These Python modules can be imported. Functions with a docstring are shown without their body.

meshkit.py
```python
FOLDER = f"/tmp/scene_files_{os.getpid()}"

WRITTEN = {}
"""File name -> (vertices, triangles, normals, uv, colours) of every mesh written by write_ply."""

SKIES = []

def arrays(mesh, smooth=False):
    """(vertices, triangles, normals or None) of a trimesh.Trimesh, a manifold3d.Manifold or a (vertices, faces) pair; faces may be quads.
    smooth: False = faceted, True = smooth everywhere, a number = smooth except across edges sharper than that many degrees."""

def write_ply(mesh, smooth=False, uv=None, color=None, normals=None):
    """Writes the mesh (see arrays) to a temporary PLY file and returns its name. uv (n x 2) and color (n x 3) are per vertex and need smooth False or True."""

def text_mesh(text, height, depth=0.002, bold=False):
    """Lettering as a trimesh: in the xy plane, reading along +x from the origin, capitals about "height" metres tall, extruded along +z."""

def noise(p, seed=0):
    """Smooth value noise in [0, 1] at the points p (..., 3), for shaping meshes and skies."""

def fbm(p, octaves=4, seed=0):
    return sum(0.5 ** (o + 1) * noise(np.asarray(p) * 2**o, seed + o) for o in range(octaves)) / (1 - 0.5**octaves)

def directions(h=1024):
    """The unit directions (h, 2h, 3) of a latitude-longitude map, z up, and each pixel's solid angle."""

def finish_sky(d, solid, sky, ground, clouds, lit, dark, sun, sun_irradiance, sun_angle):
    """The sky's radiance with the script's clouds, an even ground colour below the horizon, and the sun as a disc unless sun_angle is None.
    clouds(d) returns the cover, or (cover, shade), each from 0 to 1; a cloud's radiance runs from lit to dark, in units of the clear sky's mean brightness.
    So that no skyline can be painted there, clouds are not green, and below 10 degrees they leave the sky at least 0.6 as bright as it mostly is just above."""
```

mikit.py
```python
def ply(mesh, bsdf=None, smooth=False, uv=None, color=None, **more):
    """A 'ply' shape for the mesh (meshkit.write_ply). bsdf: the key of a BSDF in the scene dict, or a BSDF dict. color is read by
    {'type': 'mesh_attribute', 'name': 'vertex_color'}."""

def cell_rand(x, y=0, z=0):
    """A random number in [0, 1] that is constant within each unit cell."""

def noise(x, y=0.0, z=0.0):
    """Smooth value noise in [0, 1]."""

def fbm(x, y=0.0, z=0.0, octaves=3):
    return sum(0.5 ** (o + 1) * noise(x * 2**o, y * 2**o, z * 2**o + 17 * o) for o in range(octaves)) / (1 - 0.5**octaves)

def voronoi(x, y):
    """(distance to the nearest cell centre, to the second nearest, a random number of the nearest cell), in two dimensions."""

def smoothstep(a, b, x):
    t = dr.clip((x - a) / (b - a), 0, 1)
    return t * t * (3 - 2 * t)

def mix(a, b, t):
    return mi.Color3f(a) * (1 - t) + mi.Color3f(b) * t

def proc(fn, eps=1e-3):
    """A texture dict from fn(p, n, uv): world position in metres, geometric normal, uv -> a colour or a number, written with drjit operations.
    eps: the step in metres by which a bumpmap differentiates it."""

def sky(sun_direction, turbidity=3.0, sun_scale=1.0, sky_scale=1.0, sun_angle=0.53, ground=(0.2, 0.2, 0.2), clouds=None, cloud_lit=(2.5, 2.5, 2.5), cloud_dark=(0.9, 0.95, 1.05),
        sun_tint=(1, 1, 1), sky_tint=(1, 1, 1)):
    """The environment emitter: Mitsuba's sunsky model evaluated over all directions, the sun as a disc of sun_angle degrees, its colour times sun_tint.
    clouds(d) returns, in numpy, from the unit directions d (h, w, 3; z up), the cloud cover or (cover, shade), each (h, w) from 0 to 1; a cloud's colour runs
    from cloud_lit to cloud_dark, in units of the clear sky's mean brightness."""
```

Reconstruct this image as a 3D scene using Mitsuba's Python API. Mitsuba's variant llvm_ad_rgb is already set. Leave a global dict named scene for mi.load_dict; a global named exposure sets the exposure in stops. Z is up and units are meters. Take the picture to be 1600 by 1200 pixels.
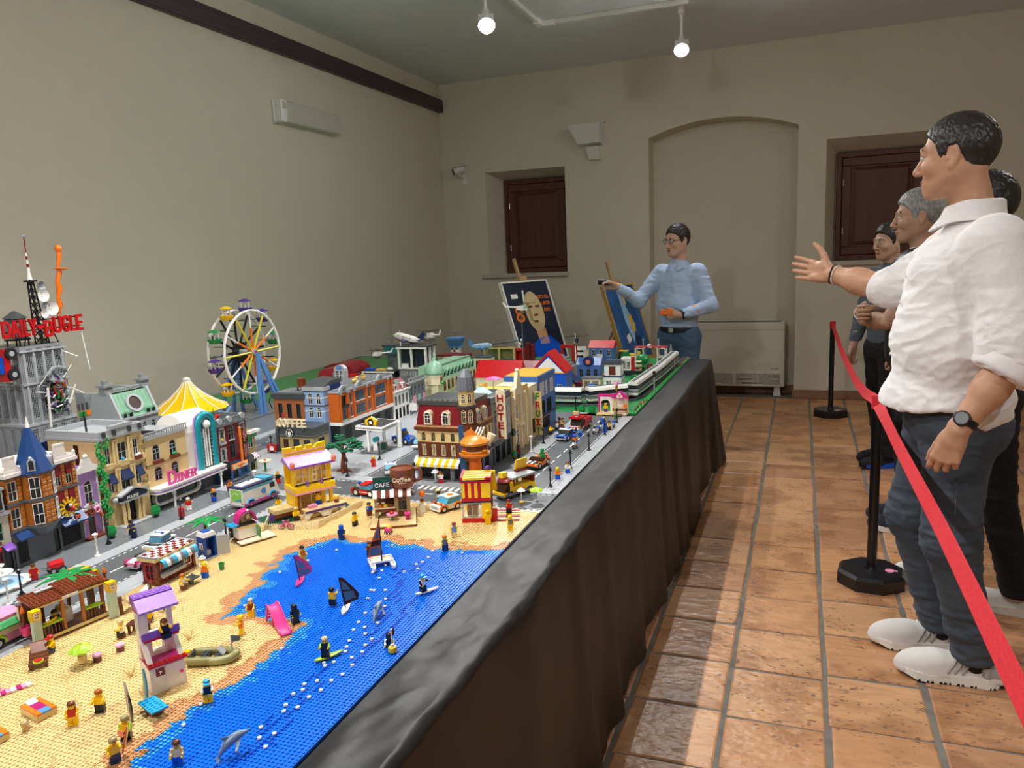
import math,random
import numpy as np,trimesh,manifold3d as mf
import mitsuba as mi,mikit,meshkit
import drjit as dr
from mikit import proc,noise,fbm,mix,smoothstep,cell_rand
random.seed(7)
RNG=np.random.default_rng(7)
TF=mi.ScalarTransform4f
PI=math.pi
scene,labels={},{}
# ---------------------------------------------------------------- camera
CAM_H=1.45
yaw,pitch,roll=-0.3623,-0.16408,-0.04294
fwd=np.array([math.sin(yaw)*math.cos(pitch),math.cos(yaw)*math.cos(pitch),math.sin(pitch)])
rgt=np.array([math.cos(yaw),-math.sin(yaw),0.0])
upv=np.cross(rgt,fwd)
upv=-math.sin(roll)*rgt+math.cos(roll)*upv
eye=np.array([0,0,CAM_H])
scene['camera']={'type':'perspective','fov_axis':'x','fov':math.degrees(2*math.atan(800/1196.08)),'near_clip':0.02,'far_clip':60.0,'to_world':TF().look_at(origin=eye.tolist(),target=(eye+fwd).tolist(),up=upv.tolist())}
exposure=0.0
# lamps of the ceiling track: place, where they point, strength
LAMPS=[((-1.95,4.96,2.95),(-1.2,3.2,0.8),1.0),((-0.87,6.22,2.94),(-0.6,4.2,0.8),0.75),((-1.38,3.0,2.95),(-1.35,2.2,0.7),1.25),((-1.38,1.25,2.95),(-1.3,1.5,0.7),1.5),((-1.38,-0.7,2.95),(-0.9,1.2,0.7),1.2),((1.9,4.9,2.95),(-0.2,4.6,0.9),0.6),((1.7,0.6,2.95),(0.5,2.6,0.9),0.55)]
LAMP_POWER,SPOT_POWER=200.0,8.2
LAMP_RGB=(1.0,0.99,0.96)
# ---------------------------------------------------------------- helpers
def rot_z(a):
 c,s=math.cos(a),math.sin(a)
 return np.array([[c,-s,0,0],[s,c,0,0],[0,0,1,0],[0,0,0,1.0]])
def rot_x(a):
 c,s=math.cos(a),math.sin(a)
 return np.array([[1,0,0,0],[0,c,-s,0],[0,s,c,0],[0,0,0,1.0]])
def rot_y(a):
 c,s=math.cos(a),math.sin(a)
 return np.array([[c,0,s,0],[0,1,0,0],[-s,0,c,0],[0,0,0,1.0]])
def tr(x,y=0,z=0):
 m=np.eye(4);m[:3,3]=(x,y,z);return m
def scl(x,y=None,z=None):
 return np.diag([x,x if y is None else y,x if z is None else z,1.0])
BOXF=np.array([[0,2,1],[0,3,2],[4,5,6],[4,6,7],[0,1,5],[0,5,4],[1,2,6],[1,6,5],[2,3,7],[2,7,6],[3,0,4],[3,4,7]])
class G:
 """a growing mesh"""
 def __init__(s):s.v,s.f,s.n=[],[],0
 def raw(s,v,f):
  v=np.asarray(v,float);s.v.append(v);s.f.append(np.asarray(f,int)+s.n);s.n+=len(v);return s
 def box(s,x0,x1,y0,y1,z0,z1,taper=0):
  t=taper
  return s.raw([[x0,y0,z0],[x1,y0,z0],[x1,y1,z0],[x0,y1,z0],[x0+t,y0+t,z1],[x1-t,y0+t,z1],[x1-t,y1-t,z1],[x0+t,y1-t,z1]],BOXF)
 def hexa(s,pts):return s.raw(pts,BOXF)
 def cb(s,x0,x1,y0,y1,z0,z1,c):
  x,y,z=[],[],[]
  pts=[]
  for X,sx in((x0,1),(x1,-1)):
   for Y,sy in((y0,1),(y1,-1)):
    for Z,sz in((z0,1),(z1,-1)):
     pts+=[[X,Y+sy*c,Z+sz*c],[X+sx*c,Y,Z+sz*c],[X+sx*c,Y+sy*c,Z]]
  m=mf.Manifold.hull_points(np.array(pts,float)).to_mesh()
  return s.raw(m.vert_properties[:,:3],m.tri_verts)
 def cyl(s,p0,p1,r0,r1=None,n=12,cap=True):
  r1=r0 if r1 is None else r1
  p0,p1=np.asarray(p0,float),np.asarray(p1,float)
  d=p1-p0;d=d/np.linalg.norm(d)
  a=np.cross(d,[0,0,1.0]if abs(d[2])<.9 else[1.0,0,0]);a/=np.linalg.norm(a);b=np.cross(d,a)
  t=np.arange(n)*2*PI/n
  ring=np.cos(t)[:,None]*a+np.sin(t)[:,None]*b
  i=np.arange(n);j=(i+1)%n
  v=np.vstack([p0+ring*r0,p1+ring*r1]);f=[np.stack([i,j,j+n],1),np.stack([i,j+n,i+n],1)]
  if cap:
   v=np.vstack([v,p0,p1]);f+=[np.stack([j,i,i*0+2*n],1),np.stack([i+n,j+n,i*0+2*n+1],1)]
  return s.raw(v,np.vstack(f))
 def lathe(s,prof,n=16,c=(0,0,0),arc=2*PI):
  prof=np.asarray(prof,float);t=np.arange(n)*arc/n;k=len(prof)
  v=np.stack([prof[:,0][None]*np.cos(t)[:,None],prof[:,0][None]*np.sin(t)[:,None],np.repeat(prof[:,1][None],n,0)],-1).reshape(-1,3)+np.asarray(c,float)
  i,j=np.meshgrid(np.arange(n),np.arange(k-1),indexing='ij');i,j=i.ravel(),j.ravel();i2=(i+1)%n
  a,b,c2,d=i*k+j,i2*k+j,i2*k+j+1,i*k+j+1
  return s.raw(v,np.vstack([np.stack([a,b,c2],1),np.stack([a,c2,d],1)]))
 def sph(s,c,r,n=10):
  r=np.broadcast_to(np.asarray(r,float),3)
  t=np.linspace(-PI/2,PI/2,n//2+2)
  g=G().lathe(np.stack([np.cos(t),np.sin(t)],1),n)
  return s.raw(g.v[0]*r+np.asarray(c,float),g.f[0])
 def prism(s,poly,a0,a1,axis='y'):
  poly=np.asarray(poly,float)
  import shapely
  P=shapely.Polygon(poly)
  v2,f2=trimesh.creation.triangulate_polygon(P,engine='earcut')
  m=trimesh.creation.extrude_polygon(P,a1-a0,engine='earcut')
  v=np.array(m.vertices);v[:,2]+=a0
  f=np.array(m.faces)
  if axis=='y':v=v[:,[0,2,1]];f=f[:,::-1]
  elif axis=='x':v=v[:,[2,0,1]]
  return s.raw(v,f)
 def tube(s,pts,r,n=8,closed=False):
  pts=np.asarray(pts,float);r=np.broadcast_to(np.asarray(r,float),len(pts));k=len(pts)
  t=np.roll(pts,-1,0)-np.roll(pts,1,0)if closed else np.gradient(pts,axis=0)
  t/=np.linalg.norm(t,axis=1,keepdims=True)+1e-12
  a=np.cross(t[0],[0,0,1.0]if abs(t[0][2])<.9 else[1.0,0,0]);fr=[]
  for q in t:
   a=a-q*(a@q);a/=np.linalg.norm(a);fr.append((a,np.cross(q,a)))
  th=np.arange(n)*2*PI/n
  v=np.vstack([p+rr*(np.cos(th)[:,None]*A+np.sin(th)[:,None]*B)for p,rr,(A,B)in zip(pts,r,fr)])
  i=np.arange(n);j=(i+1)%n;f=[]
  for q in range(k if closed else k-1):
   o,o2=q*n,((q+1)%k)*n
   f+=[np.stack([o+i,o+j,o2+j],1),np.stack([o+i,o2+j,o2+i],1)]
  if not closed:
   v=np.vstack([v,pts[0],pts[-1]]);m=k*n
   f+=[np.stack([j,i,i*0+m],1),np.stack([(k-1)*n+i,(k-1)*n+j,i*0+m+1],1)]
  return s.raw(v,np.vstack(f))
 def add(s,other,m=None):
  v,f=other.arr()if isinstance(other,G)else(np.asarray(other.vertices,float),np.asarray(other.faces,int))
  return s.raw(v if m is None else v@m[:3,:3].T+m[:3,3],f)
 def man(s,m):
  q=m.to_mesh();return s.raw(q.vert_properties[:,:3],q.tri_verts)
 def arr(s):return(np.vstack(s.v),np.vstack(s.f))if s.v else(np.zeros((0,3)),np.zeros((0,3),int))
 def xf(s,m):
  v,f=s.arr()
  if np.linalg.det(m[:3,:3])<0:f=f[:,::-1]
  s.v,s.f,s.n=[v@m[:3,:3].T+m[:3,3]],[f],len(v);return s
 def copies(s,places):
  v,f=s.arr();p=np.asarray(places,float);k=len(p)
  g=G();g.raw((v[None]+p[:,None]).reshape(-1,3),(f[None]+(np.arange(k)*len(v))[:,None,None]).reshape(-1,3));return g
def mbox(x0,x1,y0,y1,z0,z1):return mf.Manifold.cube([x1-x0,y1-y0,z1-z0]).translate([x0,y0,z0])
used={}
def unique(name):
 k=used.get(name,0);used[name]=k+1
 return name if k==0 else f'{name}_{k:03d}'
def tow(m):return TF(np.asarray(m,float).tolist())
PLY={}
def entry(key,mesh,mat,smooth=False,m=None,cache=None,**more):
 if cache is not None and cache in PLY:d=dict(PLY[cache])
 else:
  d=mikit.ply(mesh.arr()if isinstance(mesh,G)else mesh,None,smooth=smooth,**more)
  if cache is not None:PLY[cache]=dict(d)
 d['bsdf']={'type':'ref','id':C(mat)}
 if m is not None:d['to_world']=tow(m)
 scene[key]=d
 return key
class Thing:
 """a thing, its parts and sub-parts; local units times sc"""
 def __init__(s,name,label=None,cat=None,at=(0,0,0),rot=0,group=None,kind=None,sc=1.0,m=None):
  s.key=unique(name)
  s.m=tr(*at)@rot_z(math.radians(rot))@scl(sc)if m is None else m
  d={}
  if label:d['label']=label
  if cat:d['category']=cat
  if group:d['group']=group
  if kind:d['kind']=kind
  if d:labels[s.key]=d
 def p(s,part,mat,mesh,label=None,smooth=False,m=None,kind=None,cache=None,**more):
  key=unique(s.key+'__'+part)if part else s.key
  entry(key,mesh,mat,smooth,s.m if m is None else s.m@m,cache,**more)
  if part and(label or kind):labels[key]={k:v for k,v in(('label',label),('kind',kind))if v}
  return part if not part else key[len(s.key)+2:]
def one(name,label,cat,mat,mesh,smooth=False,at=(0,0,0),rot=0,group=None,kind=None,sc=1.0,m=None,cache=None,**more):
 t=Thing(name,label,cat,at,rot,group,kind,sc,m);t.p('',mat,mesh,None,smooth,cache=cache,**more);return t
def struct(name,mat,mesh,smooth=False,**more):
 k=unique(name);entry(k,mesh,mat,smooth,**more);labels[k]={'kind':'structure'};return k
 # ---------------------------------------------------------------- materials
def lin(c):
 if isinstance(c,str):c=[int(c[i:i+2],16)/255 for i in(0,2,4)]
 return[x/12.92 if x<=.04045 else((x+.055)/1.055)**2.4 for x in c]
def rgb(c):return{'type':'rgb','value':list(map(float,c))}
PAL=dict(red='c4161c',dred='7a1a22',yellow='f5c400',brightyellow='ffd21a',orange='f0771a',dorange='b25a1c',tan='e0c68c',dtan='a3925f',nougat='c9976a',brown='5f3521',rbrown='74371f',white='f2f1ec',lgray='a9aeb2',gray='6f7478',dgray='45494c',black='17181a',blue='0a55c8',sea='0468dc',dblue='1c3a63',mblue='5a93d6',azure='2ba6d8',lblue='9cc3e0',teal='0c8f9a',sandgreen='7fae90',green='1b8a44',dgreen='0f4a34',lime='a6cf2a',pink='f29bc1',hotpink='e8408f',magenta='b01c6c',purple='4a2f86',lavender='b08ad0',gold='b8902e',olive='9a9660',cream='efe2bd',coral='ee7c62',slate='4c5966',road='5b6064',walk='a8adb2',stone='8f9397',navy='1b2238',darkblue='15264f',skin='f4c31e',bluegray='5a6b80',dsea='0440b4')
PAL.update(tan3='cdb68a',teal3='3f8a8c',mblue4='4a72b8',navy3='1d2f5e',dgreen3='1e6a48',dred3='8a3030',lime2='8fd04a',magenta3='c04a9a',azure2='4ba6c8',navy2='22305a',glassb='4a7f98',taxi='e8b400',olive3='6a665a',red2='b3201c',gray2='70757c',tan2='ecd08a',orange2='e88a2a',dgreen2='2c4a3c',orange3='c9621f',blue4='2b5fae',hotpink2='e0559a',brightyellow2='f0c85a',olive2='9a8d55',rbrown2='63321f',bun='d9892f',cup='7a452c',pink4='f2b0a8',sandgreen2='8fbfa0',tealite='8ec9bd',gold2='e0b24a',slate2='7d8796',black2='22282a',mblue3='8fb0dc',brick2='a5643a',tbrown2='4a3a38',yellow2='d8d030',mblue2='5c8fd0',pink3='e0559f',blue3='2a5a8f',green2='1fa34a',dblue2='1f4278',dorange3='c27a32',dgray2='5a5f66',cream2='c9c3ae',blue2='1b4fa8',magenta2='d32a83',bluegray2='7d90a8',dtan2='c9ab78',white2='f4ece4',lavender2='b58bd6',purple2='8d5cc0',teal2='4a9bb0',dtan3='c8b3a6',dred2='6d3040',pink2='e3a6d2',dorange2='b06a2a',palegreen='c5dccb')
def plastic(c,a=.14):return{'type':'roughplastic','diffuse_reflectance':rgb(lin(c)),'alpha':a,'int_ior':1.5,'nonlinear':False}
def princ(c,rough=.5,spec=.5,**k):return{'type':'principled','base_color':c if isinstance(c,dict)else rgb(lin(c)),'roughness':rough,'specular':spec,**k}
MAT={}
def C(name):
 key='mat_'+name
 if key not in scene:
  scene[key]=MAT[name]()if name in MAT else{'type':'twosided','b':plastic(PAL[name])}
 return key
def two(b):return{'type':'twosided','b':b}
def tex(fn,eps=1e-3):return proc(fn,eps)
def wall_col(p,n,uv):
 a=fbm(p[0]*1.3+3,p[1]*1.3,p[2]*1.3,3);b=fbm(p[0]*9,p[1]*9+4,p[2]*9,2)
 return mix((.60,.565,.455),(.66,.625,.515),a*.7+b*.3)
MAT['plaster']=lambda:two({'type':'bumpmap','arbitrary':{'type':'proc',**{k:v for k,v in tex(lambda p,n,uv:fbm(p[0]*16,p[1]*16,p[2]*16,3)*.0035,4e-3).items()if k!='type'}},'bsdf':{'type':'diffuse','reflectance':tex(wall_col)}})
MAT['ceiling']=lambda:two({'type':'diffuse','reflectance':rgb((.74,.77,.80))})
MAT['whitepaint']=lambda:two(princ('d6d6d0',.5,.3))
MAT['heater']=lambda:two(princ('cfcbbd',.45,.3))
MAT['heater_dark']=lambda:two(princ('77746b',.6,.3))
MAT['diffuser']=lambda:two(princ('b9b7ac',.35,.5))
def tile_fn(k):
 base=[(.47,.235,.112),(.52,.28,.14),(.42,.21,.105),(.50,.25,.115)][k]
 dark=(.20,.105,.062)
 def fn(p,n,uv):
  a=fbm(p[0]*7+k*3,p[1]*9,0.0,4);st=fbm(p[0]*14,p[1]*70,2.0,2);pit=fbm(p[0]*60,p[1]*120,5.0,2)
  c=mix(base,(base[0]*.72,base[1]*.66,base[2]*.62),smoothstep(.42,.72,a))
  c=c*(.86+.26*st)
  return mix(c,dark,smoothstep(.70,.80,pit)*smoothstep(.42,.62,a+.12))
 return fn
for _k in range(4):
 MAT[f'tile{_k}']=(lambda k:lambda:{'type':'bumpmap','arbitrary':tex(lambda p,n,uv:(fbm(p[0]*30,p[1]*45,1.0,3)-.5)*.0035,2e-3),'bsdf':princ(tex(tile_fn(k)),.36,.5)})(_k)
MAT['grout']=lambda:two(princ(tex(lambda p,n,uv:mix((.115,.107,.095),(.20,.185,.165),fbm(p[0]*25,p[1]*25,0.0,2))),.75,.3))
MAT['skirting']=lambda:two(princ(tex(lambda p,n,uv:mix((.21,.105,.06),(.31,.17,.10),fbm(p[0]*14,p[2]*40,0.0,3))),.55,.4))
def wood_fn(c0,c1,sx,sz):
 return lambda p,n,uv:mix(c0,c1,fbm(p[0]*sx,p[1]*sx,p[2]*sz,4))
MAT['shutter']=lambda:two(princ(tex(wood_fn((.060,.016,.012),(.125,.034,.022),42,3)),.42,.4))
MAT['beam']=lambda:two(princ(tex(lambda p,n,uv:mix((.030,.018,.024),(.062,.040,.046),fbm(p[0]*60,p[1]*3,p[2]*60,3))),.45,.4))
MAT['pine']=lambda:two(princ(tex(wood_fn((.30,.19,.095),(.46,.31,.16),50,6)),.5,.4))
MAT['sill']=lambda:two(princ(tex(lambda p,n,uv:mix((.40,.37,.30),(.52,.49,.41),fbm(p[0]*22,p[1]*22,p[2]*22,3))),.5,.4))
MAT['cloth']=lambda:two({'type':'principled','base_color':tex(lambda p,n,uv:mix((.0065,.006,.006),(.0115,.0105,.0105),fbm(p[0]*40,p[1]*40,p[2]*14,2))),'roughness':.48,'specular':.38})
MAT['rubber']=lambda:two(princ('1b1b1d',.55,.4))
MAT['postblack']=lambda:two(princ('131316',.3,.5))
MAT['ribbon']=lambda:two({'type':'principled','base_color':tex(lambda p,n,uv:mix((.58,.022,.034),(.68,.040,.052),fbm(p[0]*220,p[1]*220,p[2]*220,1))),'roughness':.6,'sheen':.4,'specular':.3})
MAT['lampwhite']=lambda:two(princ('e4e4e4',.35,.5))
MAT['chrome']=lambda:two({'type':'roughconductor','material':'Al','alpha':.15})
MAT['pane']=lambda:two(plastic('20282e',.05))
MAT['clearglass']=lambda:{'type':'thindielectric','int_ior':1.45}
for _n,_c in dict(tblue='7db4e6',taqua='7fd0d8',tbrown='6b4a3a',tpink='ee6fb0',torange='f08a2c',tsmoke='6a6a66').items():
 MAT[_n]=(lambda c:lambda:{'type':'principledthin','base_color':rgb(lin(c)),'roughness':.12,'spec_trans':.55,'diff_trans':.8,'eta':1.3})(_c)
MAT['shorewater']=lambda:two(plastic('4fb4dc',.08))
MAT['flame']=lambda:two(plastic('f5781e',.1))
MAT['tglass']=lambda:{'type':'thindielectric','int_ior':1.5}
# ================================================================ the room
XL,XR,YB,YN,ZC=-3.61,3.3,7.70,-3.2,3.27
struct('ceiling','ceiling',G().box(XL-.1,XR+.1,YN-.1,YB+.4,ZC,ZC+.1))
struct('wall_left','plaster',G().box(XL-.12,XL,YN-.1,YB+.4,0,ZC))
struct('wall_right','plaster',G().box(XR,XR+.12,YN-.1,YB+.4,0,ZC))
struct('wall_front','plaster',G().box(XL,XR,YN-.12,YN,0,ZC))
# back wall with two splayed window openings and an arched niche
bw=mbox(XL,XR,YB,YB+.42,0,ZC)
def hull(*pts):return mf.Manifold.hull_points(np.array(pts,float))
W1=dict(x0=-3.12,x1=-2.25,z0=1.275,z1=2.335,X0=-3.015,X1=-2.27,Z0=1.275,Z1=2.265)
W2=dict(x0=.206,x1=1.12,z0=1.285,z1=2.375,X0=.30,X1=1.07,Z0=1.285,Z1=2.275)
def opening(w,d=.30):
 return hull(*[(x,YB-.001,z)for x in(w['x0'],w['x1'])for z in(w['z0'],w['z1'])],*[(x,YB+d,z)for x in(w['X0'],w['X1'])for z in(w['Z0'],w['Z1'])])
nx0,nx1,nz,na=-1.398,-.034,2.525,2.655
cx,half=(nx0+nx1)/2,(nx1-nx0)/2
R=(half**2+(na-nz)**2)/(2*(na-nz));th=math.asin(half/R)
arc=[(cx+R*math.sin(a),nz+R*math.cos(a)-(R-(na-nz)))for a in np.linspace(-th,th,25)]
niche=hull(*[(x,y,z)for y in(YB-.001,YB+.26)for x,z in[(nx0,-.01),(nx1,-.01)]+arc])
struct('wall_back','plaster',G().man(bw-opening(W1)-opening(W2)-niche),smooth=False)
def shutter(n,w,y,hinge_left):
 k=unique(f'window_{n}')
 labels[k]={'kind':'structure','label':'dark red-brown wooden window shutter in a plastered recess'}
 x0,x1,z0,z1=w['X0']+.005,w['X1']-.005,w['Z0']+.004,w['Z1']-.004
 fr,b=.045,.075
 g=G()
 for a in((x0,x1,z0,z0+fr),(x0,x1,z1-fr,z1),(x0,x0+fr,z0,z1),(x1-fr,x1,z0,z1)):g.cb(a[0],a[1],y,y+.05,a[2],a[3],.004)
 entry(k+'__frame',g,'shutter')
 X0,X1,Z0,Z1=x0+fr+.004,x1-fr-.004,z0+fr+.004,z1-fr-.004
 g=G()
 for a in((X0,X1,Z0,Z0+b),(X0,X1,Z1-b,Z1),(X0,X0+b,Z0+b,Z1-b),(X1-b,X1,Z0+b,Z1-b)):g.cb(a[0],a[1],y-.012,y+.03,a[2],a[3],.005)
 entry(k+'__leaf',g,'shutter')
 p0,p1,q0,q1=X0+b,X1-b,Z0+b,Z1-b
 g=G().box(p0,p1,y+.008,y+.028,q0,q1)
 i=.045
 g.hexa([(p0+.012,y+.009,q0+.012),(p1-.012,y+.009,q0+.012),(p1-.012,y+.009,q1-.012),(p0+.012,y+.009,q1-.012),(p0+i,y-.006,q0+i),(p1-i,y-.006,q0+i),(p1-i,y-.006,q1-i),(p0+i,y-.006,q1-i)])
 entry(k+'__panel',g,'shutter')
 for j,zz in enumerate((Z0+.22,Z1-.22)):
  hx=X0+.012 if hinge_left else X1-.012
  entry(k+'__hinge'+('' if j==0 else '_001'),G().cyl((hx,y-.016,zz-.03),(hx,y-.016,zz+.03),.006,n=8),'chrome')
 return k
k1=shutter(1,W1,YB+.25,True);k2=shutter(2,W2,YB+.25,True)
entry(k1+'__sill',G().cb(-3.19,-2.235,YB-.045,YB+.26,1.235,1.277,.006),'sill')
entry(k2+'__sill',G().cb(.16,1.17,YB-.045,YB+.26,1.245,1.287,.006),'sill')
# skirting of terracotta along the back wall and in the niche
struct('baseboard_back','skirting',G().cb(nx1,XR,YB-.018,YB-.001,0,.085,.004).cb(nx0+.001,nx1-.001,YB+.24,YB+.2595,0,.085,.004).cb(nx1-.019,nx1-.001,YB-.018,YB+.24,0,.085,.004).cb(XL,nx0,YB-.018,YB-.001,0,.085,.004))
# floor: tiles laid in columns, grout bed below
FL=struct('floor','grout',G().box(XL-.1,XR+.1,YN-.1,YB+.4,-.12,-.004))
i=0
for cxi in range(11):
 x0=-.803+.302*cxi+.009;x1=x0+.302-.017
 yo=[.0,.012,-.014,.022,.035,-.02,.01,.03,.0,.02,.01][cxi]
 for r in range(23):
  y0=1.099+.3*r+yo-.0+(.0 if r else 0);y1=y0+.291
  if x0>.35*y0+.55 or y0>7.66:continue
  y1=min(y1,7.68)
  rn=random.Random(1000+i)
  j=lambda s=.004:rn.uniform(-s,s)
  zt=rn.uniform(-.0012,.0012);e=.006
  q=[(x0+j(),y0+j()),(x1+j(),y0+j()),(x1+j(),y1+j()),(x0+j(),y1+j())]
  mx,my=(x0+x1)/2,(y0+y1)/2
  ins=[(a+math.copysign(e,mx-a),b+math.copysign(e,my-b))for a,b in q]
  g=G().hexa([(a,b,-.006)for a,b in q]+[(a,b,zt-.002)for a,b in q])
  g.hexa([(a,b,zt-.002)for a,b in q]+[(a,b,zt+.0015+j(.0007))for a,b in ins])
  entry(FL+'__tile'+('' if i==0 else f'_{i:03d}'),g,f'tile{rn.randrange(4)}')
  i+=1
  # the rest of the floor, out of sight, is the same tiling as one part each side
g=G()
for cxi in range(-10,14):
 for r in range(-15,23):
  x0=-.803+.302*cxi+.009;y0=1.099+.3*r
  if 0<=cxi<11 and r>=0 and not x0>.35*y0+.55:continue
  if x0+.285>XR or x0<XL or y0<YN or y0>7.39:continue
  if cxi<0:continue
  g.box(x0,x0+.285,y0,y0+.291,-.006,.0015,taper=.0)
entry(FL+'__paving',g,'tile1');labels[FL+'__paving']={'kind':'stuff'}
# dark beam along the left wall
one('wall_rail','long dark brown wooden beam fixed high along the left wall','beam','beam',G().cb(XL+.001,XL+.05,-2.6,YB-.003,2.985,3.112,.004))
# emergency light
t=Thing('emergency_light','grey rectangular emergency light on the left wall under the dark beam','light')
t.p('backplate','whitepaint',G().cb(XL+.001,XL+.02,4.85,5.64,2.487,2.648,.004))
t.p('diffuser','diffuser',G().cb(XL+.02,XL+.075,4.93,5.65,2.495,2.650,.008))
e=t.p('end_cap','lampwhite',G().cb(XL+.02,XL+.077,4.865,4.93,2.495,2.650,.006))
t.p(e+'__sticker','diffuser',G().box(XL+.0765,XL+.0785,4.875,4.922,2.585,2.635))
# loudspeaker horn on the back wall
t=Thing('wall_speaker','white wedge shaped loudspeaker on the back wall left of the arched niche','speaker')
t.p('body','whitepaint',G().man(hull((-2.15,YB-.01,2.70),(-1.83,YB-.01,2.71),(-2.15,YB-.19,2.69),(-1.84,YB-.19,2.695),(-2.08,YB-.01,2.50),(-1.845,YB-.01,2.51),(-2.07,YB-.13,2.515),(-1.85,YB-.13,2.52))))
t.p('backplate','whitepaint',G().cb(-2.17,-1.80,YB-.012,YB-.001,2.69,2.73,.003))
b=t.p('bracket','whitepaint',G().man(hull((-2.01,YB-.001,2.50),(-1.86,YB-.001,2.50),(-2.0,YB-.10,2.49),(-1.87,YB-.10,2.49),(-1.98,YB-.001,2.36),(-1.87,YB-.001,2.36),(-1.98,YB-.055,2.37),(-1.87,YB-.055,2.37))))
for q in((-2.16,2.715),(-1.98,2.722),(-1.82,2.715)):t.p('screw','black',G().cyl((q[0],YB-.016,q[1]),(q[0],YB-.011,q[1]),.007,n=8))
# security camera
t=Thing('security_camera','small white security camera on the back wall near the left corner','camera',(-3.36,YB,2.34))
t.p('bracket','whitepaint',G().cb(-.025,.035,-.012,-.001,-.11,.06,.003).cyl((.005,-.01,-.04),(-.01,-.11,-.02),.011,n=8).cyl((-.01,-.11,-.02),(-.01,-.115,.015),.011,n=8))
t.p('body','whitepaint',G().cyl((.05,-.10,.045),(-.05,-.15,.015),.034,n=14))
t.p('lens','black',G().cyl((-.05,-.15,.015),(-.062,-.156,.011),.03,n=14))
t.p('hood','whitepaint',G().man(hull((.06,-.06,.085),(.06,-.14,.085),(-.07,-.11,.062),(-.05,-.2,.06),(.06,-.06,.08),(.06,-.14,.08),(-.07,-.11,.057),(-.05,-.2,.055))))
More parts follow.
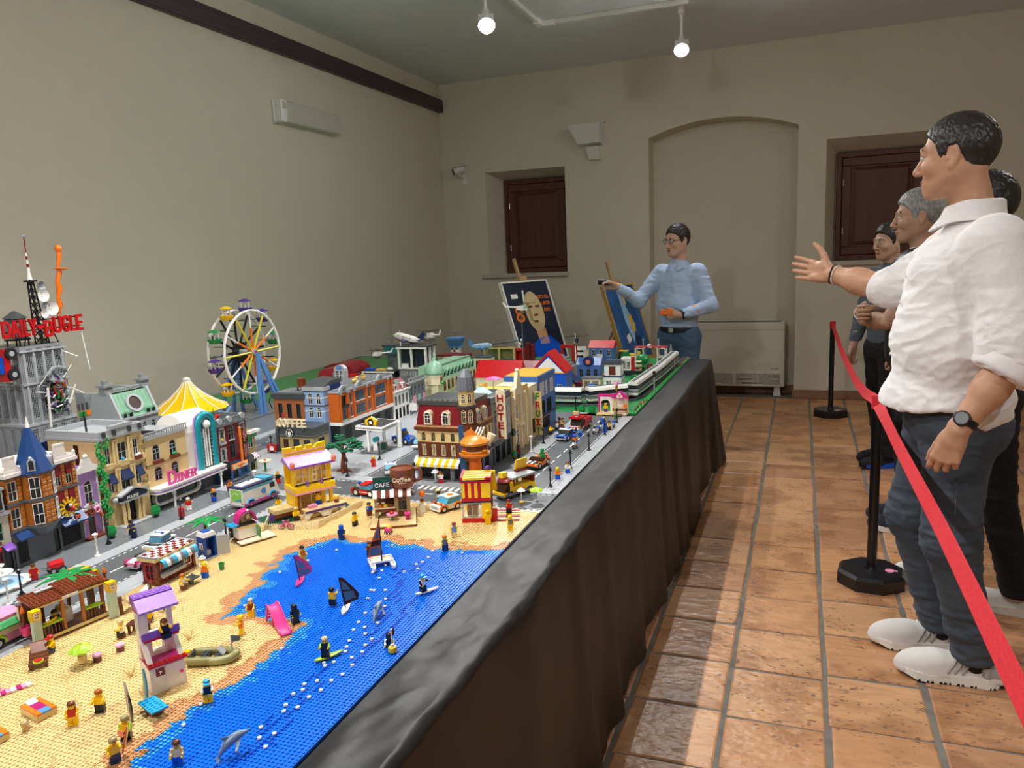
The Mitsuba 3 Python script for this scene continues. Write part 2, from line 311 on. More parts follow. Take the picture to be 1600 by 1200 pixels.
# fan heater unit in the niche
t=Thing('heater_unit','wide cream fan heater unit standing in the arched niche','heater',(0,7.76,0))
t.p('casing','heater',G().cb(-1.02,-.125,0,.19,.095,.725,.008))
t.p('top_grille','heater_dark',G().box(-.99,-.16,.03,.17,.7255,.728))
t.p('top_trim','heater',G().cb(-1.015,-.13,-.006,.004,.655,.7,.002))
for a,b_ in((-.99,-.60),(-.575,-.16)):
 gr=t.p('grille','heater_dark',G().box(a,b_,-.004,.004,.115,.225))
 for q in range(9):t.p(gr+'__slat','heater',G().box(a,b_,-.009,-.001,.117+q*.0122,.1225+q*.0122))
 t.p(gr+'__surround','heater',G().box(a-.012,b_+.012,-.01,.002,.225,.235).box(a-.012,b_+.012,-.01,.002,.104,.115).box(a-.012,a,-.01,.002,.115,.225).box(b_,b_+.012,-.01,.002,.115,.225).box((a+b_)/2-.004,(a+b_)/2+.004,-.011,-.002,.115,.225))
t.p('foot','whitepaint',G().hexa([(-.225,.02,0),(-.155,.02,0),(-.155,.12,0),(-.225,.12,0),(-.215,.03,.1),(-.165,.03,.1),(-.165,.11,.1),(-.215,.11,.1)]))
t.p('foot','whitepaint',G().hexa([(-.985,.02,0),(-.915,.02,0),(-.915,.12,0),(-.985,.12,0),(-.975,.03,.1),(-.925,.03,.1),(-.925,.11,.1),(-.975,.11,.1)]))
lb=t.p('logo','heater_dark',G().man(hull((-.245,-.002,.268),(-.225,-.002,.268),(-.235,-.002,.284),(-.245,.001,.268),(-.225,.001,.268),(-.235,.001,.284))).box(-.218,-.175,-.002,.001,.268,.274).box(-.215,-.18,-.002,.001,.280,.283))
# ceiling track and its lamps
t=Thing('ceiling_track','white lighting track on the ceiling bent at a corner','track')
t.p('rail','whitepaint',G().cb(-1.968,-1.932,4.3,6.14,3.235,3.269,.003))
t.p('rail','whitepaint',G().cb(-1.932,-.80,6.104,6.14,3.235,3.269,.003))
t.p('corner_joint','lampwhite',G().cb(-1.975,-1.83,6.098,6.146,3.228,3.2695,.003).cb(-1.975,-1.925,6.0,6.1,3.228,3.2695,.003))
def aim(d):
 z=np.asarray(d,float);z/=np.linalg.norm(z)
 x=np.cross([0,0,1.0],z);x/=np.linalg.norm(x);m=np.eye(4)
 m[:3,0],m[:3,1],m[:3,2]=x,np.cross(z,x),z
 return m
for k,(pos,tgt,pw)in enumerate(LAMPS):
 lab=['bright white track spotlight, the left one below the track corner','bright white track spotlight, the right one in front of the back wall'][k]if k<2 else 'white track spotlight above the toy city outside the view'
 t=Thing('spotlight',lab,'spotlight',group=None if k<2 else 'spotlights out of view')
 d=np.array(tgt)-np.array(pos);d/=np.linalg.norm(d)
 m=tr(*pos)@aim(d)
 t.p('housing','lampwhite',G().lathe([(0,-.17),(.022,-.17),(.028,-.10),(.048,-.03),(.058,-.004),(.058,.0),(.05,.0),(.05,-.004)],20),smooth=40,m=m)
 t.p('fin','lampwhite',G().box(-.003,.003,.025,.052,-.13,-.03).box(-.003,.003,-.052,-.025,-.13,-.03).box(.025,.052,-.003,.003,-.13,-.03).box(-.052,-.025,-.003,.003,-.13,-.03),m=m)
 n=20;a=np.arange(n)*2*PI/n
 g=G().lathe([(.049,-.001),(.047,.016),(.040,.030),(.028,.041),(.014,.047),(0,.049)],20)
 key=t.p('lens','lampwhite',g,m=m)
 scene[t.key+'__lens']['emitter']={'type':'area','radiance':rgb([pw*LAMP_POWER*c for c in LAMP_RGB])}
 scene[f'lamp_beam_{k}']={'type':'spot','to_world':TF().look_at(origin=(np.array(pos)+d*.055).tolist(),target=list(tgt),up=[0,1,0]),'intensity':rgb([pw*SPOT_POWER*c for c in LAMP_RGB]),'cutoff_angle':62.0,'beam_width':24.0}
 t.p('stem','lampwhite',G().cyl((pos[0]-d[0]*.12,pos[1]-d[1]*.12,pos[2]-d[2]*.12),(pos[0]-d[0]*.12,pos[1]-d[1]*.12,3.24),.011,n=8).cb(pos[0]-d[0]*.12-.02,pos[0]-d[0]*.12+.02,pos[1]-d[1]*.12-.05,pos[1]-d[1]*.12+.05,3.215,3.2695,.003))
 # ================================================================ the table and its cloth
T=.719
ZT=T-.006
t=Thing('display_table','long display table hidden under a black cloth','table')
t.p('table_top','pine',G().cb(-3.30,-.565,-.9,5.30,ZT-.06,ZT-.03,.003))
for x in(-3.2,-1.95,-.67):
 for y in(-.8,1.2,3.2,5.2):t.p('leg','rubber',G().cyl((x,y,.001),(x,y,ZT-.06),.02,n=8))
def cloth_mesh():
# outline of the top edge: along x = -0.55 from the near end to the far end, round the corner, then along the far end
 per=[]
 r=.05
 for y in np.arange(-.95,5.28,.022):per.append((-.556,y,1.0,0.0))
 for a in np.linspace(0,PI/2,9)[1:-1]:per.append((-.556-r+r*math.cos(a),5.28+r*math.sin(a),math.cos(a),math.sin(a)))
 for x in np.arange(-.606,-3.33,-.03):per.append((x,5.33,0.0,1.0))
 per=np.array(per);n=len(per)
 arcl=np.concatenate([[0],np.cumsum(np.linalg.norm(np.diff(per[:,:2],axis=0),axis=1))])
 prof=[(-.26+.013*q,0)for q in range(19)]+[(-.012,0)]+[(-.012+.022*math.sin(a),-.022+.022*math.cos(a))for a in np.linspace(.2,PI/2,6)]+[(.012+.045*s,-.03-s*(ZT-.05))for s in np.linspace(.03,1,34)]
 prof=np.array(prof);K=len(prof)
 V=np.zeros((n,K,3))
 o,dz=prof[:,0][None],prof[:,1][None]
 drop=np.clip(-dz/ZT,0,1)
 s=arcl[:,None]
 ph=s*15+2.2*np.sin(s*1.7)+1.4*np.sin(s*4.1+1)
 amp=(.002+.011*drop**.9)*(drop>.03)
 fold=amp*(np.sin(ph)+.5*np.sin(ph*1.9+1.3+drop*2))
 out=o+fold+.012*drop*np.sin(s*3.1)
 # the far corner flares out
 near_corner=np.exp(-((s-arcl[np.argmax(per[:,3]>0)])/.22)**2)
 out=out+near_corner*drop**1.2*.06
 V[...,0]=per[:,0:1]+per[:,2:3]*out
 V[...,1]=per[:,1:2]+per[:,3:4]*out
 V[...,2]=ZT+dz
 P=V.reshape(-1,3)
 wr=meshkit.fbm(np.stack([P[:,0]*9+P[:,1]*5,P[:,1]*4-P[:,0]*7,P[:,0]*0],-1),4,3)
 ridge=1-np.abs(wr-.5)*4
 w2=meshkit.fbm(np.stack([P[:,0]*16-P[:,1]*9,P[:,1]*9+P[:,0]*15,P[:,0]*0+3],-1),3,8)
 w2=1-np.abs(w2-.5)*5
 near=np.clip((3.2-P[:,1])/1.6,.22,1)
 top=(drop<.05).repeat(n,0).reshape(-1)
 tape=np.clip((P[:,0]+.685)/.03,0,1)
 P[:,2]+=np.where(top,tape*near*(.006*np.clip(ridge,-.4,1)+.004*np.clip(w2,0,1)),0)
 P[:,2]+=np.where(top,-tape*.012*(.5+.5*np.sin(P[:,1]*5.3)),0)
 hem=.012+.010*np.sin(arcl*9)+.006*np.sin(arcl*23)
 V=P.reshape(n,K,3)
 V[:,:,2]+=(hem[:,None]*drop**6)
 V[...,2]=np.maximum(V[...,2],.004)
 i,j=np.meshgrid(np.arange(n-1),np.arange(K-1),indexing='ij');i,j=i.ravel(),j.ravel()
 a,b,c,d=i*K+j,(i+1)*K+j,(i+1)*K+j+1,i*K+j+1
 return(V.reshape(-1,3),np.vstack([np.stack([a,c,b],1),np.stack([a,d,c],1)]))
one('tablecloth','black satin cloth draped over the long display table','tablecloth','cloth',cloth_mesh(),smooth=True)
# ================================================================ barrier posts and the red ribbon
def post(lab,x,y,h,lean=0,badge=(.075,-.02),rot=22.5):
 t=Thing('barrier_post',lab,'barrier post',(x,y,0))
 oct_=lambda r,z:[(r*math.cos(PI/8+a*PI/4),r*math.sin(PI/8+a*PI/4),z)for a in range(8)]
 t.p('base','postblack',G().man(hull(*oct_(.142,.001),*oct_(.142,.05),*oct_(.128,.062))),m=rot_z(math.radians(rot-22.5)))
 t.p('pole','postblack',G().cyl((0,0,.06),(lean,0,h),.02,n=20),smooth=40)
 t.p('collar','postblack',G().cyl((0,0,.06),(0,0,.075),.03,.024,n=20),smooth=40)
 t.p('badge','pink',G().lathe([(.0,.0645),(.018,.0645),(.019,.0625)],16,(badge[0],badge[1],0)).box(badge[0]+.015,badge[0]+.03,badge[1]-.006,badge[1]+.006,.0625,.0645),label='pink oval badge')
 t.p('cap','ribbon',G().lathe([(.0,h+.006),(.021,h+.006),(.0235,h),(.0235,h-.05),(.022,h-.052)],16,(lean,0,0)),label='red ribbon wound round the top',smooth=40)
post('black barrier post near the heater, its foot by the back wall skirting',.265,6.93,.80,badge=(.05,-.06))
post('black barrier post in front of the standing men, red ribbon tied to its top',.312,3.45,.815,badge=(.07,-.01),rot=15)
def ribbon():
 P3=[(.262,6.93,.785),(.266,6.2,.755),(.272,5.4,.730),(.280,4.6,.728),(.290,3.9,.755),(.309,3.45,.788),(.308,3.15,.790),(.307,2.8,.790),(.309,2.4,.791),(.312,2.0,.792),(.314,1.6,.786),(.315,1.25,.780),(.317,.9,.778),(.32,-.3,.80)]
 from scipy.interpolate import PchipInterpolator
 P=np.array(P3);y=np.linspace(6.93,-.3,150)
 f=PchipInterpolator(-P[:,0+1],P[:,[0,2]]);q=f(-y)
 w=.0225;tilt=.35+.5*np.exp(-((y-3.45)/.3)**2)
 g=G();up=np.stack([np.sin(tilt),y*0,np.cos(tilt)],1)*w
 c=np.stack([q[:,0]+.003,y,q[:,1]],1);th=np.array([.0006,0,0]);n=len(y)
 v=np.vstack([c+up+th,c-up+th,c-up-th,c+up-th]);f=[]
 i=np.arange(n-1)
 for a in range(4):
  b=(a+1)%4
  f+=[np.stack([a*n+i,b*n+i,b*n+i+1],1),np.stack([a*n+i,b*n+i+1,a*n+i+1],1)]
 g.raw(v,np.vstack(f)[:,::-1]);return g
one('barrier_ribbon','red fabric ribbon strung between the black barrier posts','ribbon','ribbon',ribbon(),smooth=40)
# ================================================================ people
def unit(v):v=np.asarray(v,float);return v/np.linalg.norm(v)
class SDF:
 """signed distances blended together and meshed by surface nets"""
 def __init__(s):s.ops=[]
 def cone(s,a,b,ra,rb,k=.02,wide=None,w=1.0,op='u'):
  a,b=np.asarray(a,float),np.asarray(b,float)
  W=None if wide is None else unit(wide)
  def f(P):
   q=P-a;d=b-a
   if W is not None:
    c=(q@W)[...,None];q=q-c*W*(1-1/w);d=d-(d@W)*W*(1-1/w)
   L2=d@d+1e-12;t=np.clip(q@d/L2,0,1)
   return np.linalg.norm(q-t[...,None]*d,axis=-1)-(ra+(rb-ra)*t)
  m=max(ra,rb)*max(w,1);s.ops.append((op,f,np.minimum(a,b)-m,np.maximum(a,b)+m,k));return s
 def ell(s,c,r,k=.02,R=None,op='u'):
  c,r=np.asarray(c,float),np.broadcast_to(np.asarray(r,float),3)
  def f(P):
   q=P-c
   if R is not None:q=q@R
   k0=np.linalg.norm(q/r,axis=-1);k1=np.linalg.norm(q/(r*r),axis=-1)+1e-9
   return k0*(k0-1)/k1
  m=r.max();s.ops.append((op,f,c-m,c+m,k));return s
 def fn(s,f,lo,hi,k=.01,op='u'):s.ops.append((op,f,np.asarray(lo,float),np.asarray(hi,float),k));return s
 def cut(s,p,n,k=.004):
  p,n=np.asarray(p,float),unit(n)
  s.ops.append(('i',lambda P:(P-p)@n,None,None,k));return s
 def mesh(s,h,it=1):
  lo=np.min([o[2]for o in s.ops if o[0]=='u'],0)-4*h;hi=np.max([o[3]for o in s.ops if o[0]=='u'],0)+4*h
  n=np.ceil((hi-lo)/h).astype(int)+1
  ax=[lo[i]+h*np.arange(n[i])for i in range(3)]
  V=np.full(n,.08)
  for op,f,a,b,k in s.ops:
   if a is None:sl=(slice(None),)*3
   else:
    p=k+3*h
    i0=np.clip(np.floor((a-p-lo)/h).astype(int),0,n-1);i1=np.clip(np.ceil((b+p-lo)/h).astype(int)+1,1,n)
    sl=tuple(slice(x,y)for x,y in zip(i0,i1))
   P=np.stack(np.meshgrid(*[ax[i][sl[i]]for i in range(3)],indexing='ij'),-1)
   d,v=f(P),V[sl]
   if op=='u':
    t=np.clip(.5+.5*(v-d)/k,0,1);V[sl]=v*(1-t)+d*t-k*t*(1-t)
   else:
    if op=='s':d=-d
    t=np.clip(.5-.5*(v-d)/k,0,1);V[sl]=v*(1-t)+d*t+k*t*(1-t)
  return nets(V,lo,h,it)
def nets(V,lo,h,it=1):
 S=V<0;n=np.array(V.shape)-1
 cnt=np.zeros(n,int);acc=np.zeros((*n,3));num=np.zeros(n)
 for c in np.ndindex(2,2,2):cnt+=S[c[0]:n[0]+c[0],c[1]:n[1]+c[1],c[2]:n[2]+c[2]]
 act=(cnt>0)&(cnt<8)
 idx=np.argwhere(act);I=np.full(n,-1);I[act]=np.arange(len(idx))
 pos=np.zeros((len(idx),3));num=np.zeros(len(idx))
 cs=list(np.ndindex(2,2,2));val={c:V[idx[:,0]+c[0],idx[:,1]+c[1],idx[:,2]+c[2]]for c in cs}
 for c in cs:
  for a in range(3):
   if c[a]==0:
    e=list(c);e[a]=1;v0,v1=val[c],val[tuple(e)]
    x=(v0<0)!=(v1<0);t=np.where(x,v0/np.where(x,v0-v1,1),0)
    p=np.tile(np.array(c,float),(len(idx),1));p[:,a]=t
    pos+=np.where(x[:,None],p,0);num+=x
 pos=lo+h*(idx+pos/num[:,None])
 F=[]
 for a in range(3):
  b,c=(a+1)%3,(a+2)%3
  sl0=[slice(None)]*3;sl1=[slice(None)]*3;sl0[a]=slice(0,-1);sl1[a]=slice(1,None)
  s0,s1=S[tuple(sl0)],S[tuple(sl1)]
  e=np.argwhere(s0!=s1);e=e[(e[:,b]>0)&(e[:,c]>0)&(e[:,b]<n[b])&(e[:,c]<n[c])&(e[:,a]<n[a])]
  up=s0[e[:,0],e[:,1],e[:,2]]
  q=[]
  for db,dc in((1,1),(0,1),(0,0),(1,0)):
   o=e.copy();o[:,b]-=db;o[:,c]-=dc;q.append(I[o[:,0],o[:,1],o[:,2]])
  q=np.stack(q,1);q=np.where(up[:,None],q,q[:,::-1]);F+=[q[:,[0,1,2]],q[:,[0,2,3]]]
 F=np.vstack(F);F=F[(F>=0).all(1)]
 if it:
  import scipy.sparse as sp
  e=np.vstack([F[:,[0,1]],F[:,[1,2]],F[:,[2,0]]]);e=np.vstack([e,e[:,::-1]])
  A=sp.csr_matrix((np.ones(len(e)),(e[:,0],e[:,1])),shape=(len(pos),)*2);A.data[:]=1
  D=sp.diags(1/np.maximum(np.asarray(A.sum(1)).ravel(),1))@A
  for q in range(4*it):pos=pos+(.5 if q%2==0 else-.52)*(D@pos-pos)
 return G().raw(pos,F)
def vnormals(g):
 v,f=g.arr();n=np.zeros_like(v);k=np.cross(v[f[:,1]]-v[f[:,0]],v[f[:,2]]-v[f[:,0]])
 for i in range(3):np.add.at(n,f[:,i],k)
 return n/(np.linalg.norm(n,axis=1,keepdims=True)+1e-20)
def displace(g,fn):
 v,f=g.arr();n=vnormals(g);g.v,g.f=[v+n*fn(v)[:,None]],[f];return g
def ridged(P,sx,sy,sz,seed=0,o=3):
 a=meshkit.fbm(P*np.array([sx,sy,sz]),o,seed);return 1-np.abs(a-.5)*4.5
def frame(yaw,pitch=0,rl=0):
 """columns: forward, left, up; yaw 0 looks along +x"""
 return(rot_z(yaw)@rot_y(-pitch)@rot_x(rl))[:3,:3]
D2=math.radians
SKINS=dict(skin_tan=((.46,.235,.140),(.56,.31,.20)),skin_fair=((.50,.29,.20),(.58,.36,.26)),skin_olive=((.42,.235,.15),(.50,.30,.20)),skin_boy=((.45,.27,.185),(.52,.33,.235)))
for _n,(_a,_b)in SKINS.items():
 MAT[_n]=(lambda a,b:lambda:two({'type':'principled','base_color':tex(lambda p,n,uv:mix(a,b,fbm(p[0]*45,p[1]*45,p[2]*45,3))),'roughness':.48,'specular':.4}))(_a,_b)
def cloth_mat(c0,c1,rough=.8,f=60,sheen=.3):
 return lambda:two({'type':'principled','base_color':tex(lambda p,n,uv:mix(c0,c1,fbm(p[0]*f,p[1]*f,p[2]*f,3))),'roughness':rough,'sheen':sheen,'specular':.25})
MAT['shirt_white']=cloth_mat((.72,.69,.69),(.80,.775,.775),f=200)
MAT['shirt_blue']=cloth_mat((.36,.48,.68),(.44,.56,.76),f=200)
MAT['denim_dark']=cloth_mat((.034,.047,.066),(.075,.092,.118),f=9)
MAT['denim_mid']=cloth_mat((.040,.085,.15),(.085,.145,.22),f=9)
MAT['black_cloth']=cloth_mat((.010,.010,.011),(.016,.016,.018))
MAT['navy_cloth']=cloth_mat((.018,.024,.038),(.03,.038,.055))
MAT['grey_cloth']=cloth_mat((.075,.095,.12),(.105,.125,.15))
MAT['vest']=lambda:two(princ('16191f',.38,.5))
def hair_mat(a,b):return lambda:two({'type':'principled','base_color':tex(lambda p,n,uv:mix(a,b,fbm(p[0]*130,p[1]*130,p[2]*40,2))),'roughness':.42,'specular':.5})
MAT['hair_dark']=hair_mat((.010,.008,.008),(.030,.024,.022));MAT['hair_grey']=hair_mat((.10,.10,.10),(.42,.42,.41));MAT['hair_brown']=hair_mat((.012,.009,.008),(.022,.017,.015))
MAT['lips']=lambda:two(princ('9c5a4e',.45,.4));MAT['eyewhite']=lambda:two(plastic('d8d4cc',.08));MAT['iris']=lambda:two(plastic('20150f',.05))
MAT['shoe_white']=lambda:two(princ('d3d0cc',.6,.3));MAT['shoe_grey']=lambda:two(princ('a3a09e',.7,.3));MAT['shoe_mesh']=lambda:two(princ('b4bac2',.75,.3));MAT['sole']=lambda:two(princ('e2dfd8',.55,.3))
MAT['leather']=lambda:two(princ('15151a',.4,.5));MAT['bead']=lambda:two(plastic('d9cfc0',.2));MAT['stitch']=lambda:two(princ('6f6a62',.8,.2));MAT['steel']=lambda:two({'type':'roughconductor','material':'Al','alpha':.25})
def head_sdf(c,R,s=1.0,ear=True,neck_to=None,jaw=1.0,nose=1.0):
 """c: the middle of the head; R: frame; s: size"""
 S=SDF();L=lambda x,y,z:np.asarray(c)+R@(np.array([x,y,z])*s)
 E=lambda x,y,z,rx,ry,rz,k=.02,op='u',RR=None:S.ell(L(x,y,z),np.array([rx,ry,rz])*s,k*s,R if RR is None else R@RR,op)
 E(-.012,0,.035,.098,.076,.089);E(.028,0,-.028,.063,.061,.086,.03)
 for y in(-1,1):
  S.cone(L(-.012,y*.050*jaw,-.050),L(.066,y*.014,-.094),.020*s,.019*s,.03*s)
  E(.066,y*.038,-.022,.024,.022,.022,.025);E(-.004,y*.052,-.012,.03,.018,.05,.03)
 E(.073,0,-.097,.0195,.021,.017,.02)
 S.cone(L(.084,-.036,.030),L(.084,.036,.030),.0115*s,.0115*s,.016*s)
 E(.078,0,-.066,.021,.027,.022,.02)
 for y in(-1,1):E(.101,y*.032,.011,.019,.017,.0105,.012,'s')
 S.cone(L(.086,0,.022),L(.084+.029*nose,0,-.026),.0085*s,.0115*s,.012*s);E(.084+.030*nose,0,-.031,.0125,.0125,.0105,.008)
 for y in(-1,1):E(.102,y*.0125,-.035,.010,.0078,.0075,.006)
 for y in(-1,1):E(.0835,y*.032,.0165,.010,.0165,.0062,.006)
 S.cone(L(.102,-.017,-.0655),L(.102,.017,-.0655),.0035*s,.0035*s,.005*s,op='s')
 if ear:
  for y in(-1,1):
   q=rot_z(y*-.30)[:3,:3]@rot_y(-.18)[:3,:3]
   E(-.010,y*.0765,.000,.0195,.0085,.033,.006,RR=q);E(-.004,y*.0765,-.028,.011,.007,.012,.008);E(-.008,y*.0865,.003,.0115,.0055,.021,.004,'s',q)
   E(.004,y*.0765,-.006,.006,.006,.009,.004)
 n0=L(-.028,0,-.055);n1=L(-.05,0,-.20)if neck_to is None else neck_to
 S.cone(n0,n1,.053*s,.062*s,.03*s)
 return S,L
def face_parts(t,c,R,s,hair,eyes=True,brow='hair_dark',lips=True):
 L=lambda x,y,z:np.asarray(c)+R@(np.array([x,y,z])*s)
 for y in(-1,1):
  e=t.p('eye','eyewhite',G().sph(L(.0835,y*.032,.0105),.0118*s,12),smooth=True)
  t.p(e+'__iris','iris',G().sph(L(.0905,y*.0315,.0105),.0056*s,10),smooth=True)
  P=[L(.0945-.010*q*q-.004*abs(q),y*(.012+.040*q),.0315+.007*math.sin(q*2.4)-.003*q)for q in np.linspace(0,1,7)]
  t.p('eyebrow',brow,G().tube(P,np.array([.0034,.0044,.0046,.0044,.004,.003,.0016])*s,6),smooth=True)
 if lips:
  t.p('lips','lips',G().tube([L(.0935+.0055*math.cos(q*1.3),.0235*q,-.0615-.0015*abs(q))for q in np.linspace(-1,1,9)],np.array([.001,.003,.0042,.0048,.0044,.0048,.0042,.003,.001])*s,6).tube([L(.0925+.0055*math.cos(q*1.3),.021*q,-.0705-.0005*abs(q))for q in np.linspace(-1,1,9)],np.array([.001,.0032,.0048,.0056,.006,.0056,.0048,.0032,.001])*s,6),smooth=True)
def hair_sdf(c,R,s,line,off=.008,top=.0,noise_=.004,seed=1,h=.004,fr=(60,60,60),crown=(0,0,0)):
 c=np.asarray(c,float);hx=np.array([q[0]for q in line])*s;hz=np.array([q[1]for q in line])*s
 r=np.array([.098+off,.076+off,.089+off+top])*s;ctr=np.array([-.012,0,.035+top*.4])*s+np.array(crown)*s
 def f(P):
  q=(P-c)@R;u=q-ctr
  k0=np.linalg.norm(u/r,axis=-1);k1=np.linalg.norm(u/(r*r),axis=-1)+1e-9
  d=k0*(k0-1)/k1
  z=np.interp(q[...,0],hx,hz)
  cut=(z-q[...,2])*.75
  t=np.clip(.5+.5*(cut-d)/(.006*s),0,1)
  return cut*t+d*(1-t)+.006*s*t*(1-t)
 S=SDF().fn(f,c-.15*s,c+.16*s)
 g=S.mesh(h,1)
 return displace(g,lambda v:noise_*(ridged((v-c)@R,*fr,seed,2)-.4))
LINE_SHORT=[(-.12,-.080),(-.085,-.074),(-.045,-.050),(-.036,-.010),(-.022,.030),(.004,.030),(.012,-.016),(.026,-.012),(.040,.038),(.060,.062),(.080,.078),(.12,.088)]
def hand_sdf(S,wrist,R,s=1.0,curl=(.15,.15,.15,.15),thumb=(.55,.2,.35),spread=.05,left=False,wflat=1.0):
 """R columns: along the fingers, towards the thumb, out of the back of the hand. curl: radians per joint"""
 w=np.asarray(wrist,float);L=lambda x,y,z:w+R@(np.array([x,y,z])*s)
 ys=(.031,.0105,-.0105,-.030);ln=(.074,.082,.076,.060);kx=(.090,.094,.089,.080)
 S.cone(L(-.02,0,0),L(.03,0,0),.0245*s,.023*s,.012*s,wide=R[:,1],w=1.25)
 for y,x in zip(ys,kx):S.cone(L(.012,y*.55,0),L(x,y,0),.0155*s,.0118*s,.012*s)
 S.ell(L(.036,.024,-.010),np.array([.03,.018,.014])*s,.012*s,R);S.ell(L(.04,-.022,-.009),np.array([.034,.013,.012])*s,.012*s,R)
 for y,l,x,c,i in zip(ys,ln,kx,curl,range(4)):
  p=np.array([x,y,0]);a=0;sp=(1.5-i)*spread
  r=np.array([.0098,.0092,.0084,.0072])*(1 if i<3 else .88)
  for q,fr in enumerate((.45,.30,.25)):
   a+=c*(1.0 if q==0 else 1.25)
   d=np.array([math.cos(a)*math.cos(sp),math.sin(sp),-math.sin(a)]);p2=p+d*l*fr
   S.cone(L(*p),L(*p2),r[q]*s,r[q+1]*s,.004*s);p=p2
 o,dn,b=thumb
 p=np.array([.018,.022,-.006]);a=o
 for q,(l,r0,r1)in enumerate(((.046,.0165,.0125),(.034,.0118,.0105),(.028,.0102,.0080))):
  d=np.array([math.cos(a)*math.cos(dn),math.sin(a)*math.cos(dn),-math.sin(dn)]);p2=p+d*l
  S.cone(L(*p),L(*p2),r0*s,r1*s,.010*s if q==0 else .004*s);p=p2;a-=b
 return S
def join(*gs):
 g=G()
 for q in gs:g.add(q)
 return g
def collar(c,R,s=1.0,rx=.066,ry=.066,h=.038,open_=.5,drop=.05,out=.020):
 """a shirt collar: a stand round the neck and a turned-down leaf, open at the front"""
 c=np.asarray(c,float);n=40;g=G()
 A=np.linspace(open_*.5,2*PI-open_*.5,n);prof=[]
 for a in A:
  f=math.cos(a);dirv=np.array([math.cos(a)*rx,math.sin(a)*ry,0]);u=dirv/np.linalg.norm(dirv)
  zz=-.012*(1+f)-.018*max(f,0)**2
  tip=1+1.0*np.exp(-((min(a,2*PI-a)-open_*.5)/.38)**2)
  pts=[dirv*.97+[0,0,zz],dirv*.99+[0,0,zz+h*.8],dirv*1.02+[0,0,zz+h],dirv+u*.010+[0,0,zz+h*.92],dirv+u*out+[0,0,zz+h*.25],dirv+u*(out+.012*tip)+[0,0,zz-.016*tip],dirv+u*(out+.010*tip-.004)+[0,0,zz-.017*tip],dirv+u*(out-.008)+[0,0,zz+h*.2]]
  prof.append([c+R@(np.array(p)*s)for p in pts])
 V=np.array(prof);k=V.shape[1];f=[]
 for i in range(n-1):
  for j in range(k):
   a,b=i*k+j,i*k+(j+1)%k;f+=[[a,b,b+k],[a,b+k,a+k]]
 for e,flip in((0,1),(n-1,0)):
  for j in range(1,k-1):f.append([e*k,e*k+j,e*k+j+1]if not flip else[e*k,e*k+j+1,e*k+j])
 return g.raw(V.reshape(-1,3),np.array(f)[:,::-1])
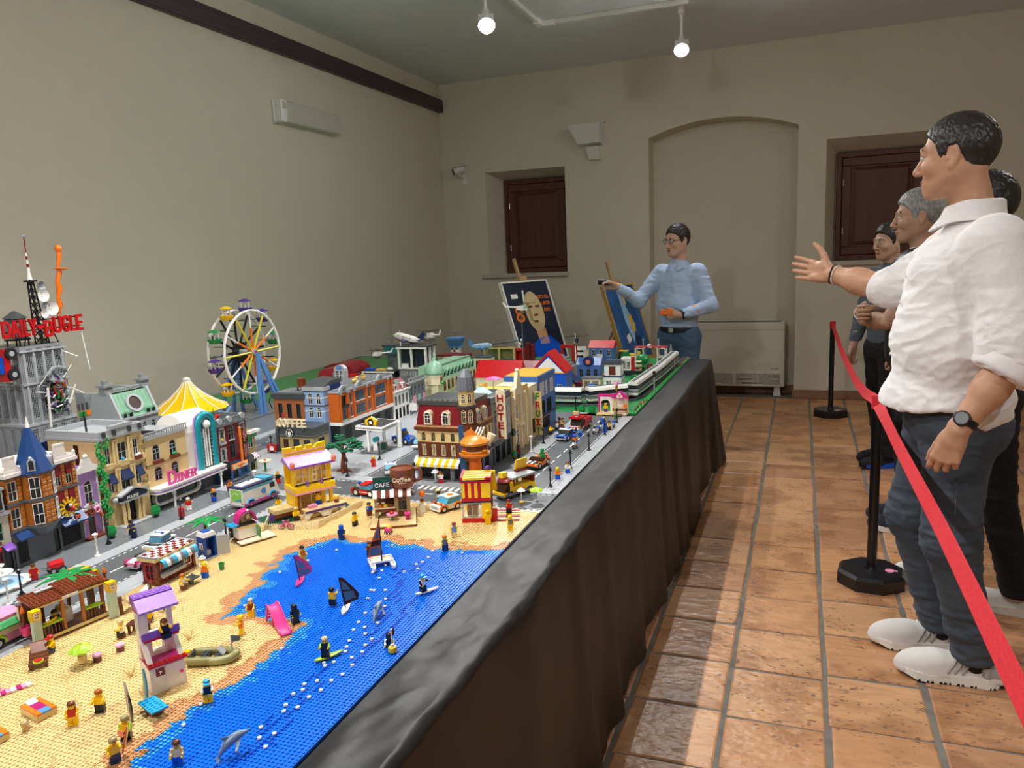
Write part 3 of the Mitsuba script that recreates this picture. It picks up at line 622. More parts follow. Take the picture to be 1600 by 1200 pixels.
def shoe(t,ankle,yaw,L=.285,W=.098,style='sneaker',up='shoe_white',sole='sole',accent='shoe_grey'):
 """ankle: point on the floor below the ankle; the heel lies .07 behind it"""
 M=tr(ankle[0],ankle[1],0)@rot_z(yaw)
 xs=np.linspace(0,1,25)
 half=lambda q:W/2*np.interp(q,[0,.04,.12,.3,.5,.68,.82,.92,.97,1],[.25,.62,.80,.76,.78,.98,1.0,.80,.52,.14])
 x=-.075+L*xs;mid=np.interp(xs,[0,.5,1],[0,.004,-.004])
 out=[(a,m+b)for a,b,m in zip(x,[half(q)for q in xs],mid)];out2=[(a,m-b)for a,b,m in zip(x,[half(q)for q in xs],mid)]
 poly=out2+out[::-1]
 bot=np.interp(xs,[0,.08,.5,.8,1],[.010,.002,.002,.003,.024]);topz=np.interp(xs,[0,.3,.7,1],[.042,.036,.028,.040])
 def slab(z0,z1,grow=0):
  n=len(xs);v=[]
  for zz in(z0,z1):
   v+=[(a,m-half(q)-grow,z)for a,q,m,z in zip(x,xs,mid,zz)]+[(a,m+half(q)+grow,z)for a,q,m,z in zip(x,xs,mid,zz)]
  f=[];o=2*n
  for i in range(n-1):
   a,b,c,d=i,i+1,n+i,n+i+1
   f+=[[a,c,d],[a,d,b],[o+a,o+b,o+d],[o+a,o+d,o+c],[a,b,o+b],[a,o+b,o+a],[c,o+c,o+d],[c,o+d,d]]
  f+=[[0,o,o+n],[0,o+n,n],[n-1,2*n-1,o+2*n-1],[n-1,o+2*n-1,o+n-1]]
  return G().raw(v,f)
 t_=lambda part,mat,g,**k:t.p(part,mat,g.xf(M),**k)
 S=SDF();zt=lambda q:float(np.interp(q,[0,.12,.28,.40,.55,.75,.9,1],[.088,.100,.098,.108,.088,.062,.050,.040]))
 for i in range(len(xs)-1):
  q=(xs[i]+xs[i+1])/2;hw=max(half(q)-.003,.01);z1=zt(q);r=min(hw,z1/2*.9)
  top=z1-(.012 if style=='slip' else 0)
  S.cone((x[i],mid[i],.030),(x[i],mid[i],top-r*.75),hw*.98,hw*(.92 if q>.6 else .66),.015)if hw>0 else None
 S.cut((0,0,.012),(0,0,-1))
 S.cone((-.028,0,.125),(.018,0,.115),.036,.034,.006,op='s')
 sh=t_('shoe',up,S.mesh(.005,1),smooth=True)
 t_(sh+'__sole',sole,slab(bot,topz,.003),smooth=35)
 if style=='sneaker':
  lug=G()
  for q in np.linspace(.03,.97,17):
   k=int(q*24);lug.box(x[k]-.004,x[k]+.004,mid[k]-half(q)-.0032,mid[k]+half(q)+.0032,max(bot[k]-.004,.0005),bot[k]+.006)
  t_(sh+'__tread','rubber',lug)
  for sd in(-1,1):
   for q in(.42,.49,.56):
    P0=(-.075+L*(q-.03),sd*(half(q)+.0018),.040);P1=(-.075+L*(q+.05)-.055,sd*(half(q)*.62),.092)
    mid_=((P0[0]+P1[0])/2,sd*(half(q)*.93+.0035),.068)
    t_(sh+'__stripe',accent,G().tube([P0,mid_,P1],.0052,5))
  lace=G()
  for q in range(5):
   X=.035+q*.019;Z=zt((X+.075)/L)-.002
   lace.tube([(X,-.026,Z-.010),(X+.006,0,Z+.004),(X+.010,.026,Z-.010)],.0034,6)
  lace.tube([(.028,0,.108),(.02,.022,.128),(.005,.034,.118),(.018,.016,.108)],.0028,6).tube([(.028,0,.108),(.024,-.022,.126),(.008,-.036,.112),(.02,-.014,.106)],.0028,6).tube([(.028,0,.108),(.052,.018,.100),(.062,.03,.084)],.0026,6)
  t_(sh+'__lace','sole',lace,smooth=True)
  t_(sh+'__toe_mesh','shoe_mesh',G().man(mf.Manifold.sphere(1,24).scale([.052,.036,.02]).translate([.128,0,.048]).trim_by_plane([0,0,1],.036)),smooth=40)
  t_(sh+'__heel_patch',accent,slab(bot*0+.044,bot*0+.074,.0008).xf(tr(-.075,0,0)@scl(.22,.95,1)@tr(.075,0,0)),smooth=35)
 return sh
 # ---------------------------------------------------------------- the man in the white shirt, pointing at the city
def white_man():
 t=Thing('person','man in white shirt and dark jeans, his right arm stretched out','person')
 hc,HR=np.array([.447,2.765,1.694]),frame(D2(180-24),D2(-3))
 hs=1.0
 Hd,L=head_sdf(hc,HR,hs,neck_to=(.505,2.77,1.50),jaw=1.05)
 lsh,lel,lwr=np.array([.530,2.575,1.430]),np.array([.585,2.50,1.130]),np.array([.437,2.465,.905])
 rsh,rel,rwr=np.array([.505,2.965,1.425]),np.array([.290,2.955,1.285]),np.array([.117,3.10,1.336])
 head=displace(Hd.mesh(.0035,1),lambda v:v[:,0]*0)
 # left forearm and hanging hand
 A=SDF();A.cone(lel,lel*.5+lwr*.5,.047,.046,.02);A.cone(lel*.55+lwr*.45,lwr,.046,.029,.02)
 x=unit(np.array([-.055,.01,-.17]));th=unit(np.array([-.75,.25,.25])-x*(np.array([-.75,.25,.25])@x));HL=np.stack([x,th,np.cross(x,th)],1)
 if HL[:,2]@np.array([-.3,-1,0])<0:HL[:,2]*=-1
 hand_sdf(A,lwr+x*.012,HL,.97,curl=(.42,.50,.55,.60),thumb=(.35,.35,.15),spread=.03)
 armL=A.mesh(.003,1)
 B=SDF();B.cone(rel,rel*.45+rwr*.55,.049,.045,.02);B.cone(rel*.5+rwr*.5,rwr,.046,.029,.02)
 x=unit(np.array([-.148,.125,.030]));up=np.array([.12,.1,1.0]);th=unit(up-x*(up@x));n=np.cross(x,th)
 if n@np.array([0,1,0])<0:n=-n
 HRt=np.stack([x,th,n],1)
 hand_sdf(B,rwr+x*.012,HRt,1.0,curl=(.10,.02,.03,.10),thumb=(1.05,.10,.28),spread=.07)
 armR=B.mesh(.003,1)
 T_=SDF();T_.cone((.47,2.77,.95),(.49,2.77,1.40),.10,.10,.05,wide=(0,1,0),w=1.4).cone(lsh,lel,.045,.04).cone(rsh,rel,.045,.04).cone(lsh,rsh,.05,.05)
 hipL,hipR=np.array([.470,2.685,.90]),np.array([.455,2.865,.90])
 knL,knR=np.array([.465,2.665,.50]),np.array([.385,2.90,.50]);anL,anR=np.array([.560,2.705,.10]),np.array([.492,2.915,.10])
 for a,b,c in((hipL,knL,anL),(hipR,knR,anR)):T_.cone(a,b,.075,.05).cone(b,c,.05,.036)
 t.p('','skin_tan',join(head,armL,armR,T_.mesh(.011,1)),smooth=True)
 face_parts(t,hc,HR,hs,None)
 t.p('hair','hair_dark',hair_sdf(hc,HR,hs,LINE_SHORT,.008,.002,.0022,3,.0032,(110,120,40),(0.0,0,.0)),smooth=True)
 # shirt
 S=SDF();W=(0,1,0)
 S.cone((.462,2.775,.93),(.445,2.775,1.12),.150,.148,.05,W,1.30).cone((.445,2.775,1.12),(.462,2.775,1.33),.146,.135,.06,W,1.42)
 S.cone((.525,2.62,1.415),(.515,2.93,1.415),.078,.076,.07).cone((.50,2.77,1.40),(.508,2.77,1.515),.10,.072,.05)
 S.cone(lsh,lel,.083,.080,.05);S.cone(lel+(lsh-lel)*.25,lel+(lwr-lel)*.30,.080,.073,.03)
 S.cone(rsh,rel,.080,.056,.05);S.cone(rel,rel+(rwr-rel)*.10,.056,.054,.03)
 S.ell((.450,2.775,.93),(.192,.212,.12),.05)
 # ends: cuffs, hem, neck
 dl,dr_=unit(lwr-lel),unit(rwr-rel)
 S.fn(lambda P:np.maximum((P-(lel+dl*.085))@-dl,np.linalg.norm((P-lel)-((P-lel)@dl)[...,None]*dl,axis=-1)-.085),lel+dl*.12-.12,lel+dl*.12+.12,.004,'s')
 S.fn(lambda P:np.maximum((P-(rel+dr_*.035))@-dr_,np.linalg.norm((P-rel)-((P-rel)@dr_)[...,None]*dr_,axis=-1)-.095),rel+dr_*.09-.12,rel+dr_*.09+.12,.004,'s')
 hem=lambda P:(.893-.055*np.clip((P[...,0]-.47)/.15,-1,1)+.03*np.cos(np.clip((P[...,0]-.45)/.16,-1,1)*PI)-P[...,2])*.95
 S.ops.append(('i',lambda P:np.where(P[...,0]<.36-10,1,hem(P))*(np.linalg.norm(P[...,:2]-[.46,2.775],axis=-1)<.235)+np.where(np.linalg.norm(P[...,:2]-[.46,2.775],axis=-1)<.235,0,-.05),None,None,.004))
 S.cone((.500,2.77,1.49),(.490,2.77,1.60),.058,.066,.008,op='s')
 g=S.mesh(.0055,1)
 def wr(v):
  el=np.exp(-(np.linalg.norm(v-lel,axis=1)/.13)**2)+np.exp(-(np.linalg.norm(v-(rel+rsh)/2,axis=1)/.15)**2)+.6*np.exp(-(np.linalg.norm(v-np.array([.33,2.75,1.25]),axis=1)/.18)**2)
  low=np.clip((1.25-v[:,2])/.3,0,1)
  a=ridged(np.stack([v[:,0]+.6*v[:,2],v[:,1],v[:,2]-.5*v[:,0]],1),9,7,15,4);b=ridged(np.stack([v[:,0]-.4*v[:,2],v[:,1],v[:,2]*1.0],1),16,9,26,9)
  return .0065*a*(.45+.7*low+.9*el)+.004*b*(.3+el)-.003
 t.p('shirt','shirt_white',displace(g,wr),smooth=True)
 nR=frame(D2(180-6),D2(10),0)
 t.p('collar','shirt_white',collar((.497,2.77,1.530),nR,1.05,.068,.066,.045,.75,out=.018),smooth=40)
 for c_,d_,r_,n_,w_ in((lel+dl*.060,dl,.078,'left',.050),(rel+dr_*.012,dr_,.056,'right',.062)):
  pr=[(r_-.003,-w_/2),(r_+.004,-w_/2-.002),(r_+.008,-w_/4),(r_+.007,w_/4),(r_+.004,w_/2),(r_-.004,w_/2+.002),(r_-.012,w_/2-.004)]
  q=G().lathe(pr,36).xf(tr(*c_)@aim(d_))
  t.p('cuff','shirt_white',displace(q,lambda v:.0035*(ridged(v,22,22,22,5)-.3)),smooth=True)
 bt=G()
 fz=np.linspace(1.42,1.0,6);fx=np.interp(fz,[.95,1.10,1.25,1.36,1.45],[.305,.292,.315,.335,.40])
 for x_,z_ in zip(fx,fz):bt.cyl((x_-.006,2.775,z_),(x_-.012,2.775,z_),.0055,n=10)
 t.p('button','sole',bt,kind='stuff')
 # jeans
 J=SDF()
 J.cone((.462,2.775,.90),(.462,2.775,.985),.128,.124,.04,W,1.34)
 for a,b,c in((hipL,knL,anL),(hipR,knR,anR)):
  J.cone(a+[.004,0,-.02],b,.108,.078,.05).cone(b,c,.076,.063,.03).cone(c,c+[0,0,-.03],.064,.066,.01)
 J.ell((.535,2.73,.87),(.10,.10,.11),.05).ell((.53,2.84,.87),(.10,.10,.11),.05)
 J.cut((0,0,1.0),(0,0,1));J.cut((0,0,.082),(0,0,-1))
 g=J.mesh(.006,1)
 def wj(v):
  kn=np.exp(-((v[:,2]-.50)/.12)**2)+np.exp(-((v[:,2]-.17)/.10)**2)+.5*np.exp(-((v[:,2]-.82)/.08)**2)
  return .0085*ridged(v,10,10,22,14)*(.25+kn)+.003*ridged(v,30,30,50,6)*kn-.003
 jn=t.p('jeans','denim_dark',displace(g,wj),smooth=True)
 t.p(jn+'__seam','stitch',G().tube([(.462,2.595,.90),(.462,2.585,.75),(.46,2.584,.52),(.515,2.625,.30),(.560,2.642,.10)],.0016,5).tube([(.415,2.83,.55),(.44,2.845,.35),(.485,2.85,.11)],.0016,5))
 t.p('belt','leather',G().lathe([(.168,0),(.170,.004),(.170,.036),(.168,.04)],40).xf(tr(.462,2.775,.915)@scl(.79,1.03,1)),smooth=40)
 for an,yw in((anL,D2(180-2)),(anR,D2(180+4))):
  t.p('sock','black_cloth',SDF().cone(an+[0,0,-.03],an+[0,0,.03],.045,.043).mesh(.006),smooth=True)
  shoe(t,(an[0]+.005,an[1]),yw,.305,.108)
  # watch and bracelets
 x=unit(lwr-lel);c=lwr-x*.030
 wt=t.p('watch','leather',G().lathe([(.031,-.011),(.0345,-.011),(.0345,.011),(.031,.011)],28).xf(tr(*c)@aim(x)),label='black round wrist watch',smooth=30)
 n=unit(np.array([-.55,-.83,.05]));n=unit(n-x*(n@x));f0=c+n*.030
 t.p(wt+'__case','leather',G().lathe([(0,.012),(.019,.012),(.0225,.009),(.0225,.0),(.02,-.004)],28).xf(tr(*f0)@aim(n)),smooth=30)
 t.p(wt+'__dial','dgray',G().lathe([(0,.0126),(.0165,.0126),(.0165,.0115)],24).xf(tr(*f0)@aim(n)))
 x=unit(rwr-rel);c=rwr+x*.0
 ring=lambda c,r,tilt:[c+aim(x)[:3,:3]@rot_y(tilt)[:3,:3]@np.array([r*math.cos(a),r*math.sin(a)*.95,0])for a in np.arange(32)*PI/16]
 t.p('bracelet','leather',G().tube(ring(c+x*.004,.0355,.35),.0028,6,True),label='black cord bracelet',smooth=True)
 b2=G()
 for p_ in ring(c-x*.014,.036,.15):b2.sph(p_,.0033,6)
 t.p('bracelet','bead',b2,label='pale bead bracelet',smooth=True)
white_man()
# ================================================================ ground of the toy city (world metres; a stud is 8 mm)
U=.008
SHORE=[(-.918,.70),(-.932,.794),(-.948,.813),(-.942,.863),(-.955,.894),(-.952,.95),(-.933,1.008),(-.938,1.064),(-.936,1.118),(-.93,1.166),(-.949,1.202),(-.948,1.23),(-1.003,1.227),(-1.01,1.204),(-1.062,1.219),(-1.108,1.231),(-1.129,1.204),(-1.141,1.237),(-1.16,1.287),(-1.168,1.33),(-1.166,1.377),(-1.201,1.401),(-1.206,1.459),(-1.23,1.528),(-1.215,1.567),(-1.195,1.618),(-1.171,1.672),(-1.12,1.671),(-1.093,1.663),(-1.026,1.694),(-.968,1.676),(-.931,1.694),(-.878,1.671),(-.841,1.681),(-.793,1.675),(-.755,1.689),(-.688,1.719)]
import shapely
from scipy import ndimage
SX0,SX1,SY0,SY1=-1.443,-.691,.475,1.995
NX,NY=round((SX1-SX0)/U),round((SY1-SY0)/U)
sea_poly=shapely.Polygon([(-.918,.3)]+SHORE+[(-.6,1.73),(-.6,.3)])
CXs,CYs=SX0+U*(np.arange(NX)+.5),SY0+U*(np.arange(NY)+.5)
PXs,PYs=np.meshgrid(CXs,CYs,indexing='ij')
jit=(meshkit.noise(np.stack([PXs*45,PYs*45,PXs*0],-1),5)-.5)*.022
SEA=shapely.contains_xy(sea_poly,PXs+jit,PYs+jit)
DSEA=ndimage.distance_transform_edt(~SEA);DLAND=ndimage.distance_transform_edt(SEA)
nz_=meshkit.noise(np.stack([PXs*30,PYs*30,PXs*0+2],-1),9)
NOUGAT=~SEA&(DSEA<2.2+5.0*nz_**1.4)
SHALLOW=SEA&(DLAND<1.5+4.5*meshkit.noise(np.stack([PXs*50,PYs*50,PXs*0+7],-1),4)**2)
lv=meshkit.noise(np.stack([PXs*9+1.4*PYs*9,PYs*7,PXs*0],-1),21)*.65+meshkit.noise(np.stack([np.round(PXs*60)/60*34,PYs*22,PXs*0],-1),3)*.35
LEVEL=np.where(NOUGAT,1+((DSEA>2.6+2*nz_)&(nz_>.35)),2+(lv>.60)+0*SEA)
LEVEL=ndimage.median_filter(LEVEL,3);LEVEL=np.where(NOUGAT,np.minimum(LEVEL,2),np.maximum(LEVEL,2));LEVEL[SEA]=0
PH=.0016
GZ=lambda l:T+PH*l
def sand_z(x,y):
 i,j=int((x-SX0)/U),int((y-SY0)/U)
 return GZ(LEVEL[min(max(i,0),NX-1),min(max(j,0),NY-1)])+.0017
def cells_mesh(mask,zfun,low):
 """tops of the cells, walls where a neighbour lies lower"""
 g=G();V,F=[],[]
 I=np.argwhere(mask)
 H=np.where(mask,zfun,low)
 def quad(a,b,c,d):
  k=len(a);v=np.stack([a,b,c,d],1).reshape(-1,3);i=np.arange(k)*4
  g.raw(v,np.vstack([np.stack([i,i+1,i+2],1),np.stack([i,i+2,i+3],1)]))
 x0=SX0+U*I[:,0];y0=SY0+U*I[:,1];z=H[mask]
 P=lambda dx,dy,zz:np.stack([x0+dx*U,y0+dy*U,zz],1)
 quad(P(0,0,z),P(1,0,z),P(1,1,z),P(0,1,z))
 Hp=np.pad(H,1,constant_values=low)
 for(dx,dy),(a,b)in{(1,0):((1,0),(1,1)),(-1,0):((0,1),(0,0)),(0,1):((1,1),(0,1)),(0,-1):((0,0),(1,0))}.items():
  nb=Hp[1+dx:1+dx+NX,1+dy:1+dy+NY][mask];s=nb<z-1e-6
  if not s.any():continue
  xx,yy,zz,nn=x0[s],y0[s],z[s],nb[s]
  Q=lambda p,h:np.stack([xx+p[0]*U,yy+p[1]*U,h],1)
  quad(Q(a,nn),Q(b,nn),Q(b,zz),Q(a,zz))
 return g
def stud(n=8,r=.0024,h=.0017):
 t=np.arange(n)*2*PI/n;i=np.arange(n);j=(i+1)%n
 v=np.vstack([np.stack([r*np.cos(t),r*np.sin(t),t*0],1),np.stack([r*np.cos(t),r*np.sin(t),t*0+h],1)])
 f=[np.stack([i,j,j+n],1),np.stack([i,j+n,i+n],1)]+[np.array([[n,n+k,n+k+1]for k in range(1,n-1)])]
 return G().raw(v,np.vstack(f))
def studs_on(mask,z,n=8):
 I=np.argwhere(mask);return stud(n).copies(np.stack([CXs[I[:,0]],CYs[I[:,1]],z[mask]],1))
ZL=T+PH*LEVEL
t=Thing('sea_baseplate','studded bright blue toy brick baseplates forming the sea','baseplate')
t.p('','sea',G().box(SX0+.2,SX1,.30,1.76,T-.005,T).box(SX0,SX1,SY0,1.99,T-.005,T-.0006))
t.p('stud','sea',studs_on(SEA&~SHALLOW,ZL,8),kind='stuff')
t.p('shallow_stud','shorewater',studs_on(SHALLOW,ZL+.0004,6),kind='stuff',label='light blue transparent studs along the shore')
t2=Thing('sand_beach','studded tan toy brick beach with stepped plates beside the blue sea','beach',kind='thing')
t2.p('','tan',cells_mesh(~SEA&~NOUGAT,ZL,T-.004))
t2.p('stud','tan',studs_on(~SEA&~NOUGAT,ZL,7),kind='stuff')
t2.p('wet_edge','nougat',cells_mesh(NOUGAT,ZL,T-.004),label='darker sand coloured plates along the waterline')
t2.p('wet_stud','nougat',studs_on(NOUGAT,ZL,7),kind='stuff')
# white foam studs and dark wave lines on the sea
FOAM=[(-.941,1.493),(-.909,1.471),(-.926,1.512),(-.932,1.542),(-.896,1.41),(-.887,1.405),(-.877,1.364),(-.86,1.413),(-.841,1.374),(-.846,1.306),(-.824,1.34),(-.808,1.311),(-.84,1.261),(-.801,1.271),(-.812,1.251),(-.828,1.227),(-.803,1.221),(-.815,1.19),(-.776,1.207),(-.775,1.181),(-.811,1.163),(-.796,1.148),(-.767,1.158),(-.796,1.114),(-.774,1.134),(-.819,1.1),(-.809,1.091),(-.758,1.111),(-.758,1.079),(-.767,1.055),(-.769,1.026),(-.791,1.049),(-.807,1.03),(-.801,1.019),(-.778,1.003),(-.775,.969),(-.808,1.001),(-.803,.964),(-.793,.948),(-.765,.894),(-.785,.882),(-.758,.863),(-.798,.901),(-.86,1.569),(-.852,1.584),(-.857,1.615),(-.865,1.652),(-.846,1.545),(-.869,1.52),(-1.11,1.60),(-1.14,1.52),(-1.17,1.44),(-1.08,1.665),(-.98,1.66),(-.90,1.675),(-.78,1.66),(-.93,1.13),(-.925,1.03),(-.94,.93),(-.93,.87),(-1.13,1.26),(-1.10,1.245)]
disc=G().lathe([(.0036,0),(.0036,.0028),(.0024,.0032),(.0010,.0024),(0,.0024)],12)
for x,y in FOAM:
 x=SX0+U*(math.floor((x-SX0)/U)+.5);y=SY0+U*(math.floor((y-SY0)/U)+.5)
 t.p('foam_tile','white',disc,m=tr(x,y,T+.0016),cache='foam')
g=G();rn=random.Random(4)
for k in range(46):
 y=.62+k*.021;x=-.79-(.09 if y>1.3 else 0)*min(1,(y-1.3)/.2)+rn.uniform(-.028,.03)
 x=SX0+U*round((x-SX0)/U);y=SY0+U*round((y-SY0)/U);L=rn.choice((3,4,5,6,8))
 g.box(x-.0012,x+.0012,y,y+L*U,T,T+.0021)
 if rn.random()<.5:q=rn.choice((-2,-1,1,2));g.box(min(x,x+q*U),max(x,x+q*U),y-.0012,y+.0012,T,T+.0021)
t.p('wave_ridge','dsea',g,kind='stuff',label='darker blue plate edges forming waves')
# ---- streets and plazas
def plate(name,label,x0,x1,y0,y1,mat,cat='baseplate',z=0.0,th=.004):return one(name,label,cat,mat,G().box(x0,x1,y0,y1,T-th,T+z))
def road(label,ax,c,a0,a1,dashes=True,edge=True,walk=('walk','walk'),half=.080,outer=.128):
 """a street plate along axis ax ('x' or 'y'), centre line at c"""
 bx=(lambda u0,u1,w0,w1,z0,z1:G().box(w0,w1,u0,u1,z0,z1))if ax=='y' else(lambda u0,u1,w0,w1,z0,z1:G().box(u0,u1,w0,w1,z0,z1))
 t=Thing('street_baseplate',label,'road plate')
 t.p('','road',bx(a0,a1,c-outer,c+outer,T-.004,T))
 for s,m in zip((-1,1),walk):
  if m:t.p('pavement',m,bx(a0,a1,*sorted((c+s*half,c+s*outer)),T-.001,T+.0016))
 g=G();u=a0+.03
 while dashes and u<a1-.03:g.add(bx(u,min(u+.048,a1),c-.0022,c+.0022,T-.001,T+.0004));u+=.085
 if edge:
  for s in(-1,1):
   u=a0
   while u<a1:g.add(bx(u,min(u+.010,a1),c+s*(half-.008)-.0018,c+s*(half-.008)+.0018,T-.001,T+.0004));u+=.019
 if g.n:t.p('road_marking','white',g,kind='stuff')
 return t
road('grey street between the tan beach and the row with the pink diner sign','y',-1.594,.45,1.965,True,True)
road('grey street with a row of black lamps beside the black cloth edge','y',-.819,2.225,3.34,True,True)
road('grey street between the petrol station and the dark red roofed corner house','y',-1.325,2.225,3.34,True,True)
tq=road('grey cross street with a zebra crossing in front of the yellow awning','x',2.095,-2.6,-.691,True,True)
gz=G()
for k in range(10):gz.box(-1.155+.022*k,-1.144+.022*k,2.135,2.172,T-.001,T+.0022)
tq.p('zebra_stripe','white',gz,kind='stuff')
road('grey street leading back beside the ferris wheel','y',-2.11,2.225,3.34,True,True)
plate('plaza_baseplate','light grey pavement around the petrol station',-1.722-.26,-1.4535,2.225,3.4,'walk',z=.0004)
plate('plaza_baseplate','dark grey pavement under the row of houses with the hotel sign',-1.1965,-.9475,2.225,3.4,'gray',z=.0004)
plate('plaza_baseplate','dark grey ground under the tower, diner and police station',-3.25,-1.7225,.45,1.9665,'gray',z=.0004)
plate('plaza_baseplate','dark grey ground around the ferris wheel and yellow tent',-3.25,-2.2385,2.225,3.4,'gray',z=.0004)
plate('plaza_baseplate','grey strip of pavement beside the beach edge',-1.4655,-1.4435,.45,1.9665,'walk',z=.0014)
plate('green_baseplate','green baseplates under the houses at the far end of the table',-3.25,-.691,3.402,5.29,'green',z=.0002)
plate('far_street_baseplate','grey street across the far houses behind the train',-2.6,-.98,3.83,4.02,'road',cat='road plate',z=.0010,th=-.0003)
plate('far_street_baseplate','grey square between the far houses beside the train curve',-1.35,-.98,4.021,4.62,'gray',cat='road plate',z=.0010,th=-.0003)
# ================================================================ kit for toys, local units are millimetres
MM=.001
def toy(name,label,cat,x,y,rot=0,z=0.0,group=None,sc=1.0):return Thing(name,label,cat,(x,y,T+z),rot,group,sc=MM*sc)
FIG={}
def _figparts():
 leg=G().box(.3,7.6,-3.9,3.9,0,11.5).box(.3,7.6,-6,-3.8,0,3);legm=G().box(-7.6,-.3,-3.9,3.9,0,11.5).box(-7.6,-.3,-6,-3.8,0,3)
 hips=G().box(-7.8,7.8,-3.9,3.9,11.5,14.5)
 tor=G().hexa([(-7.8,-3.9,14.5),(7.8,-3.9,14.5),(7.8,3.9,14.5),(-7.8,3.9,14.5),(-5.8,-3.6,27.5),(5.8,-3.6,27.5),(5.8,3.6,27.5),(-5.8,3.6,27.5)])
 head=G().lathe([(0,27.4),(3,27.6),(4.6,28.4),(5,29.6),(5,35),(4.6,36.2),(3,37),(0,37)],12)
 face=G().cyl((-1.7,-4.6,33.2),(-1.7,-5.15,33.2),.75,n=6).cyl((1.7,-4.6,33.2),(1.7,-5.15,33.2),.75,n=6).box(-1.7,1.7,-5.1,-4.4,30,30.6)
 FIG.update(leg=leg,legm=legm,hips=hips,torso=tor,head=head,face=face)
 def capshape(prof,sx=1,sy=1):return G().lathe(prof,12).xf(scl(sx,sy,1))
 hair=capshape([(5.5,31.5),(6.3,32.5),(6.4,36),(5.4,38.8),(3,40.2),(0,40.6)],1,1.02)
 hv,hf=hair.arr();fr=hv[:,1]<-2;hv[fr,2]=np.maximum(hv[fr,2],35.0);FIG['hair']=G().raw(hv,hf)
 FIG['longhair']=G().add(FIG['hair']).hexa([(-5.6,1.2,24),(5.6,1.2,24),(5.2,6.6,24.5),(-5.2,6.6,24.5),(-6,.6,35),(6,.6,35),(5,6.6,35),(-5,6.6,35)])
 FIG['cap']=capshape([(5.7,34),(5.9,36),(5.2,39),(3,40.5),(0,40.8)]).hexa([(-4.6,-10,34),(4.6,-10,34),(5,-3,34),(-5,-3,34),(-4.4,-10,35),(4.4,-10,35),(5,-3,36),(-5,-3,36)])
 FIG['helmet']=capshape([(6.2,29),(6.7,31),(6.7,36.5),(5.6,39.6),(3,41.2),(0,41.6)],1,1.05)
 FIG['hat']=capshape([(9,35.6),(9,36.4),(5.8,36.8),(5.4,41),(4,42),(0,42)])
_figparts()
def fig(label,x,y,rot,torso='blue',legs='dblue',hair=('hair','rbrown'),skin='yellow',arms=None,la=20,ra=20,pose='stand',z=None,tilt=0,group=None,roll_=0,base=None):
 """a toy brick figure; rot 0 looks towards -y; la, ra: arm angles"""
 if z is None:z=(sand_z(x,y)-T)if(SX0<x<SX1 and y<SY1)else .0018
 m=tr(x,y,T+z)@rot_z(math.radians(rot))@scl(MM)
 if pose=='lie':m=tr(x,y,T+z+.0045)@rot_z(math.radians(rot))@rot_x(-PI/2)@tr(0,0,-.020)@scl(MM)
 if tilt:m=m@rot_x(math.radians(tilt))
 t=Thing('minifigure',label,'toy figure',group=group,m=m)
 off=tr(0,0,-11.3)if pose=='sit' else np.eye(4)
 lm=off@(tr(0,0,9.5)@rot_x(-PI/2)@tr(0,0,-9.5)if pose=='sit' else np.eye(4))
 t.p('leg',legs,FIG['leg'],m=lm,cache='fig_leg');t.p('leg',legs,FIG['legm'],m=lm,cache='fig_legm')
 t.p('hips',legs,FIG['hips'],m=off,cache='fig_hips');t.p('torso',torso,FIG['torso'],m=off,cache='fig_torso')
 h=t.p('head',skin,FIG['head'],m=off,cache='fig_head',smooth=45);t.p(h+'__face','black',FIG['face'],m=off,cache='fig_face')
 if hair:t.p(hair[0]if hair[0]!='longhair' else 'hair',hair[1],FIG[hair[0]],m=off,cache='fig_'+hair[0],smooth=40)
 for s,a in((-1,ra),(1,la)):
  r=math.radians(a);f=lambda l:(s*(7.4+l*.13),-l*math.sin(r),25.6-l*math.cos(r))
  e=f(6);w=(e[0],e[1]-4.6*math.sin(r+.75),e[2]-4.6*math.cos(r+.75));hd=(e[0],e[1]-7.4*math.sin(r+.75),e[2]-7.4*math.cos(r+.75))
  k=t.p('arm',arms or torso,G().tube([(s*6.2,0,25.4),f(0),e,w],[2.4,2.7,2.5,2.2],8),m=off,cache=('arm',s,a),smooth=40)
  t.p(k+'__hand',skin,G().sph(hd,(2.1,2.1,2.1),8),m=off,cache=('hand',s,a),smooth=True)
 return t
def wheel(t,x,y,z,r,w,hub='white',ax='y'):
 k=t.p('wheel','rubber',G().lathe([(r*.55,-w/2),(r*.9,-w/2),(r,-w/3),(r,w/3),(r*.9,w/2),(r*.55,w/2)],18).xf(tr(x,y,z)@(rot_x(PI/2)if ax=='y' else rot_y(PI/2))),cache=None,smooth=40)
 t.p(k+'__hub',hub,G().lathe([(0,-w/2+.6),(r*.56,-w/2+.2),(r*.56,w/2-.2),(0,w/2-.6)],12).xf(tr(x,y,z)@(rot_x(PI/2)if ax=='y' else rot_y(PI/2))))
def textmesh(s,h,d=1.0,bold=True):
 m=meshkit.text_mesh(s,h,d,bold);return G().raw(np.array(m.vertices),np.array(m.faces)).xf(rot_x(PI/2))
def centred(g):
 v,f=g.arr();v=v.copy();v[:,0]-=(v[:,0].min()+v[:,0].max())/2;v[:,2]-=(v[:,2].min()+v[:,2].max())/2;return G().raw(v,f)
def letters(t,s,x,y,z,h,mat,d=2,part='letter',gap=.14,m=None,adv=None,tall_first=1.0):
 """one part per character, left to right from x on a plane facing -y"""
 for i,c in enumerate(s):
  if c==' ':x+=h*.45;continue
  g=textmesh(c,h*(tall_first if i==0 else 1),d);v=g.arr()[0];w=v[:,0].max()-v[:,0].min()
  t.p(part,mat,g.xf(tr(x-v[:,0].min(),y,z)),m=m);x+=(w+h*gap)if adv is None else adv
 return x
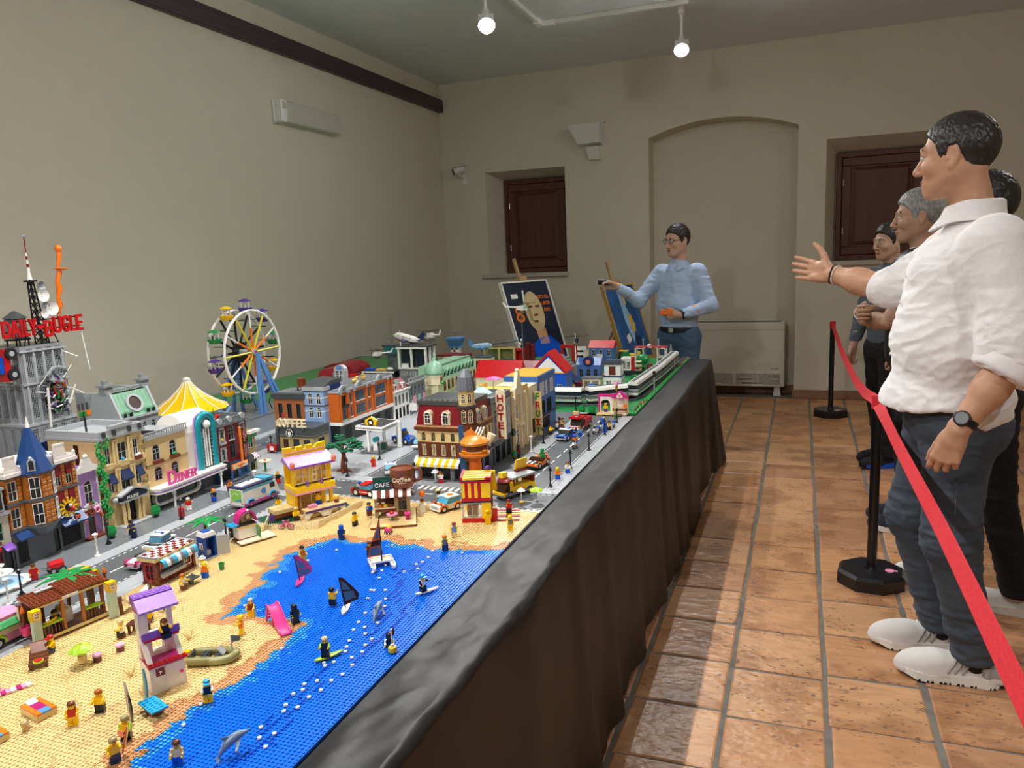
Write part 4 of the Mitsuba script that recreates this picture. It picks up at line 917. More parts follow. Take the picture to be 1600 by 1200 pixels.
FRONT,RIGHT,LEFT='F','R','L'
def face_m(side,x0,x1,y0):
 """face coordinates (u along, outward -y, v up) to the building: the front at y0, the right side at x1, the left side at x0"""
 if side=='F':return tr(0,y0,0)
 if side=='R':return tr(x1,0,0)@rot_z(PI/2)
 return tr(x0,0,0)@rot_z(-PI/2)@scl(-1,1,1)
def win_holes(w,m):
 u,v,a,b,k=w[:5]
 g=mbox(u-a/2,u+a/2,-1,7,v,v+b-(a/2 if k=='a' else 0))
 if k=='a':g=g+mf.Manifold.cylinder(8,a/2,a/2,16).rotate([-90,0,0]).translate([u,-1,v+b-a/2])
 return g.transform(m[:3,:])
def window(t,w,m,frame='white',pane='pane'):
 u,v,a,b,k=w[:5];fr=w[5]if len(w)>5 else frame
 if fr is None:fr='dgray'
 e=min(1.6,a*.12);g=G();y0,y1=.6,3.2
 ht=b-(a/2 if k=='a' else 0)
 g.box(u-a/2,u-a/2+e,y0,y1,v,v+ht).box(u+a/2-e,u+a/2,y0,y1,v,v+ht).box(u-a/2,u+a/2,y0,y1,v,v+e)
 if k=='a':
  A=np.linspace(0,PI,9);ro,ri=a/2,a/2-e
  for p,q in zip(A[:-1],A[1:]):
   c=lambda r,an,y:(u+r*math.cos(an),y,v+ht+r*math.sin(an))
   g.hexa([c(ro,p,y1),c(ri,p,y1),c(ri,p,y0),c(ro,p,y0),c(ro,q,y1),c(ri,q,y1),c(ri,q,y0),c(ro,q,y0)])
  g.box(u-a/2,u+a/2,y0+.5,y1,v+ht-e/2,v+ht+e/2)
 else:g.box(u-a/2,u+a/2,y0,y1,v+b-e,v+b)
 if k in 'ra':g.box(u-e*.4,u+e*.4,y0+.5,y1,v,v+ht).box(u-a/2,u+a/2,y0+.5,y1,v+b*.46,v+b*.46+e*.8)
 if k=='g':
  n1,n2=max(2,round(a/7)),max(2,round(b/7.5))
  for i in range(1,n1):x=u-a/2+a*i/n1;g.box(x-e*.35,x+e*.35,y0+.4,y1,v,v+b)
  for i in range(1,n2):z=v+b*i/n2;g.box(u-a/2,u+a/2,y0+.4,y1,z-e*.35,z+e*.35)
 if k=='b':
  for x in np.arange(u-a/2+3,u+a/2-1,3.2):g.box(x-.4,x+.4,y0,y1,v,v+b)
 n=t.p('door' if k=='d' else 'window',fr,g.xf(m))
 t.p(n+'__pane',pane if len(w)<7 else w[6],G().box(u-a/2+.3,u+a/2-.3,3.4,4.6,v+.3,v+(b if k!='a' else b-a*.16)-.3).xf(m))
 if len(w)>7 and w[7]:
  t.p(n+'__sill',w[7],G().box(u-a/2-1.6,u+a/2+1.6,-2.2,1,v-2.4,v).xf(m))
def wall(t,x0,x1,y0,y1,z0,z1,mat,F=(),R=(),L=(),frame='white',pane='pane',part='wall',courses=False):
 mats=[(face_m('F',x0,x1,y0),F),(face_m('R',x0,x1,y0),R),(face_m('L',x0,x1,y0),L)]
 m=mbox(x0,x1,y0,y1,z0,z1)
 if courses:
  d=.45;n=int((z1-z0)/9.6)
  rings=[mbox(x0-1,x1+1,y0-1,y1+1,z0+9.6*k-.35,z0+9.6*k+.35)for k in range(1,n+1)if z0+9.6*k<z1-1]
  if rings:m=m-(mf.Manifold.batch_boolean(rings,mf.OpType.Add)-mbox(x0+d,x1-d,y0+d,y1-d,z0-1,z1+1))
 hs=[win_holes(w,q)for q,ws in mats for w in ws]
 if hs:m=m-mf.Manifold.batch_boolean(hs,mf.OpType.Add)
 t.p(part,mat,G().man(m))
 for q,ws in mats:
  for w in ws:window(t,w,q,frame,pane)
def row(n,a,b,v,w,h,k='r',*more):
 """n windows evenly from a to b"""
 s=(b-a)/n;return[(a+s*(i+.5),v,w,h,k,*more)for i in range(n)]
def cornice(t,x0,x1,y0,y1,z,h,mat,out=3,dent=None,part='cornice',step=8,sides='FRL',inner=None):
 g=G().box(x0-out,x1+out,y0-out,y1+(out if 'B' in sides else 0),z,z+h)
 t.p(part,mat,g)
 if dent:
  d=G();o=out*.8
  for x in np.arange(x0+2,x1-3,step):d.box(x,x+step*.45,y0-o,y0+.2,z-3.2,z)
  for y in np.arange(y0+2,y1-3,step):
   if 'R' in sides:d.box(x1-.2,x1+o,y,y+step*.45,z-3.2,z)
   if 'L' in sides:d.box(x0-o,x0+.2,y,y+step*.45,z-3.2,z)
  t.p('dentil',dent,d,kind='stuff')
def parapet(t,x0,x1,y0,y1,z,h,mat,th=8,part='parapet',floor='dgray'):
 t.p(part,mat,G().box(x0,x1,y0,y0+th,z,z+h).box(x0,x1,y1-th,y1,z,z+h).box(x0,x0+th,y0+th,y1-th,z,z+h).box(x1-th,x1,y0+th,y1-th,z,z+h))
 t.p('roof',floor,G().box(x0+th,x1-th,y0+th,y1-th,z,z+2))
BIGSTUD=stud(8,2.4,1.7)
def studs(t,x0,x1,y0,y1,z,mat,part='stud',n=8):
 xs,ys=np.arange(x0+4,x1-3,8),np.arange(y0+4,y1-3,8)
 t.p(part,mat,stud(n,2.4,1.7).copies([(x,y,z)for x in xs for y in ys]),kind='stuff')
def awning(t,x0,x1,y,z,d,h,mats,n,part='awning',curve=0):
 """striped awning in front of the plane y: from (y, z+h) down to (y-d, z)"""
 w=(x1-x0)/n;k=None
 for i in range(n):
  a,b=x0+w*i,x0+w*(i+1);g=G()
  pts=[(y-d*math.sin(q),z+h*math.cos(q))for q in np.linspace(0,PI/2,6)]if curve else[(y,z+h),(y-d,z)]
  for(p,q),(p2,q2)in zip(pts[:-1],pts[1:]):g.hexa([(a,p2,q2-1.2),(b,p2,q2-1.2),(b,p,q-1.2),(a,p,q-1.2),(a,p2,q2),(b,p2,q2),(b,p,q),(a,p,q)])
  g.box(a,b,pts[-1][0]-.4,pts[-1][0]+.6,z-4,z)
  t.p(part+'_stripe' if n>1 else part,mats[i%len(mats)],g)
def bush(label,x,y,r=16,mat='green',group=None,pot=None,z=.0018):
 t=toy('bush',label,'bush',x,y,z=z,group=group);rn=random.Random(int(x*1e4));zo=0
 if pot:t.p('pot',pot,G().cyl((0,0,0),(0,0,8),r*.55,r*.65,12));zo=8
 g=G()
 for k in range(5):
  rr=r*(.55+.45*math.sin(PI*(k+.8)/5.4));g.cyl((0,0,zo+k*r*.36),(0,0,zo+(k+1)*r*.36),rr,rr*.94,10)
  for a in range(8):g.cyl((rr*.72*math.cos(a*PI/4+k),rr*.72*math.sin(a*PI/4+k),zo+(k+1)*r*.36),(rr*.72*math.cos(a*PI/4+k),rr*.72*math.sin(a*PI/4+k),zo+(k+1)*r*.36+1.8),2.3,n=6)
 t.p('foliage',mat,g);return t
def lamp_black(label,x,y,z=.0018):
 t=toy('street_lamp',label,'street lamp',x,y,z=z)
 t.p('base','black',G().lathe([(8,0),(8,2),(5,3.2),(3.6,9),(2.4,10)],12),cache='lb_base',smooth=35)
 t.p('pole','black',G().cyl((0,0,9),(0,0,52),2.3,1.8,8).lathe([(1.8,24),(3.4,25),(3.4,27),(1.8,28)],8),cache='lb_pole')
 t.p('lantern','black',G().lathe([(1.8,50),(4.2,54),(5,60),(6.4,61),(2,64),(.8,68),(0,68)],8).box(-9,9,-.8,.8,53,54.6),cache='lb_lan')
def lamp_white(label,x,y,z=.0018):
 t=toy('street_lamp',label,'street lamp',x,y,z=z)
 t.p('base','white',G().lathe([(8,0),(8,2),(4,3.2),(3.4,10),(2.3,11)],12),cache='lw_base',smooth=35)
 t.p('pole','white',G().cyl((0,0,9),(0,0,50),2.3,2.0,8).lathe([(2.2,38),(3.6,39),(3.6,41),(2.2,42)],8),cache='lw_pole')
 t.p('lantern','white',G().lathe([(2.2,49),(3.4,50),(3.4,58),(7.6,58.5),(7.2,60.5),(2.4,63),(0,63.5)],12),cache='lw_lan',smooth=35)
def umbrella(label,x,y,mat,r=22,h=44,base='white',pole='lgray',dome=7,name='parasol',z=None,zig=0):
 t=toy(name,label,'parasol',x,y,z=(sand_z(x,y)-T if z is None else z))
 t.p('base',base,G().lathe([(7,0),(7,2.5),(2.4,4)],12));t.p('pole',pole,G().cyl((0,0,2),(0,0,h),1.7,n=8))
 if dome==0:t.p('top',mat,G().lathe([(0,h),(r,h),(r,h+2.6),(0,h+2.6)],24));return t
 pr=[(r,h-dome),(r*.97,h-dome+1.2),(r*.62,h-dome*.25),(r*.2,h+1.2),(2.2,h+1.4),(2.0,h+3),(0,h+3)]
 g=G().lathe(pr,16);v,f=g.arr();v=v.copy();a=np.arctan2(v[:,1],v[:,0]);rr=np.hypot(v[:,0],v[:,1]);v[:,2]-=(.10*rr)*(.5-.5*np.cos(a*8))*(rr>r*.5)
 t.p('canopy',mat,G().raw(v,f));return t
def frond(L,w,droop):
 """a feathered palm leaf along +x from the origin"""
 g=G();n=7;top=[]
 for i in range(n+1):
  q=i/n;x=L*q;z=6*math.sin(q*PI*.55)-droop*q*q;hw=w*math.sin(PI*min(1,.12+q*.95))*.5
  top.append((x,z,hw))
 for(x,z,h),(x2,z2,h2)in zip(top[:-1],top[1:]):
  for s in(-1,1):
   y,y2=s*h,s*(h2+1.2)
   a=[(x,0,z),(x2,0,z2),(x2+2.2,y2,z2-2.2),(x+1,y,z-1.6)]
   if s<0:a=a[::-1]
   g.hexa([(p[0],p[1],p[2]-1.3)for p in a]+a)
 return g
def palm(label,x,y,h,n,L,rot=0,lean=(6,0),mats='green',skip=()):
 t=toy('palm_tree',label,'palm tree',x,y,rot,z=sand_z(x,y)-T if(SX0<x<SX1 and y<SY1)else .0018)
 k=int(h/9);P=[(lean[0]*(i/k)**1.6,lean[1]*(i/k)**1.6,h*i/k)for i in range(k+1)]
 for a,b in zip(P[:-1],P[1:]):t.p('trunk','brown',G().cyl(a,b,3.4,4.5,8))
 for i in range(n):
  if i in skip:continue
  t.p('frond',mats,frond(L,15,13).xf(tr(*P[-1])@rot_z(2*PI*i/n)))
def car(name,label,cat,x,y,rot,L=72,W=36,body='red',roof=None,glass='tsmoke',cab=(22,50),ch=13,low=None,hub='white',r=8.5,hz=13,lights='white',bump='lgray',z=.0018,extra=None,group=None,front_slope=5):
 """front towards +x at rot 0"""
 t=toy(name,label,cat,x,y,rot,z,group);h=L/2;b0=r*.75
 g=G().hexa([(-h,-W/2,b0),(h,-W/2,b0),(h,W/2,b0),(-h,W/2,b0),(-h,-W/2,b0+hz-1),(h,-W/2,b0+hz-front_slope),(h,W/2,b0+hz-front_slope),(-h,W/2,b0+hz-1)])
 m=mf.Manifold.hull_points(g.arr()[0])
 for sx in(-1,1):m=m-mf.Manifold.cylinder(W+4,r+1.4,r+1.4,16).rotate([90,0,0]).translate([sx*L*.30,W/2+2,r])
 t.p('body',body,G().man(m));t.p('chassis',low or 'dgray',G().box(-h+2,h-2,-W/2+5,W/2-5,b0-2,b0+3))
 c0,c1=-h+cab[0],-h+cab[1];zt=b0+hz-2;q=ch
 t.p('windscreen',glass,G().hexa([(c0,-W/2+1.5,zt),(c1,-W/2+1.5,zt),(c1,W/2-1.5,zt),(c0,W/2-1.5,zt),(c0+2,-W/2+2.5,zt+q),(c1-q*.7,-W/2+2.5,zt+q),(c1-q*.7,W/2-2.5,zt+q),(c0+2,W/2-2.5,zt+q)]))
 if roof:t.p('roof',roof,G().box(c0+1,c1-q*.6,-W/2+1.5,W/2-1.5,zt+q,zt+q+3.2))
 for sx in(-1,1):
  for sy in(-1,1):wheel(t,sx*L*.30,sy*(W/2-3),r,r,7,hub)
 t.p('bumper',bump,G().box(h-1,h+2.5,-W/2+1,W/2-1,b0-1,b0+4));t.p('bumper',bump,G().box(-h-2.5,-h+1,-W/2+1,W/2-1,b0-1,b0+4))
 for sy in(-1,1):
  t.p('headlight',lights,G().cyl((h-1,sy*(W/2-5),b0+hz-front_slope-3),(h+1,sy*(W/2-5),b0+hz-front_slope-3),2.4,n=8))
  t.p('tail_light','red',G().box(-h-1,-h+1,sy*(W/2-5)-2.5,sy*(W/2-5)+2.5,b0+hz-6,b0+hz-3))
 if extra:extra(t,h,W,b0,zt,q)
 return t
 # ================================================================ on the sea
def sail_craft(label,x,y,rot,board,sailmat,panes,fig_args=None,h=68,lean=-8,lean2=6):
 t=toy('windsurfer',label,'toy windsurf board',x,y,rot,z=.0017)
 out=[(-30+60*q,7.6*math.sin(PI*min(1,.08+.9*q))**.6)for q in np.linspace(0,1,13)]
 t.p('board',board,G().prism(out+[(a,-b)for a,b in out[::-1]][1:-1],0,3,'z')if False else G().man(mf.Manifold.hull_points(np.array([(a,s*b,z)for a,b in out for s in(-1,1)for z in(.6,3.4)]+[(34,0,5)]))))
 m=tr(0,0,3)@rot_z(math.radians(215-rot))@rot_y(math.radians(-lean))@rot_x(math.radians(lean2))
 t.p('mast','black',G().cyl((0,0,0),(0,0,h),1.3,.9,8),m=m)
 pts=[(0,6),(-30,12),(-34,24),(-24,42),(-8,h-2),(0,h)]
 t.p('sail',sailmat,G().prism([(a,b)for a,b in pts][::-1],-.5,.5,'y'),m=m)
 for poly,mt in panes:t.p('sail_panel',mt,G().prism(poly,-.8,.8,'y'),m=m)
 t.p('boom','dgray',G().cyl((0,-1.4,25),(-32,-1.4,21),.9,n=6),m=m)
 return t
sail_craft('pink sailboard with a pink and lilac see-through sail near the upper shore',-1.085,1.405,-68,'hotpink','tpink',[([(-2,30),(-20,26),(-16,40),(-3,52)][::-1],'tblue'),([(-2,9),(-28,14),(-27,22),(-2,26)][::-1],'tblue')],h=62)
sail_craft('white sailboard with a brown sail holding two blue panes in open water',-.900,1.310,-70,'white','tbrown',[([(-2,40),(-19,36),(-12,52),(-3,60)][::-1],'tblue'),([(-3,14),(-27,17),(-23,33),(-3,35)][::-1],'tblue')],h=68)
fig('toy windsurfer in yellow behind the brown sail',-.935,1.315,190,'yellow','black',('hair','black'),la=80,ra=80,z=.005)
# catamaran
t=toy('catamaran','white and blue toy catamaran with an orange striped sail','toy boat',-.943,1.540,-50,z=.0005)
for s in(-1,1):
 hp=[(-38,0),(-40,0),(30,0),(44,0)]
 hullm=mf.Manifold.hull_points(np.array([(-38,s*24+a,z)for a in(-6,6)for z in(2,11)]+[(26,s*24+a,z)for a in(-6,6)for z in(1,12)]+[(46,s*24,13),(40,s*24,4)],float))
 hk=t.p('hull','white',G().man(hullm));t.p(hk+'__stripe','blue',G().box(-36,28,s*24-6.4,s*24+6.4,4,7))
 t.p(hk+'__deck','lgray',G().box(-34,22,s*24-3.5,s*24+3.5,11,13.2))
t.p('deck','cream',G().box(-26,6,-24,24,11,13.5));t.p('crossbar','white',G().box(2,8,-28,28,12,16));t.p('crossbar','white',G().box(-30,-24,-28,28,12,16))
t.p('mast','black',G().cyl((4,0,14),(4,0,128),1.6,1.1,8));t.p('boom','black',G().cyl((4,0,26),(-34,10,26),1.2,n=6))
sm=tr(4,0,0)@rot_z(math.radians(265))
t.p('sail','torange',G().prism([(1,30),(34,28),(22,66),(8,100),(1,122)],-.5,.5,'y'),m=sm);t.p('sail_panel','tblue',G().prism([(3,33),(30,32),(24,50),(3,54)],-.8,.8,'y'),m=sm);t.p('sail_panel','tblue',G().prism([(3,74),(15,72),(6,100),(3,104)],-.8,.8,'y'),m=sm)
t.p('sail_band','tbrown',G().prism([(2,56),(25,54),(22,66),(2,70)],-.8,.8,'y'),m=sm)
fig('toy sailor in brown standing on the catamaran',-.985,1.557,30,'brown','black',('hair','brown'),la=70,ra=60,z=.0142)
def dolphin(label,x,y,rot,pitch_,z,tail=1):
 t=toy('dolphin',label,'toy dolphin',x,y,rot,z=z)
 m=rot_y(math.radians(-pitch_))
 c=[(-30,0,-4),(-20,0,2),(-8,0,6.5),(6,0,7),(16,0,4.5),(22,0,1.5),(29,0,-.5)]
 t.p('body','bluegray2',G().tube(c,[1.6,3.6,6.6,7.2,5.8,3.2,1.4],12),m=m,smooth=True)
 t.p('belly','white',G().tube([(a,b,d-2.4)for a,b,d in c[2:6]],[4.4,5.2,4,1.8],10),m=m,smooth=True)
 t.p('dorsal_fin','bluegray2',G().hexa([(-6,-.8,11),(6,-.8,12),(6,.8,12),(-6,.8,11),(-9,-.4,21),(-6,-.4,21),(-6,.4,21),(-9,.4,21)]),m=m)
 for s in(-1,1):t.p('flipper','bluegray2',G().hexa([(6,s*5,3),(13,s*5,2),(13,s*6,1),(6,s*6,2),(-4,s*16,-4),(0,s*16,-4),(0,s*16.6,-5),(-4,s*16.6,-5)]if s>0 else[(13,s*5,2),(6,s*5,3),(6,s*6,2),(13,s*6,1),(0,s*16,-4),(-4,s*16,-4),(-4,s*16.6,-5),(0,s*16.6,-5)]),m=m)
 t.p('tail_fin','bluegray2',G().hexa([(-32,-13,-6),(-26,-3,-3),(-26,3,-3),(-32,13,-6),(-33,-13,-5),(-27,-2,-1),(-27,2,-1),(-33,13,-5)]),m=m)
dolphin('grey toy dolphin leaping among the white foam dots in mid sea',-.815,1.300,100,24,.013)
dolphin('grey toy dolphin leaping at the near end of the sea',-.795,.835,55,28,.020)
def surfboard(label,x,y,rot,mat,z=.0018,m=None,L=58,W=13,name='surfboard'):
 t=Thing(name,label,'surfboard',m=(tr(x,y,T+z)@rot_z(math.radians(rot))@scl(MM))if m is None else m)
 out=[(-L/2+L*q,W/2*math.sin(PI*min(1,.05+.93*q))**.65)for q in np.linspace(0,1,15)]
 t.p('',mat,G().man(mf.Manifold.hull_points(np.array([(a,s*b,zz+.9*(abs(a)/(L/2))**3)for a,b in out for s in(-1,1)for zz in(0,2.4)]))));return t
surfboard('white surfboard under the surfer with the turquoise cap',-.766,1.432,56,'white',.0045)
fig('toy surfer with turquoise cap and white shirt on a white board',-.772,1.424,70,'white','black',('cap','azure'),arms='black',la=75,ra=20,z=.0072)
surfboard('lime green surfboard carrying a blond surfer',-.818,1.124,60,'lime',.0045)
fig('blond toy surfer in a black and lime suit on the lime surfboard',-.820,1.118,20,'black','black',('hair','tan'),arms='lime',la=50,ra=50,z=.0072)
t=toy('buoy','yellow buoy with a white pole and a red flag near the cloth edge','buoy',-.711,1.176,z=.0017)
t.p('float','yellow',G().lathe([(3,0),(8,1.5),(9,6),(8,11),(3,13)],14),smooth=40);t.p('collar','white',G().cyl((0,0,12),(0,0,16),3.6,n=10));t.p('pole','white',G().cyl((0,0,15),(0,0,46),1.3,n=8));t.p('flag','dred',G().box(-.5,.5,1,10,32,46));t.p('flag_cap','white',G().sph((0,0,46),2.2,8))
fig('black and white toy diver in the water beside the yellow buoy',-.728,1.196,20,'black','black',('helmet','black'),arms='white',z=-.012)
# ================================================================ by the waterline
t=toy('water_slide','glossy pink toy slide on the sand spit','slide',-.985,1.195,-33,z=.0049)
n=16;g=G();P=[]
for q in np.linspace(0,1,n):
 x=-32+74*q;z=40-38*(3*q*q-2*q**3)if q>.12 else 40-38*(3*.0144-2*.12**3)+(.12-q)*5
 P.append((x,z))
for(x,z),(x2,z2)in zip(P[:-1],P[1:]):
 g.hexa([(x,-11,z-2.4),(x2,-11,z2-2.4),(x2,11,z2-2.4),(x,11,z-2.4),(x,-11,z),(x2,-11,z2),(x2,11,z2),(x,11,z)])
 for s in(-1,1):g.hexa([(x,s*11-1,z-2.4),(x2,s*11-1,z2-2.4),(x2,s*11+1,z2-2.4),(x,s*11+1,z-2.4),(x,s*11-1,z+5),(x2,s*11-1,z2+5),(x2,s*11+1,z2+5),(x,s*11+1,z+5)])
t.p('chute','hotpink',g)
for s in(-1,1):t.p('ladder','hotpink',G().hexa([(-52,s*9-1.5,0),(-44,s*9-1.5,0),(-44,s*9+1.5,0),(-52,s*9+1.5,0),(-36,s*9-1.5,40),(-30,s*9-1.5,40),(-30,s*9+1.5,40),(-36,s*9+1.5,40)]))
for k in range(4):t.p('rung','hotpink',G().box(-49+k*4.2,-43+k*4.2,-9,9,6+k*9,9+k*9))
for s in(-1,1):t.p('support','hotpink',G().box(-14,-8,s*8-2,s*8+2,0,31))
fig('blond toy child in yellow behind the pink slide',-1.040,1.150,-60,'orange','yellow',('hair','brightyellow'),arms='yellow',la=60,ra=60)
fig('white haired toy swimmer in a red swimsuit at the inlet',-1.080,1.228,10,'dred','yellow',('hair','lgray'),arms='yellow',z=.0016)
fig('black suited toy diver with yellow air tank on the sand spit',-.966,1.224,60,'black','black',('helmet','black'),la=40)
fig('toy snorkeller with turquoise cap and blue flippers at the waterline',-.938,.940,40,'black','yellow',('cap','azure'),arms='white',la=60,ra=40)
fig('black haired toy bather in orange at the upper shore',-1.155,1.515,60,'orange','yellow',('hair','black'),arms='yellow',z=.0018)
fig('toy figure with brown hair wading at the near end of the sea',-.862,.792,30,'tan','blue',('hair','brown'),z=.0005)
fig('sandy haired toy figure carrying an orange surfboard',-.958,.765,60,'yellow','dblue',('hair','dtan'),la=70)
surfboard('orange surfboard held upright at the near waterline',0,0,0,'orange',m=tr(-.945,.778,T+.034)@rot_z(.5)@rot_x(.35)@rot_y(-1.25)@scl(MM),L=62,W=15)
fig('toy figure with a red disc in a black and lime suit',-.985,.812,25,'brightyellow','black',('hair','dtan'),arms='lime',la=40)
one('flying_disc','small red disc in front of the toy figure in black and lime','disc','coral',G().cyl((0,0,0),(0,2,.3),6.5,n=14),at=(-.982,.799,T+.022),sc=MM)
fig('brown haired toy bather in an orange swimsuit',-1.105,.817,40,'red','yellow',('longhair','rbrown'),arms='yellow',la=30)
fig('red haired toy figure in a black wet suit beside the orange bather',-1.092,.858,25,'yellow','black',('hair','dorange'),arms='yellow',la=45,ra=45)
fig('toy figure in a black wet suit waving near the wooden terrace',-1.160,1.768,60,'yellow','black',('hair','black'),arms='yellow',la=110)
fig('toy bather with a blue swimming cap at the upper shore',-1.142,1.672,20,'dblue','dblue',('helmet','blue'),skin='yellow')
fig('toy figure in blue with dark red cap near the upper shore',-.847,1.755,25,'mblue','tan',('cap','dred'),arms='yellow',la=40)
fig('orange haired toy bather at the upper waterline',-.835,1.672,30,'gray','dblue',('hair','orange'),arms='yellow',la=50)
# ================================================================ things on the sand
def bed(label,x,y,rot,edge,fill,head='white',foot='mblue',mid='magenta'):
 z=sand_z(x,y)-T;t=toy('sunbed',label,'toy sunbed',x,y,rot,z=z)
 t.p('base','tan',G().box(-28,28,-16,16,0,9.6))
 for s in(-1,1):t.p('rail',edge,G().box(-28,28,s*12-4,s*12+4,9.6,12.8))
 t.p('pillow',head,G().hexa([(-28,-8,9.6),(-14,-8,9.6),(-14,8,9.6),(-28,8,9.6),(-29,-8,16),(-15,-8,12.6),(-15,8,12.6),(-29,8,16)]))
 t.p('mattress',mid,G().box(-14,12,-8,8,9.6,12.4));t.p('foot_panel',foot,G().box(12,28,-8,8,9.6,12.4));return t
bed('orange edged toy sunbed with magenta and blue panels on the near sand',-1.190,.822,-12,'orange','magenta')
bed('orange edged toy sunbed with a sunbathing figure at the near edge',-1.200,.745,-12,'orange','mblue',mid='mblue')
fig('yellow toy sunbather lying on the near orange sunbed',-1.205,.742,78,'yellow','yellow',('hair','orange'),pose='lie',z=sand_z(-1.2,.745)-T+.0125)
t=toy('beach_mat','pink and white striped toy beach mat','beach mat',-1.305,.862,62,z=sand_z(-1.305,.862)-T)
for k in range(7):t.p('stripe',('white','magenta','pink')[k%3],G().box(-28+k*8,-20+k*8,-8,8,0,3.2))
t=toy('beach_mat','pink beach mat under a yellow toy sunbather','beach mat',-1.335,.835,62,z=sand_z(-1.335,.835)-T);t.p('','pink',G().box(-24,24,-10,10,0,3.2))
fig('yellow toy sunbather lying on the pink beach mat',-1.335,.835,152,'orange','yellow',('hair','orange'),pose='lie',z=sand_z(-1.335,.835)-T+.0035)
t=toy('pug_dog','small tan toy pug dog sitting on the sand','toy dog',-1.166,.780,40,z=sand_z(-1.166,.78)-T)
t.p('body','dtan2',G().add(SDF().ell((0,0,6),(4,6,6),2).cone((-2.4,-3.5,4),(-2.6,-4.2,1),1.9,1.7,1).cone((2.4,-3.5,4),(2.6,-4.2,1),1.9,1.7,1).ell((-3,4,2.4),(2.2,3,2.4),1).ell((3,4,2.4),(2.2,3,2.4),1).ell((0,-4.6,13),(4.6,4.2,4.2),2).ell((0,6,7),(1.5,1.5,1.5),1).mesh(.7)),smooth=True)
t.p('muzzle','black',G().sph((0,-8,12),(2.6,1.8,2.2),8),smooth=True)
for s in(-1,1):t.p('ear','black',G().sph((s*4,-4,15.2),(1.2,1.8,2.4),8),smooth=True)
# lifeguard tower
def lifeguard_tower():
 t=toy('lifeguard_tower','white toy lifeguard tower with a lilac roof and red trim','toy tower',-1.055,.962,62,z=.0046)
 W=30
 t.p('cabin','white2',G().box(-W,W,-28,28,0,50));t.p('band','magenta',G().box(-W-.4,W+.4,-28.4,28.4,48,51))
 d=t.p('door','white2',G().box(-4,26,-29.6,-27,2,46));t.p(d+'__knob','hotpink',G().sph((22,-31,26),3,8));
 e=t.p('emblem','dred',G().box(-20,-6,-29.2,-27.5,30,44));t.p(e+'__figure','white',G().box(-14,-12,-29.6,-29,33,40).box(-16,-10,-29.6,-29,36,38))
 t.p('counter','red',G().box(-W-3,W+3,-36,-24,51,55));t.p('counter_stud','red',stud(8,2.4,1.7).copies([(x,-30,55)for x in range(-28,30,8)]),kind='stuff')
 t.p('back_wall','white2',G().man(mbox(-W,W,12,28,51,92)-mbox(-10,10,8,32,58,84)))
 for s in(-1,1):t.p('brace','white2',G().hexa([(s*26-4,-26,55),(s*26+4,-26,55),(s*26+4,-16,55),(s*26-4,-16,55),(s*26-4,8,90),(s*26+4,8,90),(s*26+4,18,90),(s*26-4,18,90)]))
 t.p('seat','white2',G().box(-W,W,-10,28,88,93));t.p('balcony','red',G().box(-W,W,-14,-8,90,94));t.p('balcony_panel','purple2',G().box(-W-2,W+2,-13,-9,94,106))
 t.p('pillar','white2',G().man(mbox(-W,-W+16,8,28,93,150)-mbox(-W-2,-W+18,13,22,102,132)));t.p('pillar','white2',G().box(W-8,W,16,28,93,150))
 t.p('roof_band','magenta',G().box(-W-1,W+1,6,29,140,144))
 t.p('roof','lavender2',G().hexa([(-W-3,-18,144),(W+3,-18,144),(W+3,14,150),(-W-3,14,150),(-W-3,-18,148),(W+3,-18,148),(W+3,8,166),(-W-3,8,166)]));t.p('roof_cap','purple2',G().box(-W-3,W+3,6,32,150,167));studs(t,-W-3,W+3,10,28,167,'lavender2')
lifeguard_tower()
fig('brown haired toy lifeguard sitting high in the white tower',-1.040,.962,62,'black','black',('longhair','rbrown'),arms='yellow',la=70,ra=50,pose='sit',z=.100)
# surfboard stand
t=toy('surf_stand','blue toy table on a brown block beside the upright surfboards','toy table',-1.000,.882,-20,z=sand_z(-1.0,.882)-T)
t.p('block','rbrown',G().box(-14,14,-10,10,0,12));t.p('top','azure',G().box(-26,26,-14,14,12,15.2));studs(t,-26,26,-14,14,15.2,'azure')
for lab,x,y,mat,tl in(('teal surfboard standing upright behind the blue toy table',-1.036,.905,'teal2',.06),('white and brown surfboard standing upright left of the blue toy table',-1.030,.862,'dtan3',-.12),('black surfboard standing upright in front of the blue toy table',-1.012,.850,'navy',-.05)):
 surfboard(lab,0,0,0,mat,m=tr(x,y,T+.0325+.004)@rot_z(1.15)@rot_x(tl)@rot_z(0)@rot_y(-PI/2)@scl(MM)if mat!='navy' else tr(x,y,T+.026+.004)@rot_z(1.15)@rot_x(tl)@rot_y(-PI/2)@scl(.0008),L=60,W=15)
